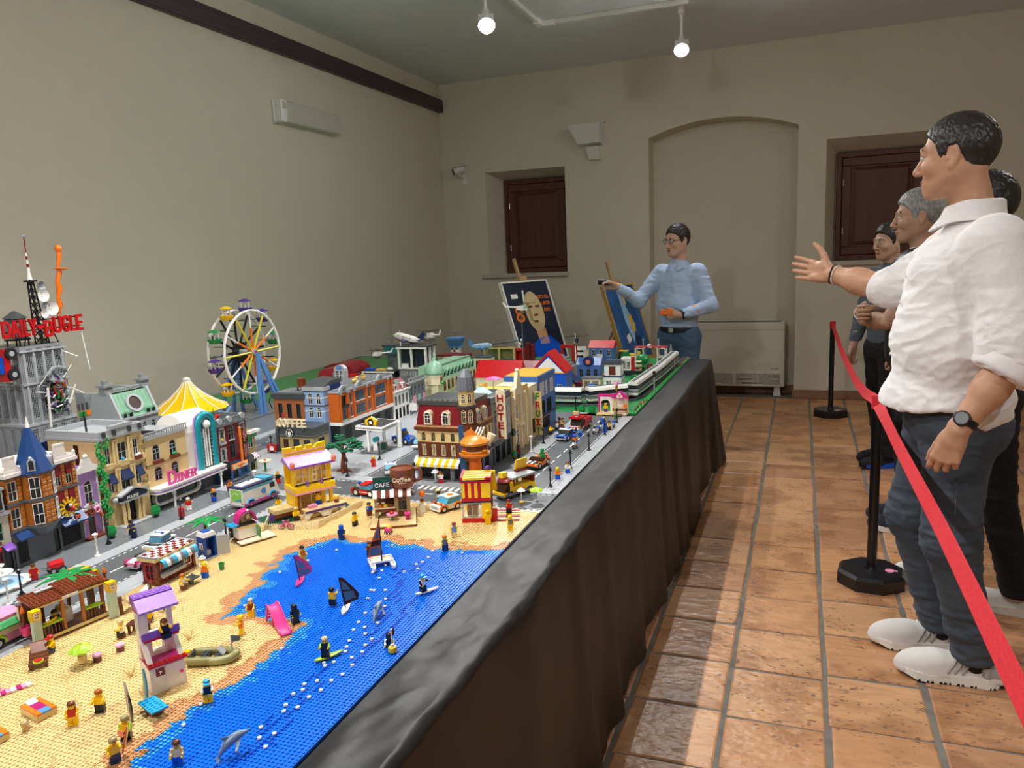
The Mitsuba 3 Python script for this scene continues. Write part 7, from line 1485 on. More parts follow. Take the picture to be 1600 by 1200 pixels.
# petrol station
t=toy('petrol_station','white toy petrol station canopy with a yellow shell shaped sign','toy petrol station',-1.555,2.585,0,z=.0024)
t.p('canopy','white',G().prism([(-66,-60),(66,-78),(66,66),(-50,84)],88,104,'z'));t.p('canopy_top','dgray',G().prism([(-54,-50),(54,-64),(54,54),(-42,70)],104,106,'z'));t.p('canopy_line','black',G().prism([(-67,-61),(67,-79),(67,67),(-51,85)],95,97,'z'));s=t.p('sign','yellow',G().prism([(-24,106),(24,106),(26,126),(0,140),(-26,126)],-52,-40,'y'));t.p(s+'__emblem','black',G().cyl((0,-54,118),(0,-51,118),13,n=14));t.p(s+'__mark','white',G().cyl((0,-55,117),(0,-53,117),7,n=12))
for p in((-10,-60),(22,4)):t.p('post','white',G().box(p[0]-5,p[0]+5,p[1]-5,p[1]+5,0,88))
t.p('island','gray',G().box(-40,50,-76,20,0,4));k=t.p('pump','white',G().box(-2,18,-44,-26,4,42));t.p(k+'__dial','teal',G().cyl((8,-46,46),(8,-24,46),10,n=14));t.p('pump','dgreen',G().box(24,44,-30,-12,4,32));t.p('price_board','white',G().box(58,78,40,48,0,104))
# yellow restaurant house
def yellow_house():
 t=toy('yellow_house','yellow two storey toy house with a lilac roof on the sand','toy house',-1.366,1.852,58,z=.0050,sc=1.16);W,D=104,56
 t.p('lawn','dgreen',G().box(-128,92,-52,40,0,1.6));t.p('base','tan',G().box(-W/2,W/2,-D/2-30,D/2,1.6,8));dk=t.p('deck','tan',G().box(-104,-54,-24,22,18,26));[t.p(dk+'__plank','tan',G().box(-104,-54,-24+6.6*k,-18+6.6*k,26,27.2))for k in range(7)];t.p('deck_front','rbrown',G().box(-104,-54,-24,22,8,18))
 for x in(-W/2,W/2-8):
  for y in(-D/2,D/2-8):t.p('corner_column','brightyellow',G().box(x,x+8,y,y+8,8,134))
 wall(t,-W/2+8,W/2-8,D/2-8,D/2,8,134,'brightyellow');t.p('side_wall','brightyellow',G().box(-W/2,-W/2+4,-D/2+8,D/2-8,8,60));wall(t,-W/2+8,W/2-8,-D/2+2,-D/2+10,82,134,'brightyellow',F=[(-24,84,36,44,'r','white','tglass'),(26,84,28,44,'r','white','tglass')]);wall(t,-30,30,-D/2+20,-D/2+26,8,66,'cream',F=[(-14,10,26,50,'g','dtan','tglass'),(16,10,26,50,'g','dtan','tglass')])
 t.p('panel','cream',G().box(0,12,-D/2-1,-D/2+3,84,134));t.p('panel_motif','gold',G().sph((6,-D/2-1,120),(3,1,4),6).sph((6,-D/2-1,108),(4,1,4),6).sph((6,-D/2-1,95),(3,1,5),6));t.p('floor_band','brightyellow',G().box(-W/2-2,W/2+2,-D/2-16,D/2,66,78));t.p('pink_band','pink4',G().box(-W/2-2,W/2+2,-D/2-17,D/2,60,66));t.p('balcony_rail','black',G().box(-W/2,W/2,-D/2-15,-D/2-13,84,87));[t.p('balcony_post','purple2',G().box(x-3,x+3,-D/2-16,-D/2-12,78,92))for x in(-20,18)]
 t.p('roof','lavender2',G().hexa([(-W/2-8,-D/2-12,128),(W/2+8,-D/2-12,128),(W/2+8,D/2-6,140),(-W/2-8,D/2-6,140),(-W/2-8,-D/2-12,132),(W/2+8,-D/2-12,132),(W/2+8,D/2-20,152),(-W/2-8,D/2-20,152)]));t.p('roof_edge','purple2',G().box(-W/2-8,W/2+8,-D/2-13,-D/2-10,127,131))
 t.p('gable_board','brightyellow',G().box(-W/2-4,W/2+4,D/2-22,D/2-12,140,164));t.p('gable_line','pink4',G().box(-W/2-4,W/2+4,D/2-23,D/2-11,158,161));[t.p('gable_brick','brightyellow',G().prism([(x-14,164),(x+14,164),(x+14*q,174),(x-8,172)]if q>0 else[(x-14,164),(x+14,164),(x+8,172),(x-14,174)],D/2-22,D/2-12,'y'))for x,q in((-42,-1),(42,1))];[t.p('gable_brick','brightyellow',G().box(x-9,x+9,D/2-22,D/2-12,164,172))for x in(-14,12)];[t.p('flower','coral',G().sph((x,-D/2-12,138),(7,7,9),8))for x in(-W/2-2,W/2+4)]
 tb=t.p('counter','tan',G().box(-44,66,-76,-48,22,26));t.p(tb+'__edge','purple',G().box(-44,66,-77,-75,19,24));t.p('counter_arch','white',G().man(mbox(-42,64,-72,-60,2,20)-mf.Manifold.cylinder(20,17,17,16).rotate([90,0,0]).translate([-16,-56,0])-mf.Manifold.cylinder(20,17,17,16).rotate([90,0,0]).translate([40,-56,0])));t.p('basket','pink',G().box(-30,-8,-66,-54,26,34));t.p('flower_pot','dred',G().cyl((46,-60,26),(46,-60,34),6,n=8));t.p('plant','gold2',G().sph((46,-60,40),(9,9,7),8));t.p('flower_box','purple',G().box(-124,-112,-46,-38,10,26))
yellow_house()
def fence(label,pts):
 t=toy('picket_fence',label,'toy fence',0,0,z=.0050);k=0
 for(a,b),(c,d)in zip(pts[:-1],pts[1:]):
  L=math.hypot(c-a,d-b)*1000;m=tr(a*1000,b*1000,0)@rot_z(math.atan2(d-b,c-a));t.p('rail','cream',G().box(0,L,-1,1,4,6).box(0,L,-1,1,12,14),m=m)
  for x in np.arange(2,L-2,6.0):t.p('picket','cream',G().prism([(x-1.8,1),(x+1.8,1),(x+1.8,17),(x,20),(x-1.8,17)],-1.8,0,'y'),m=m)
fence('white toy picket fence round the yellow house',[(-1.448,1.770),(-1.392,1.672),(-1.255,1.728),(-1.237,1.925),(-1.262,1.968)])
# cafe with the big cup
def cafe():
 t=toy('cafe_kiosk','brown toy cafe with a big coffee cup on its roof','toy cafe',-1.097,1.875,28,z=.0050,sc=1.08);W=46
 t.p('terrace','tan',G().box(-56,60,-104,34,0,5));t.p('terrace_edge','rbrown',G().box(-57,61,-105.5,-103.5,0,4.4).box(60,62,-104,34,0,4.4));[t.p('column','dtan',G().box(x-5,x+5,-32,-22,5,68))for x in(-W+4,10,W-4)];t.p('back_wall','brown',G().box(-W,W,24,30,5,68));wall(t,8,W,-30,30,5,56,'brown',F=[(28,20,26,30,'o','dtan')],R=[(0,16,40,34,'o','dtan')]);t.p('counter','rbrown',G().box(-W,8,-34,-14,22,30));t.p('counter_top','cream',G().box(-W-2,8,-36,-12,30,33));[t.p('cake',m_,G().cyl((x,-26,33),(x,-26,40),6,n=10))for x,m_ in((-34,'orange'),(-18,'brightyellow'),(-4,'rbrown'))];[t.p('dish','white',G().cyl((x,-30,44),(x,-30,47),5,n=10))for x in(-38,-24)]
 for k in range(9):t.p('awning_stripe',('white','rbrown')[k%2],G().hexa([(-50+11.2*k,-46,62),(-38.8+11.2*k,-46,62),(-38.8+11.2*k,-20,76),(-50+11.2*k,-20,76),(-50+11.2*k,-46,65),(-38.8+11.2*k,-46,65),(-38.8+11.2*k,-20,79),(-50+11.2*k,-20,79)]))
 t.p('roof','rbrown',G().box(-48,50,-22,32,68,78));[t.p('awning_stripe',('rbrown','white')[k%2],G().box(50,56,-40+12*k,-28+12*k,66,72))for k in range(6)];s=t.p('cafe_sign','dgreen2',G().box(-48,0,-22,-16,78,112));t.p(s+'__text','white',centred(textmesh('CAFE',11,1)).xf(tr(-24,-22.4,92)));t.p(s+'__line','green',G().box(-40,-8,-22.8,-21.8,103,104.4))
 c=t.p('cup','cup',G().lathe([(0,78),(25,78),(29,82),(32,96),(33,130),(30,130),(29,126),(0,124)],24,(30,-2,0)),smooth=40);t.p(c+'__handle','cup',G().tube([(60,-2,124),(74,-2,124),(82,-2,112),(78,-2,96),(60,-2,90)],5,8),smooth=True);t.p(c+'__text','cream',centred(textmesh('Coffee',11,1)).xf(tr(28,-35.6,106)));t.p(c+'__text','cream',G().box(20,38,-35.2,-33.8,95,96.4))
cafe()
# red and yellow food kiosk and the burger tower
def burger_kiosk():
 t=toy('burger_kiosk','red and yellow striped two storey toy kiosk','toy kiosk',-.842,1.908,18,z=.0050);W=40
 t.p('base','red',G().box(-W-2,W+2,-40,42,0,12));t.p('shop_glass','tglass',G().box(-W,14,-37,-35,14,56));t.p('glass_frame','lgray',G().box(-W,14,-38,-34,54,58).box(-W,-W+3,-38,-34,12,56).box(-14,-12,-38,-34,12,56));t.p('pillar','brightyellow',G().box(14,W,-38,-26,12,58));t.p('shop_floor','cream',G().box(-W,W,-34,38,12,14));t.p('oven','rbrown',G().box(-30,0,-10,20,14,40));t.p('post','brightyellow',G().box(-W,-W+6,30,38,12,58));t.p('post','dred',G().box(W-6,W,30,38,12,58));t.p('floor_slab','black',G().box(-W-2,W+2,-40,42,58,62));t.p('red_band','red',G().box(-W,W,-39,40,62,72))
 for k in range(8):t.p('stripe',('brightyellow','red')[k%2]if k<7 else 'brightyellow',G().box(-W+9*k if k<7 else 23,-W+9*(k+1)if k<7 else W,-39,-33,72,116))
 for k in range(9):t.p('stripe',('brightyellow','red')[k%2],G().box(W-6,W,-33+8*k,-25+8*k,72,116))
 t.p('side_wall','red',G().box(-W,-W+5,-33,38,72,116));t.p('cornice','red',G().box(-W-3,W+3,-42,42,116,121));t.p('cornice_line','black',G().box(-W-2,W+2,-41,41,121,124));[t.p('roof_slat',('brightyellow','orange')[k%2],G().box(-W+4,W+2,-42+11*k,-32+11*k,124,130))for k in range(7)];t.p('roof_edge','red',G().box(-W-3,-W+4,-42,42,124,132));t.p('roof_corner','red',G().box(W-14,W+3,-43,-34,124,130.6));t.p('slide','brightyellow',G().hexa([(W,30,70),(W+14,34,70),(W+14,40,70),(W,38,70),(W,34,128),(W+10,34,128),(W+10,40,128),(W,40,128)]));t.p('drink_machine','red',G().box(W+3,W+16,-30,-14,0,38));t.p('machine_top','white',G().box(W+2,W+17,-31,-13,38,42));rug=t.p('rug','dred',G().box(W+6,W+76,-30,60,0,3));[t.p(rug+'__stripe',m_,G().box(W+6,W+76,y,y+11,3,4))for y,m_ in((-24,'tan'),(-2,'red'),(14,'brightyellow'),(32,'tan'),(48,'red'))];t.p('flower','purple',G().sph((30,34,136),(12,5,8),8))
burger_kiosk()
t=toy('burger_sign','giant toy burger on an orange stand beside a blue board','toy burger',-.955,2.160,20,z=.0018,sc=1.2)
t.p('stand','orange',G().cyl((0,0,0),(0,0,92),20,16,14));t.p('board','blue3',G().box(-40,-28,4,12,0,176));t.p('board','orange2',G().prism([(-26,110),(6,110),(8,150),(-8,166),(-24,156)],8,14,'y'));t.p('plate','orange2',G().lathe([(12,88),(40,98),(42,104),(0,104)],18));t.p('bun','bun',G().lathe([(0,104),(34,104),(36,110),(34,114),(0,114)],18));t.p('cheese','brightyellow',G().box(-30,30,-28,28,113,116));t.p('patty','brown',G().lathe([(0,115),(36,115),(36,128),(0,128)],18));[t.p('tomato','red',G().sph((31*math.cos(a),31*math.sin(a),118),(8,8,4),8))for a in(-2.4,-.7,.8)];t.p('bun_top','bun',G().lathe([(38,128),(39,134),(30,144),(14,148),(0,149)],18),smooth=40);[t.p('straw','white',G().cyl((x,12,140),(x+14,18,168),2.4,n=6))for x in(-2,6,14)];t.p('ice_cream','cream',G().cyl((34,8,122),(48,10,150),6,12,10))
# hotel corner house
def hotel():
 t=bld('brown and tan toy corner house with a dark red roof and yellow striped awning',-1.205,2.252,0,name='corner_hotel');W,D=202,176
 wall(t,0,W-26,6,D,0,70,'dgray',F=[(24,4,40,60,'g','black'),(92,4,46,60,'d','black'),(150,4,34,60,'g','black')],R=[]);wall(t,0,W,26,D,0,70,'dgray',R=[(60,6,40,52,'g','black'),(120,6,40,52,'g','black')]);[t.p('stone_post','stone',G().box(x-7,x+7,-2,8,0,70))for x in(0,62,124)]
 for z0,z1,m_ in((74,128,'rbrown2'),(128,168,'tan')):wall(t,0,W,0,D,z0,z1,m_,F=row(4,6,150,z0+8,15,38,'b','cream')if z0<100 else row(4,6,150,z0+3,15,30,'a','dtan'),R=row(4,36,D-4,z0+8,15,38,'b','cream')if z0<100 else row(4,36,D-4,z0+3,15,30,'a','dtan'),courses=True)
 t.p('band','gray',G().box(-3,W+3,-4,D,68,76));cornice(t,0,W,0,D,170,10,'rbrown2',7,'brown');t.p('band','nougat',G().box(-3,W+3,-4,D,180,186));t.p('roof','dred',G().hexa([(0,0,186),(W,0,186),(W,D,186),(0,D,186),(6,16,252),(W-14,16,252),(W-14,D,252),(6,D,252)]));[t.p('roof_seam','dred',G().hexa([(x,-1.4,187),(x+2,-1.4,187),(x+2,4,187),(x,4,187),(x,14.4,251),(x+2,14.4,251),(x+2,20,251),(x,20,251)]))for x in range(14,160,18)]
 for x in(46,112):k=t.p('dormer','cream',G().man(mbox(x-15,x+15,-4,24,188,222)+mf.Manifold.cylinder(28,15,15,16).rotate([-90,0,0]).translate([x,-4,222])));window(t,(x,192,22,40,'a','white'),tr(0,-8.2,0),'white')
 for y in(60,116):t.p('dormer','cream',G().man(mbox(W-24,W+4,y-14,y+14,188,222)+mf.Manifold.cylinder(28,14,14,16).rotate([0,90,0]).translate([W-24,y,222])));window(t,(y,192,20,38,'a','white'),face_m('R',0,W+8.2,0),'white')
 t.p('roof_deck','dgray',G().box(0,W-10,12,D,252,266));[t.p('crenel','gray',G().box(x,x+14,10,16,266,273))for x in range(2,150,20)]
 oc=lambda r,z:[(W-22+r*math.cos(PI/8+k*PI/4),22+r*math.sin(PI/8+k*PI/4),z)for k in range(8)];H=lambda r0,z0,r1,z1:G().man(mf.Manifold.hull_points(np.array(oc(r0,z0)+oc(r1,z1),float)))
 t.p('turret','rbrown2',H(30,70,30,128));t.p('turret','tan',H(30,128,30,172));t.p('turret_band','rbrown2',H(36,170,36,188));t.p('turret','brown',H(29,188,29,250));t.p('turret_band','dgray',H(33,248,33,256));t.p('turret','tan2',H(27,256,27,304));t.p('turret_roof','gray2',H(34,304,26,350));t.p('turret_roof','gray2',H(26,350,10,374));[window(t,(0,z,15,h,'a','cream'),tr(W-22,22,0)@rot_z(a)@tr(0,-r,0),'cream')for z,h,r in((198,44,31),(264,32,29),(134,32,32))for a in(PI/8-PI/8,PI/4)]
 for i in range(5):[t.p('roof_tile','gray2',G().add(stud(6,2.6,2),tr(W-22,22,0)@rot_z(a+.2)@tr(0,-31.5+i*1.7,310+9*i)@rot_x(PI/2)))for a in(-.4,0,.4,.8)]
 for k in range(13):a,b=-10+13*k,3+13*k;t.p('awning_stripe',('white','brightyellow')[k%2],G().hexa([(a,-26,56),(b,-26,56),(b,2,74),(a,2,74),(a,-26,58),(b,-26,58),(b,2,78),(a,2,78)]).box(a,b,-27,-24.6,48,58))
hotel()
def blade_sign(t,s,x,z0,z1,w,face,text,y=0,h=None,round_=True):
 k=t.p('blade_sign',face,G().box(x,x+w,y-4,y+4,z0,z1).cyl((x+w/2,y-4,z1),(x+w/2,y+4,z1),w/2,n=16)if round_ else G().box(x,x+w,y-4,y+4,z0,z1));st=(z1-z0)/len(s)
 for i,c in enumerate(s):g=centred(textmesh(c,h or st*.62,1.6));v=g.arr()[0];q=min(1.3,w*.62/(v[:,0].max()-v[:,0].min()));t.p(k+'__letter',text[i%len(text)],g.xf(tr(x+w/2,y-4.6,z1-st*(i+.5))@scl(q,1,1)))
t=bld('grey toy hotel with a vertical white HOTEL sign',-1.0,2.440);W=186;wall(t,0,W,4,190,0,84,'dgray',F=row(3,8,W-8,6,34,60,'g','black'));wall(t,0,W,6,190,84,226,'lgray',F=row(3,14,W-14,104,28,92,'a','white'));cornice(t,0,W,4,190,226,8,'gray',4,'dgray');parapet(t,0,W,4,190,234,12,'gray');t.p('glass_roof','tealite',G().hexa([(30,60,238),(150,60,238),(150,140,238),(30,140,238),(40,90,262),(140,90,262),(140,110,262),(40,110,262)]));t.p('clock','black',G().cyl((150,-20,90),(150,-12,90),14,n=16));blade_sign(t,'HOTEL',0,96,258,36,'cream',('red2',),h=24)
for k in list(scene):
 if k.startswith(t.key+'__blade_sign'):scene[k]['to_world']=tow(tr(-1.0,2.470,T)@scl(MM))
t=bld('tan toy house with a white carved gable beyond the hotel sign',-1.0,2.632);W=196;wall(t,0,W,2,190,0,216,'tan',F=[(50,20,30,60,'a','white'),(50,120,26,60,'r','white','pane','white'),(110,20,24,60,'d','brown'),(110,120,26,60,'r','white','pane','white'),(160,120,26,60,'r','white')],L=[]);t.p('side_wall','olive2',G().box(-1.5,0,4,188,0,150));[t.p('white_pilaster','cream',G().box(x,x+14,-6,4,0,214))for x in(4,78,134)];[t.p('carving','cream',G().sph((11+0*k,-6,24+26*k),(8,5,8),6))for k in range(8)];t.p('gable','cream',G().prism([(20,214),(110,214),(110,240),(92,246),(82,276),(72,300),(58,300),(48,276),(38,246),(20,240)],-6,8,'y'));t.p('gable_ball','cream',G().sph((65,0,306),9,8));t.p('roof_rail','gold2',G().box(0,W,6,12,216,234).box(0,W,180,188,216,234).box(0,6,6,188,216,234));t.p('roof','brightyellow2',G().box(6,W,12,180,214,218));t.p('balcony','cream',G().box(30,80,-20,2,96,106));u_=umbrella('magenta toy parasol on the roof of the tan house',-1.10,2.70,'hotpink2',32,60,z=.2196)
t=bld('blue toy house with a vertical FRUIT sign',-1.0,2.846);W=330;wall(t,96,W,2,150,0,226,'blue4',F=[(150,150,60,60,'g','white'),(210,150,30,60,'g','white'),(280,150,50,60,'g','white'),(150,70,60,60,'g','black'),(240,70,60,60,'g','black'),(180,8,120,50,'g','black')]);wall(t,0,96,4,150,0,218,'cream',F=[(48,130,44,60,'g','white'),(48,20,60,60,'g','brown')]);t.p('roof_edge','blue4',G().box(94,W+2,0,150,226,240));t.p('roof','gold2',G().box(98,W-4,6,146,240,243));t.p('ledge','dgray',G().box(96,W,-8,4,62,68));blade_sign(t,'FRUIT',0,12,190,30,'tan2',('green','red2','green','red2','green'),h=26,round_=False)
for k in list(scene):
 if k.startswith(t.key+'__blade_sign'):scene[k]['to_world']=tow(tr(-1.0,2.888,T)@scl(MM))
 # ================================================================ vehicles, lamps and figures in the streets
def lightbar(c='blue'):
 return lambda t,h,W,b0,zt,q:(t.p('light_bar',c,G().box(-8,-2,-12,12,zt+q+3,zt+q+7)),t.p('light_bar','white',G().box(-2,1,-8,8,zt+q+3,zt+q+6)))
def police_extra(t,h,W,b0,zt,q):
 lightbar()(t,h,W,b0,zt,q)
 for s in(-1,1):t.p('side_stripe','navy2',G().box(-h+10,h-14,s*(W/2+.3)-.5,s*(W/2+.3)+.5,b0+5,b0+9.5));g=centred(textmesh('POLICE',5,.6)).xf(tr(2,0,b0+12));t.p('lettering','navy2',g.xf(tr(0,-W/2-.2,0))if s<0 else g.xf(rot_z(PI)@tr(0,-W/2-.2,0)))
 t.p('number_plate','brightyellow',G().box(h+2,h+3.2,-6,6,b0+2,b0+6));g=centred(textmesh('POLICE',5,.6)).xf(rot_x(-PI/2)).xf(rot_z(PI/2)).xf(tr(h-12,0,b0+10.4));t.p('lettering','navy2',g)
car('police_car','white toy police car with blue light bar in front of the police station','toy car',-1.600,1.497,-82,88,42,'white','white','glassb',(18,62),14,extra=police_extra,hz=15,r=9.5)
car('pink_cabriolet','pink toy convertible with white boot behind the checked roof kiosk','toy car',-1.548,1.395,92,86,42,'pink',None,'tbrown',(30,56),8,extra=lambda t,h,W,b0,zt,q:(t.p('boot','white',G().hexa([(-h,-12,zt-2),(-h+26,-14,zt),(-h+26,14,zt),(-h,12,zt-2),(-h+2,-12,zt+4),(-h+26,-14,zt+5),(-h+26,14,zt+5),(-h+2,12,zt+4)])),[t.p('tail_fin','hotpink',G().hexa([(-h,s*17-3,zt-2),(-h+26,s*17-3,zt),(-h+26,s*17+3,zt),(-h,s*17+3,zt-2),(-h-3,s*17-2,zt+9),(-h+20,s*17-2,zt+4),(-h+20,s*17+2,zt+4),(-h-3,s*17+2,zt+9)]))for s in(-1,1)],[t.p('rear_lamp','dred',G().cyl((-h-3,s*15,zt-4),(-h+2,s*15,zt-4),4.4,n=10))for s in(-1,1)]))
car('taxi','yellow toy taxi half hidden under the palm fronds','toy car',-1.612,1.258,-88,84,42,'taxi','taxi','tsmoke',(20,58),13,hz=15,r=9.5,extra=lambda t,h,W,b0,zt,q:(t.p('roof_sign','white',G().box(-8,2,-10,10,zt+q+3,zt+q+9)),t.p('door_panel','black',G().box(-10,14,W/2,W/2+.8,b0+4,b0+13)),t.p('lettering','taxi',centred(textmesh('TAXI',6,.6)).xf(rot_z(PI)@tr(-2,-W/2-1.0,b0+8)))))
car('ice_cream_truck','pink toy ice cream truck with lime wheel arches at the left edge','toy truck',-1.505,1.000,88,110,46,'pink',None,'tbrown',(4,8),4,hz=18,r=11,extra=lambda t,h,W,b0,zt,q:(t.p('box','cream',G().box(-h,20,-W/2,W/2,zt,zt+30)),t.p('roof','pink',G().box(-h-4,26,-W/2-3,W/2+3,zt+30,zt+38)),t.p('awning','green',G().hexa([(-h+10,-W/2-18,zt+20),(10,-W/2-18,zt+20),(10,-W/2,zt+30),(-h+10,-W/2,zt+30),(-h+10,-W/2-18,zt+22),(10,-W/2-18,zt+22),(10,-W/2,zt+33),(-h+10,-W/2,zt+33)])),t.p('windscreen','tsmoke',G().box(20,36,-W/2+3,W/2-3,zt,zt+26)),[t.p('wheel_arch','lime',G().tube([(a*33+15*math.cos(b),-W/2,11+15*math.sin(b))for b in np.linspace(0,PI,8)],3.4,6))for a in(-1,1)]))
# camper van
car('camper_van','white and blue toy camper van with a green map on its back','toy van',-1.600,1.892,82,150,58,'white',None,'tsmoke',(140,146),4,hz=14,r=12,extra=lambda t,h,W,b0,zt,q:(t.p('cabin','white',G().box(-h,h-26,-W/2,W/2,zt,zt+42)),t.p('cab_front','white',G().hexa([(h-26,-W/2,zt),(h,-W/2,zt),(h,W/2,zt),(h-26,W/2,zt),(h-26,-W/2,zt+42),(h-14,-W/2,zt+40),(h-14,W/2,zt+40),(h-26,W/2,zt+42)])),t.p('side_window','tsmoke',G().box(h-40,h-20,-W/2-.6,W/2+.6,zt+18,zt+34)),t.p('side_band','azure2',G().box(-h+2,h-26,-W/2-.6,W/2+.6,zt+34,zt+41)),t.p('side_band','magenta3',G().box(-h+2,h-6,-W/2-.8,W/2+.8,b0-1,b0+8)),t.p('roof','navy2',G().box(-h-1,h-24,-W/2-1,W/2+1,zt+42,zt+47)),[t.p('roof_panel','white',G().box(-h+10+30*k,-h+34+30*k,-16,16,zt+47,zt+50))for k in range(3)],t.p('roof_panel','azure2',G().box(h-52,h-22,-26,26,zt+47,zt+53)),t.p('rear_map','lime2',G().box(-h-1,-h,-22,22,zt+2,zt+38)),t.p('map_water','azure2',G().hexa([(-h-1.6,-20,zt+4),(-h-.8,-20,zt+4),(-h-.8,8,zt+4),(-h-1.6,8,zt+4),(-h-1.6,-20,zt+12),(-h-.8,-20,zt+12),(-h-.8,-4,zt+10),(-h-1.6,-4,zt+10)])),t.p('map_road','white',G().tube([(-h-1.2,-18,zt+30),(-h-1.2,-4,zt+24),(-h-1.2,4,zt+32),(-h-1.2,18,zt+18)],.9,5)),t.p('logo','mblue',G().cyl((8,-W/2-1.2,zt+18),(8,-W/2,zt+18),10,n=16)),[t.p('wheel_arch','azure',G().tube([(a*45+15*math.cos(b),-W/2,12+15*math.sin(b))for b in np.linspace(0,PI,8)],3,6))for a in(-1,1)]))
car('pickup','red toy pickup truck between the yellow house and the cafe','toy truck',-1.278,2.032,-8,96,46,'red','red','glassb',(34,70),14,hz=17,r=13,low='gray',bump='gray',extra=lambda t,h,W,b0,zt,q:(t.p('cargo_bed','dgray',G().box(-h+4,-h+32,-16,16,zt+1.4,zt+3)),t.p('side_stripe','white',G().box(-16,26,-W/2-.6,-W/2+.4,b0+6,b0+8)),t.p('cargo','white',G().box(-h+10,-h+24,-8,8,zt+3,zt+9)),t.p('cargo','blue',G().sph((-h+18,0,zt+14),6,8))))
car('trailer','small dark toy trailer behind the red pickup','toy trailer',-1.165,2.075,-8,50,34,'dred',None,'black',(10,40),6,hz=10,r=8)
car('police_car','white and turquoise toy police car in the street behind the cafe','toy car',-1.335,2.285,-62,76,40,'white','white','azure2',(16,56),13,extra=police_extra)
car('vintage_truck','blue toy vintage truck beside the petrol station','toy truck',-1.500,2.690,-20,104,44,'blue','blue','tsmoke',(34,66),28,hz=18,r=13,low='black',bump='dgray',extra=lambda t,h,W,b0,zt,q:(t.p('bonnet','blue',G().box(16,h-4,-15,15,zt-2,zt+8)),t.p('grille','lgray',G().box(h-4,h-1,-12,12,b0+4,zt+6)),[t.p('mudguard','blue',G().tube([(a+16*math.cos(b),s*20,13+16*math.sin(b))for b in np.linspace(.1,PI-.1,7)],3,6))for a in(-31,31)for s in(-1,1)]))
car('white_car','white toy car with a turquoise window behind the corner house','toy car',-1.405,2.640,-80,76,40,'white',None,'azure2',(16,56),14)
car('suv','white and orange toy off road car beside the striped kiosk','toy car',-.965,1.955,-118,82,48,'white','white','azure2',(4,56),15,hz=18,r=11,z=.0050,bump='white',extra=lambda t,h,W,b0,zt,q:(t.p('roof_mark','orange',G().cyl((-16,0,zt+q+3),(-16,0,zt+q+4),10,n=14)),[t.p('wheel_arch','orange',G().tube([(a*25+13*math.cos(b),s*W/2,11+13*math.sin(b))for b in np.linspace(.1,PI-.1,7)],3,6))for a in(-1,1)for s in(-1,1)],t.p('grille','lgray',G().box(h+2,h+3,-14,14,b0+5,b0+10)),t.p('bonnet_mark','orange',G().box(h-26,h-8,-8,8,zt-2,zt-.6))))
car('sports_car','orange toy sports car with white and black stripes','toy car',-.855,2.470,-98,104,54,'orange',None,'tbrown',(40,66),10,hz=15,r=11,low='black',bump='black',front_slope=3,extra=lambda t,h,W,b0,zt,q:([t.p('bonnet_stripe',m_,G().box(h-38,h-2,y-3.6,y+3.6,zt-2,zt+1))for y,m_ in((-16,'white'),(-7,'black'),(2,'white'),(11,'black'))],t.p('spoiler','orange',G().box(-h,-h+10,-22,22,zt+8,zt+11)),t.p('spoiler_post','black',G().box(-h+3,-h+6,-16,-12,zt-1,zt+8).box(-h+3,-h+6,12,16,zt-1,zt+8)),t.p('cockpit','black',G().box(-20,12,-18,18,zt-2,zt+3))))
fig('green toy figure with one raised hand riding in the orange sports car',-.842,2.495,10,'green','green',('helmet','green'),arms='green',pose='sit',la=100,z=.030)
car('muscle_car','bright blue toy car with white roof in the street by the cloth edge','toy car',-.872,2.880,-98,92,50,'blue','white','tsmoke',(20,62),14,hz=17,r=11,bump='lgray',extra=lambda t,h,W,b0,zt,q:(t.p('roof_panel','dred',G().box(-18,-6,-18,-6,zt+q+3,zt+q+5)),t.p('roof_panel','blue',G().box(-18,-2,6,18,zt+q+3,zt+q+6)),[t.p('bonnet_stripe','lblue',G().box(h-30,h-2,y-2,y+2,zt-2.6,zt-.4))for y in(-8,0,8)],t.p('grille','black',G().box(h,h+3,-16,16,b0+4,b0+9))))
car('fire_engine','red toy fire engine with a white ladder','toy truck',-.862,3.080,-96,130,52,'red',None,'tsmoke',(88,126),26,hz=18,r=12,bump='white',extra=lambda t,h,W,b0,zt,q:(t.p('cab_roof','red',G().box(h-42,h+1,-W/2,W/2,zt+26,zt+34)),t.p('cab_mark','white',G().box(h-30,h-12,-6,6,zt+34,zt+35)),t.p('body','red',G().box(-h,h-46,-W/2,W/2,zt,zt+18)),[t.p('warning_stripe',('white','dred')[k%2],G().box(h+2,h+3.4,-24+8*k,-16+8*k,b0-1,b0+5))for k in range(6)],t.p('front_band','white',G().box(h-2,h+1,-W/2+2,W/2-2,b0+8,b0+13)),t.p('ladder','white',G().hexa([(-h+6,-10,zt+24),(h-20,-10,zt+44),(h-20,10,zt+44),(-h+6,10,zt+24),(-h+6,-10,zt+30),(h-20,-10,zt+50),(h-20,10,zt+50),(-h+6,10,zt+30)])),t.p('basket','tan',G().box(h-26,h-10,-12,12,zt+44,zt+56))))
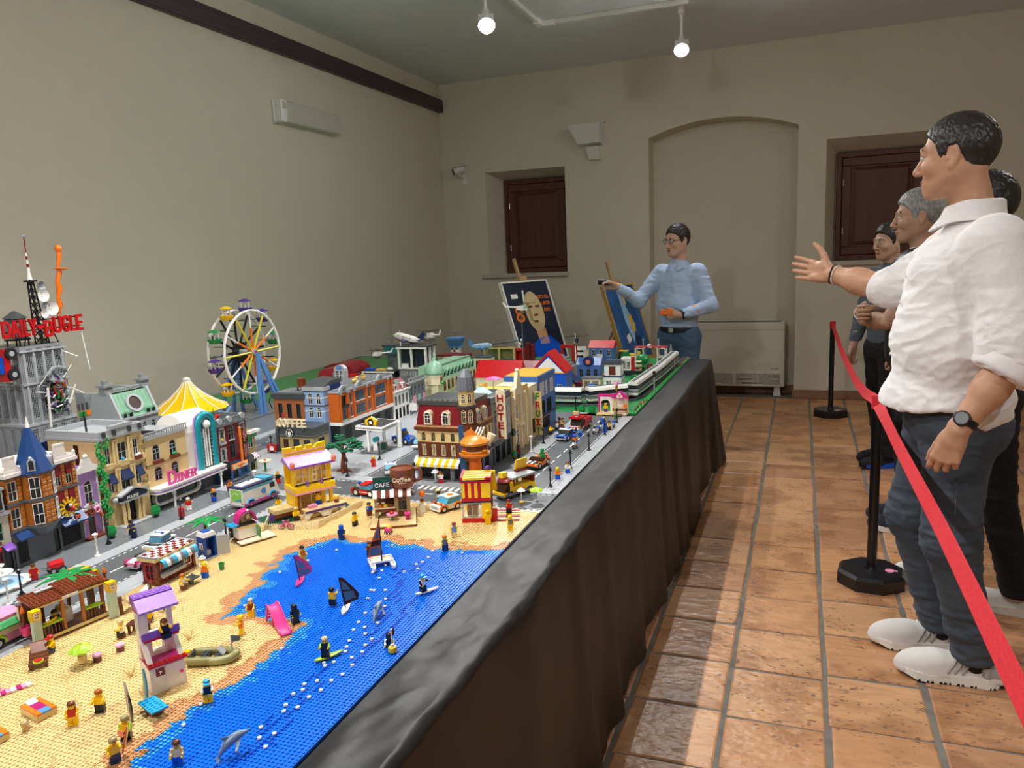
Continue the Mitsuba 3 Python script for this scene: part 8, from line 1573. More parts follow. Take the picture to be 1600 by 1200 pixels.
def hotdog_truck():
 def ex(t,h,W,b0,zt,q):
  t.p('box','yellow',G().box(-h+4,h-40,-W/2,W/2,zt,zt+12));t.p('hatch_frame','dred',G().box(-h+4,-h+12,-W/2,W/2,zt+12,zt+34).box(h-46,h-40,-W/2,W/2,zt+12,zt+34));t.p('roof','lgray',G().box(-h,h-36,-W/2-2,W/2+2,zt+34,zt+40));t.p('cab_roof','dred3',G().sph((h-26,0,zt+30),(18,W/2,9),10));t.p('cab_door','yellow',G().box(h-40,h-28,-W/2-.5,W/2+.5,zt,zt+28));s=t.p('roof_sign','yellow',G().hexa([(-h,-22,zt+48),(-h+46,-22,zt+48),(-h+46,-16,zt+48),(-h,-16,zt+48),(-h,-14,zt+80),(-h+46,-14,zt+80),(-h+46,-8,zt+80),(-h,-8,zt+80)]));t.p(s+'__picture','cream',G().sph((-h+23,-20,zt+64),(14,3,9),8));t.p('sign_base','dred',G().box(-h+2,-h+44,-24,-10,zt+40,zt+48));t.p('small_sign','brightyellow',G().box(h-34,h-14,-12,8,zt+40,zt+56));t.p('menu','black',G().box(h-30,h-18,-13,-12,zt+43,zt+52));t.p('side_band','gray',G().box(-h+6,h-6,-W/2-.6,W/2+.6,b0,b0+8));t.p('bottle','gold',G().cyl((-20,-10,zt+12),(-20,-10,zt+28),4,n=8))
 car('hot_dog_truck','yellow toy hot dog truck beside the striped kiosk','toy truck',-.822,2.150,-118,134,54,'yellow',None,'tbrown',(96,130),24,hz=16,r=12,low='black',bump='gray',hub='dgray',extra=ex)
hotdog_truck()
umbrella('lime green toy parasol beside the yellow hot dog truck',-.735,2.105,'lime',21,40,base='white',z=.002)
umbrella('white toy parasol with a yellow foot beside the hot dog truck',-.772,2.075,'white',13,44,base='yellow',pole='white',z=.002)
umbrella('small white toy parasol in front of the yellow striped awning',-1.122,2.205,'white',13,44,base='gray',pole='white',z=.002)
def motorbike(label,x,y,rot,body='white',rider=None,group=None,box='blue'):
 t=toy('motorbike',label,'toy motorbike',x,y,rot,z=.0020,group=group)
 for a in(-15,15):k=t.p('wheel','rubber',G().cyl((a,-2.2,8),(a,2.2,8),8,n=14));t.p(k+'__hub','lgray',G().cyl((a,-2.6,8),(a,2.6,8),4,n=8))
 t.p('body',body,G().man(mf.Manifold.hull_points(np.array([(x_,y_,z)for y_ in(-4,4)for x_,z in((-18,18),(18,16),(10,28),(-10,20),(0,7))],float))));t.p('handlebar','dgray',G().cyl((9,-9,28),(9,9,28),1.2,n=6));t.p('windshield','tsmoke',G().box(12,14,-5,5,24,34));t.p('top_box',box,G().box(-22,-12,-6,6,18,28))
motorbike('white toy police motorbike leaning beside the white off road car',-1.030,2.035,-60,box='brightyellow');motorbike('toy police motorbike with a blue helmeted rider in the middle of the street',-.795,2.745,-95,'white')
fig('toy police rider with a blue helmet seen from behind',-.797,2.752,170,'orange','blue',('helmet','blue'),pose='sit',la=60,ra=60,z=.024)
for lab,x,y,r in(('white and blue toy police motorbike, the nearest of the parked three',-.772,2.985,-110),('white and blue toy police motorbike, the middle of the parked three',-.762,3.055,-115),('white and blue toy police motorbike, the farthest of the parked three',-.735,3.10,-120)):motorbike(lab,x,y,r)
for lab,x,y,r in(('blue toy police officer standing by the nearest parked motorbike',-.742,3.02,-20),('blue toy police officer with a blue helmet by the farthest parked motorbike',-.775,3.105,10)):fig(lab,x,y,r,'blue','blue',('helmet','blue'),la=60)
fig('toy police officer with brown hat beside the last black lamp',-.735,3.06,40,'tan','black',('hat','dgray'));fig('toy mechanic in blue kneeling behind the blue car',-.828,2.94,30,'mblue','blue',('hair','brown'),la=60)
for k,(x,y)in enumerate(((-.735,2.246),(-.731,2.465),(-.733,2.722),(-.733,2.976),(-.733,3.20))):lamp_black('black toy lamp by the cloth edge, number %s from the striped kiosk'%('one','two','three','four','five')[k],x,y)
for lab,x,y in(('black toy street lamp in front of the grey hotel',-.945,2.53),('black toy street lamp in front of the FRUIT sign',-.935,2.79),('black toy street lamp beside the blue house',-.930,2.99),('black toy street lamp on the corner beside the big tree',-1.466,2.212),('black toy street lamp beside the petrol station',-1.470,2.440),('black toy street lamp behind the cafe',-1.205,2.215),('black toy street lamp left of the white fountain lamp',-1.690,1.170),('black toy street lamp between the bush and the police station door',-1.768,1.484),('black toy street lamp beside the red letter box at the diner',-1.716,1.698),('black toy street lamp beside the coffee shop door',-1.985,2.47),('black toy street lamp by the green corner near the ferris wheel',-2.26,2.62),('black toy street lamp in front of the white train',-.985,3.44)):lamp_black(lab,x,y)
for lab,x,y in(('white toy street lamp beside the fountain',-1.672,1.125),('white toy street lamp at the purple house',-1.719,1.405),('white toy street lamp under the diner canopy corner',-1.700,2.015),('white toy street lamp at the crossing left of the yellow house',-1.560,2.235),('white toy street lamp in front of the tan house',-.940,2.655),('white toy street lamp behind the striped kiosk',-.925,2.20)):lamp_white(lab,x,y)
bush('round green toy bush in a black pot left of the police station door',-1.795,1.520,14,'green',pot='black');bush('round green toy bush in a black pot between police station and diner',-1.815,1.700,14,'green',pot='black');bush('round green toy bush left of the ice cream stand in front of the train',-.945,3.40,17,'green');bush('round green toy bush beside the ice cream stand in front of the train',-.895,3.40,17,'green');bush('leafy green toy plant in front of the grey hotel',-.968,2.545,11,'green',pot='brown')
# big tree
t=toy('tree','dark green leafy toy tree with a brown trunk behind the yellow house','toy tree',-1.510,2.262,z=.0018);rn=random.Random(8)
t.p('trunk','rbrown',G().tube([(0,0,0),(-4,0,30),(2,0,60),(-6,0,90)],[15,9,8,7],10),smooth=True);[t.p('root','rbrown',G().tube([(0,0,16),(16*math.cos(a),16*math.sin(a),5),(30*math.cos(a),30*math.sin(a),1)],[7,5,2],8))for a in(0,1.7,3.4,5)];[t.p('branch','rbrown',G().tube([(-4,0,70),(30*math.cos(a),30*math.sin(a),100)],[5,3],6))for a in(.3,2.1,3.6,5.2)]
for k in range(34):
 a,q=rn.uniform(0,6.28),rn.random()**.5;R_=66*q;z=78+58*(1-q*q)*rn.uniform(.5,1)+rn.uniform(-8,8);g=G()
 for j in range(7):b=j*.9+k;g.sph((R_*math.cos(a)+13*math.cos(b),R_*math.sin(a)+13*math.sin(b),z+2*math.sin(j*2)),(7,7,2.6),6)
 t.p('leaf_cluster','dgreen3',g)
 # fountain and cart at the left
t=toy('fountain','white toy fountain with a scalloped rim at the left edge','toy fountain',-1.790,1.190,z=.0008);t.p('rim','white',G().lathe([(58,0),(62,8),(50,9),(50,3),(0,3)],16));t.p('water','lblue',G().cyl((0,0,3),(0,0,6),50,n=20));t.p('bowl','white',G().lathe([(6,4),(6,22),(30,30),(32,35),(26,35),(6,30),(5,44),(14,50),(15,54),(0,54)],16));[t.p('scallop','white',G().cyl((58*math.cos(a),58*math.sin(a),6),(58*math.cos(a),58*math.sin(a),9.6),10,n=8))for a in np.arange(10)*PI/5];t.p('finial','white',G().sph((0,0,60),7,8))
t=toy('hand_cart','red toy food cart on grey wheels in front of the orange corner house','toy cart',-1.735,1.285,70,z=.0008);t.p('barrel','red',G().cyl((-6,0,20),(26,0,20),12,n=14));[wheel(t,x,s*11,8,8,3,'lgray')for x in(0,22)for s in(-1,1)];t.p('handle','gray',G().cyl((-22,-8,18),(-6,-8,16),1.5,n=6).cyl((-22,8,18),(-6,8,16),1.5,n=6))
FIGS=[('red clothed toy vendor pushing the red cart',-1.745,1.245,60,'red','red',('cap','brown')),('toy police officer in dark blue outside the police station',-1.765,1.560,60,'darkblue','black',('cap','black')),('second toy police officer in dark blue nearer the police car',-1.735,1.540,20,'darkblue','darkblue',('cap','darkblue')),('toy waiter in red at the red letter box of the diner',-1.76,1.775,60,'red','white',('hair','white')),('orange haired toy figure in blue at the diner corner',-1.745,1.868,60,'darkblue','blue',('cap','orange')),('brown haired toy guest sitting at the pizza place',-1.765,1.965,60,'red','brown',('hair','brown')),('orange haired toy guest near the white lamp at the pizza place',-1.740,1.945,100,'orange','dred',('hair','dorange')),('toy waiter in yellow standing behind the camper van',-1.690,2.035,60,'black','yellow',('hair','brightyellow')),('toy guest in black with orange cap at the pizza table',-1.665,2.090,40,'black','red',('cap','gold')),('toy figure in red with blond hair beside the petrol station',-1.440,2.345,20,'red','red',('hair','brightyellow')),('toy man with a balloon bundle behind the white off road car',-1.022,1.915,30,'white','white',('hair','dred')),('toy woman in red and white under the small white parasol',-1.105,2.210,30,'white','red',('longhair','rbrown')),('toy figure in white and blue on the pavement by the cloth edge',-.726,2.412,30,'white','blue',('hair','brown')),('toy figure in orange safety vest on the pavement by the cloth edge',-.738,2.335,30,'orange','blue',('hair','brightyellow')),('toy seller in red and black on the striped rug',-.768,1.958,30,'red','black',('cap','dred')),('toy bather in yellow beside the striped kiosk',-.797,1.868,30,'yellow','yellow',('hair','brightyellow')),('toy bather in grey top beside the cloth edge',-.722,1.845,30,'gray','yellow',('hair','brightyellow')),('toy waitress in yellow behind the counter of the yellow house',-1.330,1.842,58,'yellow','blue',('hair','rbrown')),('toy child in yellow at the left end of the yellow house counter',-1.352,1.762,40,'yellow','black',('hair','tan')),('toy figure in yellow and blue beside the camper van',-1.478,1.845,60,'yellow','blue',('hair','black')),('toy guest in blue with black hair on the cafe terrace',-1.155,1.838,50,'blue','rbrown',('hair','black')),('toy rider in black beside the hotel entrance',-.965,2.58,60,'dred','black',('helmet','brown')),('toy guest in yellow at the table before the blue house',-.955,2.945,60,'brightyellow','black',('hair','black')),('toy guest in white at the blue house corner',-.950,3.02,80,'white','black',('hair','brown')),('toy guest with a dark red hat at the far corner of the blue house',-.945,3.08,80,'gray','brown',('hat','dred')),('toy child in yellow under the arch of the ice cream stand',-.832,3.405,10,'yellow','purple',('hair','brightyellow')),('toy ice cream seller with orange hair in the ice cream stand',-.765,3.415,10,'orange','white',('hair','orange')),('toy figure waiting in front of the ice cream stand',-.760,3.30,10,'dtan','green',('hat','dtan'))]
for k,(lab,x,y,r,to,le,ha)in enumerate(FIGS):fig(lab,x,y,r,to,le,ha,arms='yellow' if to in('yellow','gray','brightyellow')else None,la=20+17*(k%4),ra=20+23*(k%3),pose='sit' if 'sitting' in lab else 'stand',z=(.030 if 'behind the counter' in lab else .011 if 'terrace' in lab else .0068 if 'ice cream' in lab and 'front' not in lab else .0095 if 'rug' in lab else .011 if 'sitting' in lab else None))
t=toy('balloon','orange toy balloon held above the man by the off road car','toy balloon',-1.022,1.915,z=.050);t.p('','orange',G().sph((0,0,12),(9,9,10),12),smooth=True)
t=toy('letter_box','red toy letter box in front of the diner','toy letter box',-1.738,1.722,z=.0018);t.p('','red',G().cyl((0,0,0),(0,0,24),9,n=14).sph((0,0,24),(9,9,5),12))
t=toy('red_wagon','small red toy cart in front of the coffee shop','toy cart',-1.965,2.452,20,z=.0018);t.p('box','red',G().box(-18,18,-12,12,6,30));t.p('panel','white',G().box(-8,8,-13,-12,10,26));[wheel(t,x,s*11,5,5,3,'lgray')for x in(-12,12)for s in(-1,1)]
t=toy('cafe_table','pink toy table with red cake on the cafe terrace','toy table',-1.070,1.820,z=.0106);t.p('top','pink',G().cyl((0,0,16),(0,0,19),16,n=16));t.p('leg','dgray',G().cyl((0,0,0),(0,0,16),3,n=8));t.p('cake','red',G().sph((0,0,22),(7,7,5),8))
t=toy('flower_cart','pink toy flower stand on the cafe terrace','toy flowers',-1.030,1.838,z=.0106);t.p('pot','magenta',G().cyl((0,0,0),(0,0,12),7,n=10));[t.p('blossom','hotpink',G().sph((6*math.cos(a),6*math.sin(a),17),5,8))for a in(0,1.6,3.2,4.8)]
t=toy('beach_buggy','small yellow and pink toy pram behind the catamaran sail','toy pram',-1.035,1.735,z=.0049);t.p('seat','hotpink',G().box(-7,7,-8,8,5,16));t.p('hood','brightyellow',G().sph((0,4,16),(8,7,8),8));[wheel(t,x,s*8,4,4,2,'white')for x in(-5,5)for s in(-1,1)]
# ice cream stand beside the track
t=toy('ice_cream_stand','magenta and tan toy ice cream stand beside the track','toy stand',-.785,3.395,0,z=.0018)
t.p('base','tan',G().box(-78,62,-50,26,0,5));t.p('step','cream',G().box(-8,60,-54,-40,5,12));t.p('step_mark','magenta',G().box(10,46,-55,-54,7,10));arch=mbox(-74,-10,-12,-4,5,84)-mbox(-64,-20,-20,4,5,40)-mf.Manifold.cylinder(30,22,22,20).rotate([90,0,0]).translate([-42,8,44]);t.p('arch','white2',G().man(arch));[t.p('arch_edge','magenta2',G().box(x,x+9,-14,-2,5,84))for x in(-76,)];t.p('arch_top','magenta2',G().box(-76,-8,-14,0,80,88));[t.p('crenel','magenta2',G().box(-74+13*k,-66+13*k,-13,-1,88,92))for k in range(5)];[t.p('post','tan',G().box(x,x+8,-14,-6,5,78))for x in(-6,50)];t.p('counter','rbrown',G().box(-6,58,-30,-10,20,26));t.p('back_panel','white2',G().box(-6,58,14,18,5,70));t.p('gable','magenta2',G().prism([(-12,74),(64,74),(58,92),(42,96),(34,106),(18,106),(10,96),(-6,92)],-18,-8,'y'));t.p('gable_sign','white',G().prism([(12,78),(40,78),(40,88),(32,88),(32,98),(20,98),(20,88),(12,88)],-20,-18,'y'));t.p('gable_mark','orange',G().sph((26,-20,86),(5,1,5),8));t.p('cone','gold',G().cyl((8,-2,104),(8,-2,128),3,9,10));t.p('scoop','pink',G().sph((8,-2,138),11,10));t.p('scoop','white',G().sph((2,-6,130),8,8));t.p('flower','orange',G().cyl((52,-24,40),(52,-20,40),10,n=10))
# ================================================================ train and the far houses
t=toy('train_track','grey toy railway track along the far right edge of the table','railway track',0,0);P1=[(-2600,3560),(-1150,3560),(-1000,3568),(-900,3600),(-820,3668),(-775,3760),(-757,3860),(-752,4000),(-750,5270)]
def offs(P,d):
 P=np.array(P,float);tn=np.gradient(P,axis=0);tn/=np.linalg.norm(tn,axis=1,keepdims=True);return P+np.stack([-tn[:,1],tn[:,0]],1)*d
for d0,d1,z0,z1,part,m_ in((-34,34,.3,4,'ballast','dgray'),(-21,-17,4,8,'rail','gray'),(17,21,4,8,'rail','gray')):
 A,B=offs(P1,d0),offs(P1,d1);g=G()
 for i in range(len(P1)-1):g.hexa([(*A[i],z0),(*A[i+1],z0),(*B[i+1],z0),(*B[i],z0),(*A[i],z1),(*A[i+1],z1),(*B[i+1],z1),(*B[i],z1)])
 t.p(part,m_,g)
def coach(label,a,b,nose=0):
 (x,y),(x2,y2)=a,b;L=math.hypot(x2-x,y2-y)*1000;t=Thing('train_coach',label,'toy train',m=tr(x,y,T)@rot_z(math.atan2(y2-y,x2-x))@scl(MM));W=31
 def sec(x0,x1,part,m_,lo,hi,w0,w1):t.p(part,m_,G().hexa([(x0,-w0,lo),(x1,-w0,lo),(x1,w0,lo),(x0,w0,lo),(x0,-w1,hi),(x1,-w1,hi),(x1,w1,hi),(x0,w1,hi)]))
 sec(6,L-6,'underframe','black',10,22,22,22);sec(0,L,'skirt','white',22,34,W-3,W);sec(0,L,'lower_band','gray',34,48,W-.4,W-.4);sec(0,L,'stripe','lgray',48,53,W+.4,W+.4);sec(0,L,'window_band','pane',53,72,W-.2,W-2);sec(0,L,'body','white',72,84,W-1,W-6);sec(0,L,'roof','white',84,90,W-6,W-14);sec(6,L-6,'roof_channel','gray',90,92,9,9)
 for x_ in(26,L-26):[wheel(t,x_+dx,s*19,15,7,4,'gray')for dx in(-11,11)for s in(-1,1)]
 if nose:t.p('nose','white',G().man(mf.Manifold.hull_points(np.array([(L,s*(W-2),z)for s in(-1,1)for z in(22,84)]+[(L+70,s*12,z)for s in(-1,1)for z in(22,40)],float))));t.p('windscreen','pane',G().hexa([(L+12,-18,70),(L+42,-13,54),(L+42,13,54),(L+12,18,70),(L+14,-18,80),(L+46,-13,58),(L+46,13,58),(L+14,18,80)]))
coach('white toy train coach crossing behind the round green bushes',(-1.42,3.560),(-.985,3.564));coach('white toy train coach on the curve behind the ice cream stand',(-.965,3.575),(-.800,3.700));coach('long white toy train coach on the straight track before the engine',(-.778,3.745),(-.752,4.330));coach('white toy train engine at the far end of the straight track',(-.752,4.350),(-.750,4.960),1)
t=toy('track_verge','bright green strip with flowers along the cloth edge','grass strip',0,0);t.p('','green2',G().box(-716,-691.2,3402,5285,.4,5));rn=random.Random(3);[t.p('flower',rn.choice(('red','green','hotpink','dred')),G().sph((rn.uniform(-714,-696),y,9),(4,4,5),6))for y in np.concatenate([np.arange(3420,3720,16),np.arange(4800,5270,22)])]
t=toy('rail_signal','grey toy railway signal with two black lamps by the cloth edge','toy signal',-.700,3.935,z=.005);t.p('pole','lgray',G().cyl((0,0,0),(0,0,84),3.4,n=8));[t.p('lamp','black',G().cyl((0,-7,z),(0,3,z),8,n=14))for z in(88,104)]
t=toy('rail_signal','grey toy railway post at the far end of the track','toy signal',-.712,4.70,z=.005);t.p('pole','lgray',G().cyl((0,0,0),(0,0,62),3.4,n=8));t.p('cap','red',G().sph((0,0,64),5,8))
t=toy('monument','grey toy obelisk tower at the far end of the track','toy monument',-.800,5.14,z=.0004);t.p('','stone',G().hexa([(-16,-16,0),(16,-16,0),(16,16,0),(-16,16,0),(-4,-4,110),(4,-4,110),(4,4,110),(-4,4,110)]).box(-22,22,-22,22,0,20))
def far(label,x0,x1,y,d,h,mat,roof=None,rh=0,rt='flat',F=(),R=(),rot=0,fr='white',z=.0022,over=5,name='toy_house'):
 t=toy(name,label,'toy house',x0,y,rot,z);W=(x1-x0)*1000;wall(t,0,W,0,d,0,h,mat,F=F,R=R,frame=fr)
 if rt=='flat':t.p('roof',roof or 'dgray',G().box(-over,W+over,-over,d+over,h,h+max(rh,6)))
 elif rt=='x':
  n=max(3,int(rh/11))
  for k in range(n):a,b=k/n,(k+1)/n;t.p('roof_course',roof,G().hexa([(-over,-over+(d/2+over)*a-1,h+rh*a),(W+over,-over+(d/2+over)*a-1,h+rh*a),(W+over,d/2+2,h+rh*a),(-over,d/2+2,h+rh*a),(-over,-over+(d/2+over)*b,h+rh*b),(W+over,-over+(d/2+over)*b,h+rh*b),(W+over,d/2+2,h+rh*b),(-over,d/2+2,h+rh*b)]))
  t.p('roof_back',roof,G().hexa([(-over,d/2,h),(W+over,d/2,h),(W+over,d+over,h),(-over,d+over,h),(-over,d/2,h+rh),(W+over,d/2,h+rh),(W+over,d/2+3,h+rh),(-over,d/2+3,h+rh)]))
 else:
  t.p('gable',mat,G().prism([(0,h),(W,h),(W/2,h+rh)],1,d,'y'));n=7
  for s in(-1,1):
   for k in range(n):a,b=k/n,(k+1)/n;c=lambda q:(W/2+s*(W/2+over)*(1-q),h-over*.5+(rh+over)*q);(p,q),(p2,q2)=c(a),c(b);A_=[(p,q),(p2,q2)];lo=[(p,-over,q),(p2,-over,q+1),(p2,d+over,q+1),(p,d+over,q)];hi=[(p,-over,q+7),(p2,-over,q2+7),(p2,d+over,q2+7),(p,d+over,q+7)];t.p('roof_course',roof,G().hexa(lo+hi)if s<0 else G().hexa(lo[::-1]+hi[::-1]))
 return t
F2=lambda n,W,z,w=18,h=30,k='r',fr='white',pane='pane':row(n,4,W-4,z,w,h,k,fr,pane)
t=far('toy hall with a wide bright red brick roof behind the corner house',-1.575,-1.335,3.63,110,118,'cream','red',82,'x',F2(5,240,20,24,50))
t=far('white toy house with a bright red gable above a blue base',-1.262,-1.085,3.62,120,150,'blue','red',96,'g',F2(3,177,30,24,60));t.p('gable_panel','white',G().prism([(12,152),(165,152),(120,196),(88.5,226),(57,196)],-2,2,'y'));[window(t,(x,158,18,32,'r'),tr(0,-2.6,0),'white')for x in(70,108)];t.p('gold_line','gold2',G().box(-2,179,-3,1,146,152))
t=far('toy house with dark blue roof and small round dormer beside the red hall',-1.80,-1.58,4.22,100,62,'darkblue','navy3',40,'x',F2(4,220,12,22,36,'g','dgray'));t.p('dormer','navy3',G().cyl((150,-6,92),(150,40,92),32,n=16));t.p('dormer_window','orange',G().cyl((150,-8,90),(150,-4,90),15,n=14));t.p('dormer_pane','cream',G().box(142,158,-9,-7,76,92))
t=far('dark red and grey toy house with a low roof beside the dark blue roof',-1.56,-1.37,4.05,110,96,'gray','dred',44,'x',F2(3,190,14,30,56,'g','dred'))
t=far('grey toy stronghold with a stepped pyramid roof and a green door',-1.315,-1.175,4.02,110,108,'stone','stone',10,'flat',[(70,10,64,70,'a','gray','green')]);[t.p('roof_step','stone',G().box(10+14*k,130-14*k,10+14*k,100-12*k,118+16*k,134+16*k))for k in range(4)]
t=far('yellow toy house with a dark blue roof in front of the stronghold',-1.235,-1.105,3.86,90,54,'brightyellow','navy3',56,'g',F2(3,130,10,20,30,'r','white'),name='toy_house');t.p('door','dorange',G().box(100,122,-6,0,0,36));t.p('side_porch','dred',G().box(131,160,0,40,0,60));t.p('pumpkin','orange',G().sph((168,-10,9),11,8))
t=far('blue toy house with rounded dark dormer and white porch behind the square',-1.235,-1.095,4.36,90,80,'mblue4','mblue4',40,'x',F2(3,140,10,24,46,'r','gray'));t.p('dormer','navy3',G().cyl((70,-6,100),(70,40,100),30,n=16));t.p('dormer_window','coral',G().cyl((70,-8,98),(70,-4,98),14,n=14))
t=far('blue toy house with a bright red roof at the back of the far square',-1.29,-1.13,4.86,110,120,'mblue4','red',44,'x',F2(3,160,66,24,40,'r','white'));t.p('porch','white',G().box(30,90,-40,0,60,64));[t.p('porch_post','blue',G().box(x,x+8,-40,-32,0,60))for x in(30,84)];t.p('slanted_glass','tan',G().hexa([(-50,-20,0),(0,-20,0),(0,60,0),(-50,60,0),(-10,-10,110),(0,-10,110),(0,60,110),(-10,60,110)]));t.p('balcony_panel','white',G().box(60,100,-44,-40,64,84))
t=far('tall white two storey toy house with a dark roof beside the train curve',-.962,-.868,3.905,84,84,'white','navy3',4,'flat',F2(2,94,14,26,50,'g','white'),F2(1,84,14,40,50,'g','white'),over=3);wall(t,4,90,4,80,90,150,'white',F=[(47,94,34,46,'r','rbrown','rbrown')],R=[(40,98,18,40,'r')]);t.p('upper_roof','dgray',G().box(-2,96,-2,86,150,160));t.p('upper_roof','slate',G().box(12,80,10,70,160,172));t.p('flower','red',G().sph((40,-10,8),8,8).sph((60,-10,8),6,8))
t=far('low cream toy workshop with open front beside the yellow house',-1.10,-1.0,3.98,70,60,'cream','gray',6,'flat',F2(2,100,6,38,44,'g','cream'))
t=far('white and red toy garage on a black base beside the train',-1.00,-.885,4.50,110,22,'black','black',4,'flat',over=14);wall(t,2,62,4,90,28,96,'white',F=F2(2,62,36,22,46,'g','white'));t.p('red_door','red',G().box(62,82,0,8,28,110));t.p('flat_roof','white',G().box(-2,66,0,94,96,101));[t.p('shelf','cream',G().box(84,116,10,60,z,z+4))for z in(28,52,76)];[t.p('shelf_goods',c,G().box(86+9*k,93+9*k,8,14,32,46))for k,c in enumerate(('red','dgreen','red'))]
t=toy('gate_building','white toy gate with a long red beam at the far end of the table','toy gate',-.992,4.88,z=.0004);[t.p('tower','white2',G().man(mbox(x,x+58,0,60,0,118)-mbox(x+8,x+50,-5,65,62,110)-mbox(x+8,x+50,-5,65,6,54)))for x in(0,142)];t.p('beam','red',G().box(-4,204,-4,64,118,126));[t.p('beam_stripe','white',G().box(10+40*k,30+40*k,-5,65,119,123))for k in range(5)];[t.p('machinery','black',G().box(x,x+30,16,44,8,46))for x in(14,156)];[t.p('post','lgray',G().cyl((x,20,126),(x,20,168),4,n=8).sph((x,20,170),6,8))for x in(52,150)];t.p('ornament','white',G().sph((92,10,134),(14,8,12),8))
t=toy('round_tree','round green toy tree in front of the white gate','toy tree',-.905,4.70,z=.0004);t.p('trunk','brown',G().cyl((0,0,0),(0,0,40),5,n=8));t.p('crown','green',G().sph((0,0,70),(40,40,36),12))
t=toy('round_tree','dark red toy shrub beside the round green tree','toy tree',-.862,4.70,z=.0004);t.p('','dred',G().sph((0,0,22),(20,20,24),10))
for lab,x,y,r_ in(('low green toy hedge beside the train near the square',-.835,4.12,34),('green toy shrub left of the red garage',-1.07,4.75,26),('green toy tree behind the blue house with the red roof',-1.10,5.10,34),('small green toy shrub in the far square',-1.055,4.22,18)):bush(lab,x,y,r_,'green',z=.0022)
car('yellow_car','small yellow toy car in the far square','toy car',-1.055,4.33,-90,60,36,'taxi','taxi','tsmoke',(14,44),12,z=.0022);car('police_van','white and blue toy police van left of the tall white house','toy car',-1.035,3.93,-80,70,38,'white','blue','azure2',(12,54),20,z=.0022);car('black_car','black toy car on the far square','toy car',-1.14,4.12,-40,90,42,'black',None,'pane',(20,62),14,z=.0022)
for lab,x,y,c in(('white toy police officer beside the police van',-1.095,3.885,'white'),('red toy figure beside the yellow far house',-1.06,3.85,'red'),('toy figure in black on the far square',-1.18,4.16,'black')):fig(lab,x,y,20,c,'black',('cap','white'),z=.0024)
# airport and the buildings at the back
t=far('white open toy airport terminal with dark windows',-2.245,-2.055,4.02,120,96,'gray','white',8,'flat',F2(3,190,20,44,60,'g','white'),name='airport_terminal');[t.p('column','white',G().box(x,x+12,-6,6,100,226))for x in(0,84,178)];[t.p('column','white',G().box(178,190,y,y+12,100,226))for y in(50,108)];t.p('hall','pane',G().box(12,178,20,100,104,220));t.p('flat_roof','dgray',G().box(-6,196,-10,126,226,234));t.p('roof_edge','white',G().box(-7,197,-12,-8,216,228));t.p('white_seat','white',G().box(20,60,6,16,104,128));t.p('lamp_mast','white',G().cyl((22,0,234),(22,0,262),4,n=8));t.p('lamp_mast','red',G().cyl((22,0,262),(22,0,274),3.6,n=8));t.p('lamp_mast','white',G().cyl((22,0,274),(22,0,330),3,2,8))
t=far('low white toy carport left of the airport terminal',-2.47,-2.26,3.98,120,82,'black','dgray',6,'flat',F2(3,210,8,50,62,'g','white'),name='airport_terminal');t.p('edge','white',G().box(-6,216,-8,-5,76,86));t.p('cargo','blue',G().box(10,70,10,50,88,100));t.p('cargo','gold2',G().box(80,150,10,50,88,98));t.p('cargo','white',G().sph((170,30,98),(24,14,10),8))
t=toy('sports_hall','dark red curved roof at the back left of the airport','toy hall',-2.72,3.92,z=.0004);t.p('roof','dred',G().prism([(0,80)]+[(110+110*math.cos(a),90+52*math.sin(a))for a in np.linspace(PI,0,10)]+[(220,80)],0,200,'y'));t.p('wall','gray',G().box(0,220,4,196,0,80));t.p('red_front','red',G().box(30,260,-60,0,60,84))
def jet(label,x,y,z,rot,pit,sc,top='white',low='navy3',L=190):
 t=Thing('airplane',label,'toy airplane',m=tr(x,y,T+z)@rot_z(math.radians(rot))@rot_y(math.radians(-pit))@scl(MM*sc));r=24
 t.p('fuselage',top,G().tube([(-L/2-24,0,10),(-L/2,0,4),(-L/4,0,0),(L/4,0,0),(L/2-12,0,-1),(L/2+8,0,-6)],[4,14,r,r,19,7],14),smooth=True);t.p('belly',low,G().tube([(-L/2,0,-2),(-L/4,0,-7),(L/4,0,-7),(L/2,0,-9)],[10,20,20,8],12),smooth=True)
 for s in(-1,1):t.p('wing',low,G().hexa([(-20,s*12-1,-8),(26,s*12-1,-8),(26,s*12+1,-8),(-20,s*12+1,-8),(-46,s*100,-3),(-24,s*100,-3),(-24,s*101,-1),(-46,s*101,-1)]if s>0 else[(26,-13,-8),(-20,-13,-8),(-20,-11,-8),(26,-11,-8),(-24,-101,-3),(-46,-101,-3),(-46,-100,-1),(-24,-100,-1)]));t.p('engine',low,G().cyl((-16,s*46,-14),(20,s*46,-14),9,n=12));t.p('tailplane',low,G().box(-L/2-22,-L/2-4,s*22-18,s*22+18,12,15));[t.p('window','black',G().box(q,q+5,s*r*.93-1,s*r*.93+1,4,9))for q in range(-40,60,11)]
 t.p('tail_fin',low,G().hexa([(-L/2-24,-2,10),(-L/2+24,-2,10),(-L/2+24,2,10),(-L/2-24,2,10),(-L/2-36,-2,62),(-L/2-14,-2,62),(-L/2-14,2,62),(-L/2-36,2,62)]));t.p('cockpit','pane',G().box(L/2-22,L/2-8,-13,13,9,15));return t
jet('white and dark blue toy passenger jet tilted above the airport terminal',-2.220,4.10,.275,172,12,.95)
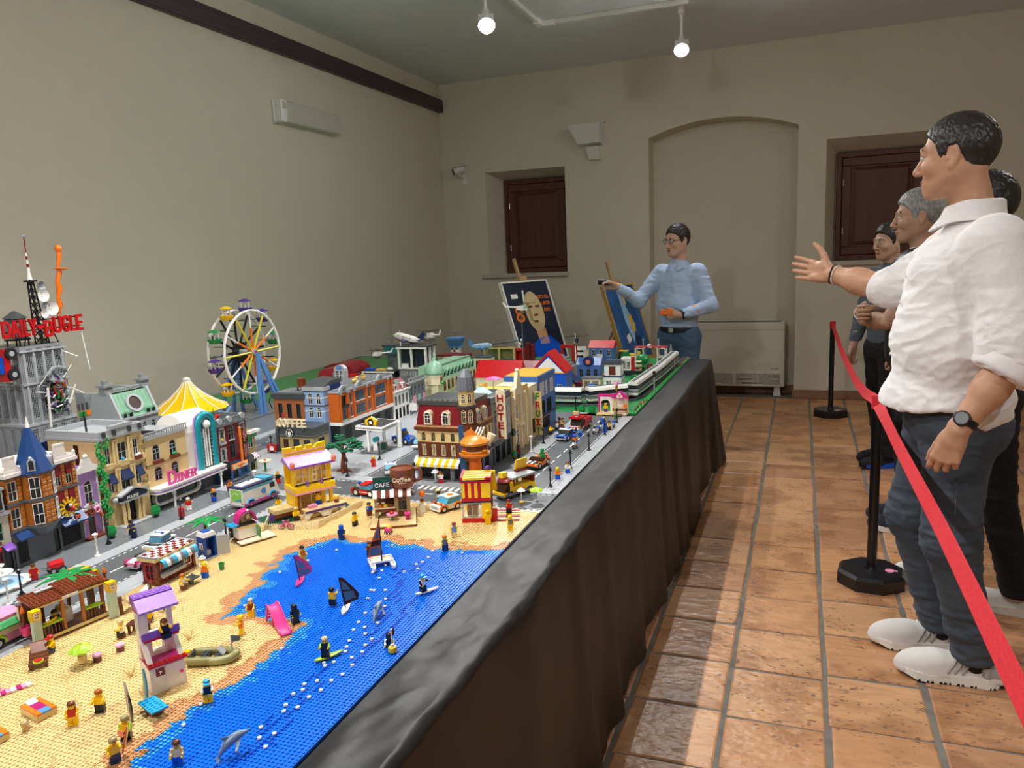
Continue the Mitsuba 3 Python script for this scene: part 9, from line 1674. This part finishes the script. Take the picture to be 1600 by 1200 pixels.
def heli(label,x,y,z,rot,body='white',tail='white',glass='azure2',sc=1.0):
 t=Thing('helicopter',label,'toy helicopter',m=tr(x,y,T+z)@rot_z(math.radians(rot))@scl(MM*sc));t.p('body',body,G().man(mf.Manifold.hull_points(np.array([(q,s*w,h_)for s in(-1,1)for q,w,h_ in((-30,12,6),(-30,12,30),(10,18,0),(10,18,34),(44,10,4),(30,12,26))],float))));t.p('cockpit',glass,G().man(mf.Manifold.hull_points(np.array([(q,s*w,h_)for s in(-1,1)for q,w,h_ in((16,17,12),(16,16,35),(46,9,6),(34,12,27))],float))));t.p('tail_boom',tail,G().cyl((-28,0,22),(-100,0,26),6,4,8));t.p('tail_fin',tail,G().hexa([(-108,-2,24),(-92,-2,24),(-92,2,24),(-108,2,24),(-124,-2,56),(-112,-2,56),(-112,2,56),(-124,2,56)]));t.p('mast','dgray',G().cyl((0,0,34),(0,0,46),4,n=8));[t.p('rotor_blade','black',G().box(4,92,-4,4,45,47),m=rot_z(k*PI/2+.35))for k in range(4)]
 for s in(-1,1):t.p('skid','dgray',G().cyl((-30,s*18,-14),(36,s*18,-14),2,n=6).cyl((-14,s*16,-14),(-14,s*10,4),1.6,n=5).cyl((18,s*16,-14),(18,s*10,4),1.6,n=5))
 return t
heli('white and blue toy helicopter right of the passenger jet',-2.115,4.20,.262,150,'white','white','navy3');h2=heli('white toy helicopter on a thin stand in front of the left easel',-1.550,4.30,.415,12,'white','white','tealite',.92);h3=heli('white and red toy helicopter on a red stand behind the grey stronghold',-1.250,4.42,.205,-70,'white','white','pane',.9);heli('small white toy helicopter left of the airport terminal',-2.43,4.10,.165,200,'white','white','white',.8)
for lab,x,y,z in(('thin clear toy stand under the white helicopter before the left easel',-1.550,4.30,.400),('red toy stand under the white and red helicopter',-1.250,4.42,.190),('grey toy stand under the passenger jet',-2.200,4.195,.243),('grey toy stand under the blue helicopter at the airport',-2.115,4.20,.246),('grey toy stand under the small helicopter left of the terminal',-2.43,4.10,.152)):one('display_stand',lab,'toy stand','red' if 'red toy' in lab else 'gray',G().cyl((0,0,0),(0,0,z*1000),4 if 'red' in lab else 3,n=8).box(-24,24,-24,24,0,4),at=(x,y,T+.0012),sc=MM)
def ctower(label,x,y,h,base,glass,chk=False):
 t=toy('control_tower',label,'toy control tower',x,y,z=.0004);t.p('shaft',base,G().box(-26,26,-26,26,0,h));
 if chk:[t.p('check','dred',G().box(-24+16*i,-8+16*i,-27,-25.5,h-52+16*j,h-36+16*j))for i in range(3)for j in range(3)if(i+j)%2==0]
 t.p('cab',glass,G().hexa([(-34,-34,h),(34,-34,h),(34,34,h),(-34,34,h),(-46,-46,h+52),(46,-46,h+52),(46,46,h+52),(-46,46,h+52)]));t.p('cab_roof','slate' if not chk else 'mblue2',G().box(-50,50,-50,50,h+52,h+62));t.p('cab_floor','mblue2' if chk else 'slate',G().box(-38,38,-38,38,h-6,h+4));t.p('antenna','gray',G().cyl((0,0,h+62),(0,0,h+92),5,n=8).box(-40,40,-4,4,h+92,h+97))
ctower('teal glazed toy control tower left of the passenger jet',-2.45,4.32,150,'gray','teal3');ctower('blue glazed toy control tower on a red and white checked shaft',-2.14,4.62,160,'white','tblue',True)
t=far('cream toy house with a dark red roof in front of the checked tower',-2.12,-1.945,4.30,110,136,'cream','dred',6,'flat',[(110,84,20,40,'r','dtan')],[(30,30,20,70,'r','dtan'),(74,30,20,70,'r','dtan')]);t.p('awning_roof','dred',G().hexa([(-24,-40,66),(80,-40,66),(80,0,66),(-24,0,66),(-20,-8,106),(76,-8,106),(76,0,106),(-20,0,106)]));t.p('gutter','dred',G().box(172,184,-4,114,126,142))
t=far('green shuttered low toy house right of the cream house',-1.93,-1.82,4.42,90,110,'cream','dgray',6,'flat',F2(2,110,20,26,70,'r','brown'));jet('grey and blue toy space plane on the roof of the low house',-1.960,4.64,.160,15,4,.82,'lblue','mblue2',150);one('display_stand','grey toy stand under the space plane','toy stand','gray',G().cyl((0,0,0),(0,0,142),4,n=8).box(-24,24,-24,24,0,4),at=(-1.96,4.64,T+.0012),sc=MM)
t=far('tan open toy hangar with a grey slanted roof panel',-2.02,-1.79,4.80,150,40,'dgray','gray',4,'flat',F2(2,230,6,80,30,'o','black'));[t.p('frame_post','tan',G().box(x,x+14,0,14,44,122))for x in(0,108,216)];t.p('frame_beam','tan',G().box(-2,232,-4,18,120,134));t.p('roof_panel','slate',G().hexa([(60,-20,146),(230,-20,166),(230,80,166),(60,80,146),(60,-20,152),(230,-20,172),(230,80,172),(60,80,152)]));t.p('rear_wall','olive',G().box(14,216,60,66,44,120))
t=toy('red_tower','dark red twin column toy building right of the tan hangar','toy tower',-1.76,4.84,z=.0004);t.p('booth','red',G().man(mbox(-36,24,-20,40,0,118)-mbox(-26,14,-30,20,8,104)));t.p('column','dred',G().cyl((48,10,0),(48,10,158),17,n=12));t.p('column','dred',G().cyl((82,10,0),(82,10,146),15,n=12));t.p('dish','white',G().sph((-4,0,150),11,10).cyl((-4,0,118),(-4,0,142),3,n=6).sph((6,0,176),9,8))
t=toy('red_gate','red toy doorway frame beside a white panel behind the stronghold','toy gate',-1.37,4.62,z=.0004);t.p('frame','red2',G().man(mbox(-44,44,0,20,0,170)-mbox(-28,28,-5,25,0,150)));t.p('panel','white',G().box(52,124,0,10,70,160));[t.p('slot','black',G().box(66,106,-1,0,z,z+12))for z in(92,124)];t.p('panel_post','gray',G().box(80,90,2,8,0,70))
t=toy('digger','yellow and black toy digger at the back right of the far houses','toy digger',-1.10,5.16,z=.0004);t.p('base','black',G().box(-60,80,-30,30,0,20));t.p('cab','dgray',G().box(-50,0,-24,24,20,60));t.p('roof','gold2',G().box(-56,6,-28,28,60,66));t.p('body','brightyellow',G().box(10,70,-26,26,20,44));t.p('arm','brightyellow',G().box(66,90,-6,6,30,60))
for lab,x0,x1,y,d,h,m_,rf in(('low dark toy stall with goods behind the dark blue roof',-1.79,-1.55,4.42,90,74,'dgray','lgray'),('white toy market stall behind the red gabled house',-1.55,-1.40,4.48,80,80,'white','dgray'),('dark green toy stall between the emporium and the cream house',-2.10,-1.94,4.06,90,70,'dgreen','dgray'),('cream toy stall behind the blue house with dormer',-1.10,-.99,4.62,70,60,'cream','red')):far(lab,x0,x1,y,d,h,m_,rf,6,'flat',F2(3,(x1-x0)*1000,10,30,44,'g','white'))
# ================================================================ two easels with framed pictures by the back wall
MAT['navy_paint']=lambda:two(princ('182236',.5,.3));MAT['goldframe']=lambda:two(princ('a8843c',.4,.5))
def easel(label,x,y,W,H,frame,fill,draw,group=None):
 t=Thing('easel','light wooden easel '+('with the dark blue head picture' if 'head' in label else 'with the gold framed picture'),'easel');a=math.atan2(.9,.44);base=tr(x,y,0)@rot_z(a)
 lean=math.radians(20);m=base@tr(0,0,.62)@rot_x(-lean)
 P=Thing('framed_picture',label,'picture',m=m);b=.014
 P.p('frame',frame,G().box(-b,W+b,-.012,.02,-b,0).box(-b,W+b,-.012,.02,H,H+b).box(-b,0,-.012,.02,0,H).box(W,W+b,-.012,.02,0,H));P.p('panel',fill,G().box(0,W,-.004,.015,0,H));draw(P,W,H)
 t.p('mast','pine',G().cb(W/2-.012,W/2+.012,.022,.046,-.62,H+.22,.002),m=m);t.p('tray','pine',G().cb(-.02,W+.02,-.04,.05,-b-.022,-b-.001,.002),m=m);t.p('clamp','pine',G().cb(W/2-.04,W/2+.04,-.014,.048,H+b+.001,H+b+.04,.002),m=m)
 top=lambda z:(m@np.array([W/2,.05,z,1]))[:3];c=top(H*.6)
 for dx,dy in((-.02,.44),(W+.02,.44),(W/2,.80)):
  e=(base@np.array([dx,dy,.0,1]))[:3];t.p('leg','pine',G().cyl(e+[0,0,.003],c,.011,n=8))
def draw1(P,W,H):
 f=lambda part,m_,poly,d=.008:P.p(part,m_,G().prism([(u*W,v*H)for u,v in poly],-d,-.0035,'y'))
 f('shirt','blue',[(.30,0),(.95,0),(.90,.18),(.72,.30),(.48,.28),(.30,.20)]);f('neck','nougat',[(.48,.20),(.68,.20),(.68,.40),(.46,.40)]);P.p('head','tan3',G().cyl((0,-.010,0),(0,-.004,0),1,n=24).xf(tr(.54*W,0,.62*H)@scl(.20*W,1,.26*H)));f('shade','dtan',[(.40,.52),(.46,.50),(.46,.72),(.38,.74)],.0115);[P.p('feature','rbrown',G().box(u*W,(u+.09)*W,-.0125,-.01,v*H,(v+.025)*H))for u,v in((.42,.67),(.58,.67),(.50,.56),(.47,.48))];f('trim','white',[(.34,.70),(.37,.70),(.42,.90),(.39,.90)]);f('badge','white',[(.12,.80),(.26,.80),(.26,.86),(.12,.86)])
 for k,s in enumerate(('MICHEL','ALBOR','1000')):P.p('lettering','orange',centred(textmesh(s,46,2)).xf(scl(.001*W*1.25)).xf(tr(.82*W,-.005,(.80-.085*k)*H)))
 P.p('lettering','orange',centred(textmesh('8',120,2)).xf(scl(.001)).xf(tr(.2*W,-.005,.60*H)))
def draw2(P,W,H):
 for k,(m_,poly)in enumerate((('lblue',[(.40,.98),(.62,.95),(.55,.70),(.70,.45),(.50,.20),(.40,.50)]),('tan3',[(.48,.86),(.58,.86),(.60,.74),(.50,.74)]),('white',[(.30,.20),(.42,.24),(.40,.34),(.28,.30)]),('gold2',[(.52,.60),(.64,.58),(.66,.36),(.56,.34)]),('dblue',[(.60,.30),(.75,.28),(.70,.06),(.56,.06)]))):P.p('shape',m_,G().prism([(u*W,v*H)for u,v in poly],-.007-.001*k,-.0035,'y'))
easel('dark blue picture of a plain tan head over a blue shirt with orange words',-2.02,5.62,.50,.66,'sole','navy_paint',draw1);easel('blue gold framed picture of a pale figure behind the man in blue',-1.27,5.86,.36,.60,'goldframe','blue3',draw2)
# ---------------------------------------------------------------- the other four people
def person2(label,x,y,yaw,H,skin,hair,line,top,trou,head_yaw,arms,shoes='leather',sole='sole',short=False,head=None,collar_=None,legs=.0,extra=None,girth=1.0):
 """x, y: between the feet; yaw: where the body faces; arms: {side: (elbow, wrist, along the fingers, towards the thumb)} in body axes (front, left, up)"""
 t=Thing('person',label,'person');k=H/1.75;R=frame(D2(yaw));o=np.array([x,y,0.0]);B=lambda a,b,c:o+R@(np.array([a,b,c])*k)
 hc=B(*(head or(.02,0,1.635)));HR=frame(D2(head_yaw),D2(-4));sd,L=head_sdf(hc,HR,k,neck_to=B(-.01,0,1.45));parts=[sd.mesh(.0045,1)]
 W=R[:,1];S=SDF();body=SDF().cone(B(0,0,.95),B(0,0,1.36),.10*k,.09*k,.05,W,1.3);end={}
 S.cone(B(0,0,.95),B(.012,0,1.12),.118*k*girth,.118*k*girth,.05,W,1.3).cone(B(.012,0,1.12),B(.005,0,1.30),.118*k*girth,.112*k,.05,W,1.42).cone(B(-.01,.13,1.38),B(-.01,-.13,1.38),.068*k,.068*k,.06).cone(B(0,0,1.36),B(-.005,0,1.46),.085*k,.062*k,.04)
 for s,(el,wr,fx,th)in arms.items():
  sh=B(-.01,s*.175,1.385);E,Wr=B(*el),B(*wr);X=unit(R@np.array(fx));Y=R@np.array(th);Y=unit(Y-X*(X@Y));N=np.cross(X,Y)*(1 if s<0 else-1);A=SDF().cone(E,E*.5+Wr*.5,.042*k,.042*k,.02).cone(E*.5+Wr*.5,Wr,.042*k,.027*k,.02);hand_sdf(A,Wr+X*.012,np.stack([X,Y,N],1),.95*k,curl=(.45,.55,.6,.65),thumb=(.5,.3,.3),spread=.03);parts.append(A.mesh(.004,1));body.cone(sh,E,.042*k,.04*k)
  q=.62 if short else 1.0;S.cone(sh,sh+(E-sh)*q,.066*k,.056*k,.04)
  if not short:S.cone(E,E+(Wr-E)*.84,.056*k,.042*k,.03)
  end[s]=(E,Wr,X)
 J=SDF().cone(B(0,0,.86),B(0,0,.96),.112*k,.108*k,.04,W,1.32)
 for s in(-1,1):
  hp,kn,an=B(0,s*.09,.86),B(.02+s*legs*.5,s*.095,.48),B(-.01+s*legs,s*.10,.09);J.cone(hp,kn,.098*k,.068*k,.05).cone(kn,an,.066*k,.058*k,.03);body.cone(hp,kn,.07,.05).cone(kn,an,.045,.035)
  shoe(t,(an[0],an[1]),D2(yaw-s*5),.285*k,.1*k,'slip',shoes,sole)
 S.cut(B(0,0,.915),(0,0,-1));J.cut(B(0,0,.075),(0,0,-1));t.p('',skin,join(*parts,body.mesh(.012,1)),smooth=True);face_parts(t,hc,HR,k,None,brow=hair if hair!='hair_grey' else 'hair_dark')
 t.p('hair',hair,hair_sdf(hc,HR,k,line,.010,.010,.003,3,.004,(80,90,40)),smooth=True);wr_=lambda v:.006*ridged(v-o,11,11,19,4)-.003
 t.p('top',top,displace(S.mesh(.007,1),wr_),smooth=True);t.p('trousers',trou,displace(J.mesh(.008,1),lambda v:.006*ridged(v-o,10,10,20,7)-.002),smooth=True)
 if collar_:t.p('collar',collar_,collar(B(-.004,0,1.455),frame(D2(yaw),D2(10)),k,.062,.062,.040,.8),smooth=40)
 if extra:extra(t,B,R,hc,HR,k,end)
 return t
def glasses(t,hc,HR,k):
 g=G();P=lambda x,y,z:hc+HR@(np.array([x,y,z])*k)
 for s in(-1,1):g.tube([P(.103-.006*abs(math.cos(a)),s*.033+.024*math.cos(a),.011+.018*math.sin(a))for a in np.arange(20)*PI/10],.0022,6,True).tube([P(.094,s*.058,.016),P(.05,s*.078,.016),P(-.005,s*.081,.012)],.0022,6)
 t.p('glasses','postblack',g.tube([P(.106,-.010,.015),P(.108,0,.018),P(.106,.010,.015)],.002,6),smooth=True)
def blue_extra(t,B,R,hc,HR,k,end):
 glasses(t,hc,HR,k);t.p('belt','leather',G().lathe([(.146,0),(.149,.004),(.149,.036),(.146,.04)],36).xf(tr(*B(.004,0,.905))@rot_z(D2(250))@scl(.86*k,1.10*k,1)),smooth=40);t.p('buckle','steel',G().box(-.018,.018,-.004,.003,-.016,.016).xf(tr(*B(.136,0,.925))@rot_z(D2(250+90))))
 E,Wr,X=end[1];c=Wr-unit(Wr-E)*.02;t.p('watch','leather',G().lathe([(.029,-.014),(.034,-.014),(.034,.014),(.029,.014)],20).xf(tr(*c)@aim(unit(Wr-E))),label='black wrist watch')
 b=G();[b.sph(B(.148,0,z),.005,6)for z in(1.02,1.10,1.18,1.26,1.33)];t.p('button','sole',b,kind='stuff')
 for s,m_,nm,lab in((-1,'postblack','remote_control','small dark remote held in the raised hand of the man in blue'),(1,'orange','remote_control','small orange and dark remote in the lower hand of the man in blue')):E,Wr,X=end[s];one(nm,lab,'remote control',m_,G().cb(-.05,.05,-.02,.02,-.009,.009,.004),m=tr(*(Wr+X*.10+np.array([0,-.012,.024])))@aim(X)@rot_y(PI/2))
person2('man in a light blue shirt with glasses behind the far table end',-.86,5.93,250,1.62,'skin_fair','hair_brown',LINE_SHORT,'shirt_blue','denim_mid',232,{-1:((.13,-.30,1.16),(.30,-.40,1.29),(.6,-.5,.1),(.2,.4,.8)),1:((.02,.29,1.12),(.20,.12,1.055),(.4,-.9,.0),(.3,.1,.9))},collar_='shirt_blue',extra=blue_extra,girth=1.06)
def vest_extra(t,B,R,hc,HR,k,end):
 V=SDF();W=R[:,1]
 for i in range(8):V.cone(B(.012,0,.95+.056*i),B(.012,0,.952+.056*i),.136*k,.136*k,.012,W,1.40)
 V.cone(B(-.012,.10,1.39),B(-.012,-.10,1.39),.080,.080,.05);t.p('vest','vest',V.mesh(.007,1),label='black quilted vest',smooth=True);E,Wr,X=end[-1];t.p('bracelet','steel',G().lathe([(.028,-.008),(.032,-.008),(.032,.008),(.028,.008)],18).xf(tr(*Wr)@aim(unit(Wr-E))))
 t.p('collar_stripe','sole',G().cyl(B(.10,.05,1.36),B(.07,.055,1.45),.004,n=6).cyl(B(.11,.03,1.35),B(.085,.035,1.44),.004,n=6))
person2('grey haired man in a black quilted vest with crossed arms',.545,4.22,178,1.665,'skin_olive','hair_grey',LINE_SHORT,'sole','black_cloth',182,{-1:((.15,-.23,1.13),(.27,.08,1.16),(.1,1,.1),(.1,.1,1)),1:((.15,.23,1.13),(.25,-.08,1.11),(.1,-1,.1),(.1,.1,1))},shoes='navy_cloth',short=True,extra=vest_extra)
person2('dark haired boy in a grey top behind the grey haired man',.535,5.45,212,1.54,'skin_boy','hair_brown',LINE_SHORT,'grey_cloth','black_cloth',218,{-1:((.04,-.23,1.10),(.12,-.22,.88),(.2,0,-1),(1,.2,0)),1:((.02,.23,1.10),(.08,.22,.88),(.2,0,-1),(1,-.2,0))},shoes='black_cloth',sole='blue',legs=.05)
person2('man in black clothes and white shoes behind the man in the white shirt',.70,3.40,172,1.70,'skin_fair','hair_dark',LINE_SHORT,'black_cloth','black_cloth',184,{-1:((.0,-.24,1.12),(.08,-.23,.90),(.2,0,-1),(1,.2,0)),1:((-.09,.20,1.11),(.02,.19,.90),(.4,0,-1),(1,-.2,0))},shoes='shoe_white',legs=-.12,head=(.05,0,1.60),extra=lambda t,B,R,hc,HR,k,end:glasses(t,hc,HR,k))
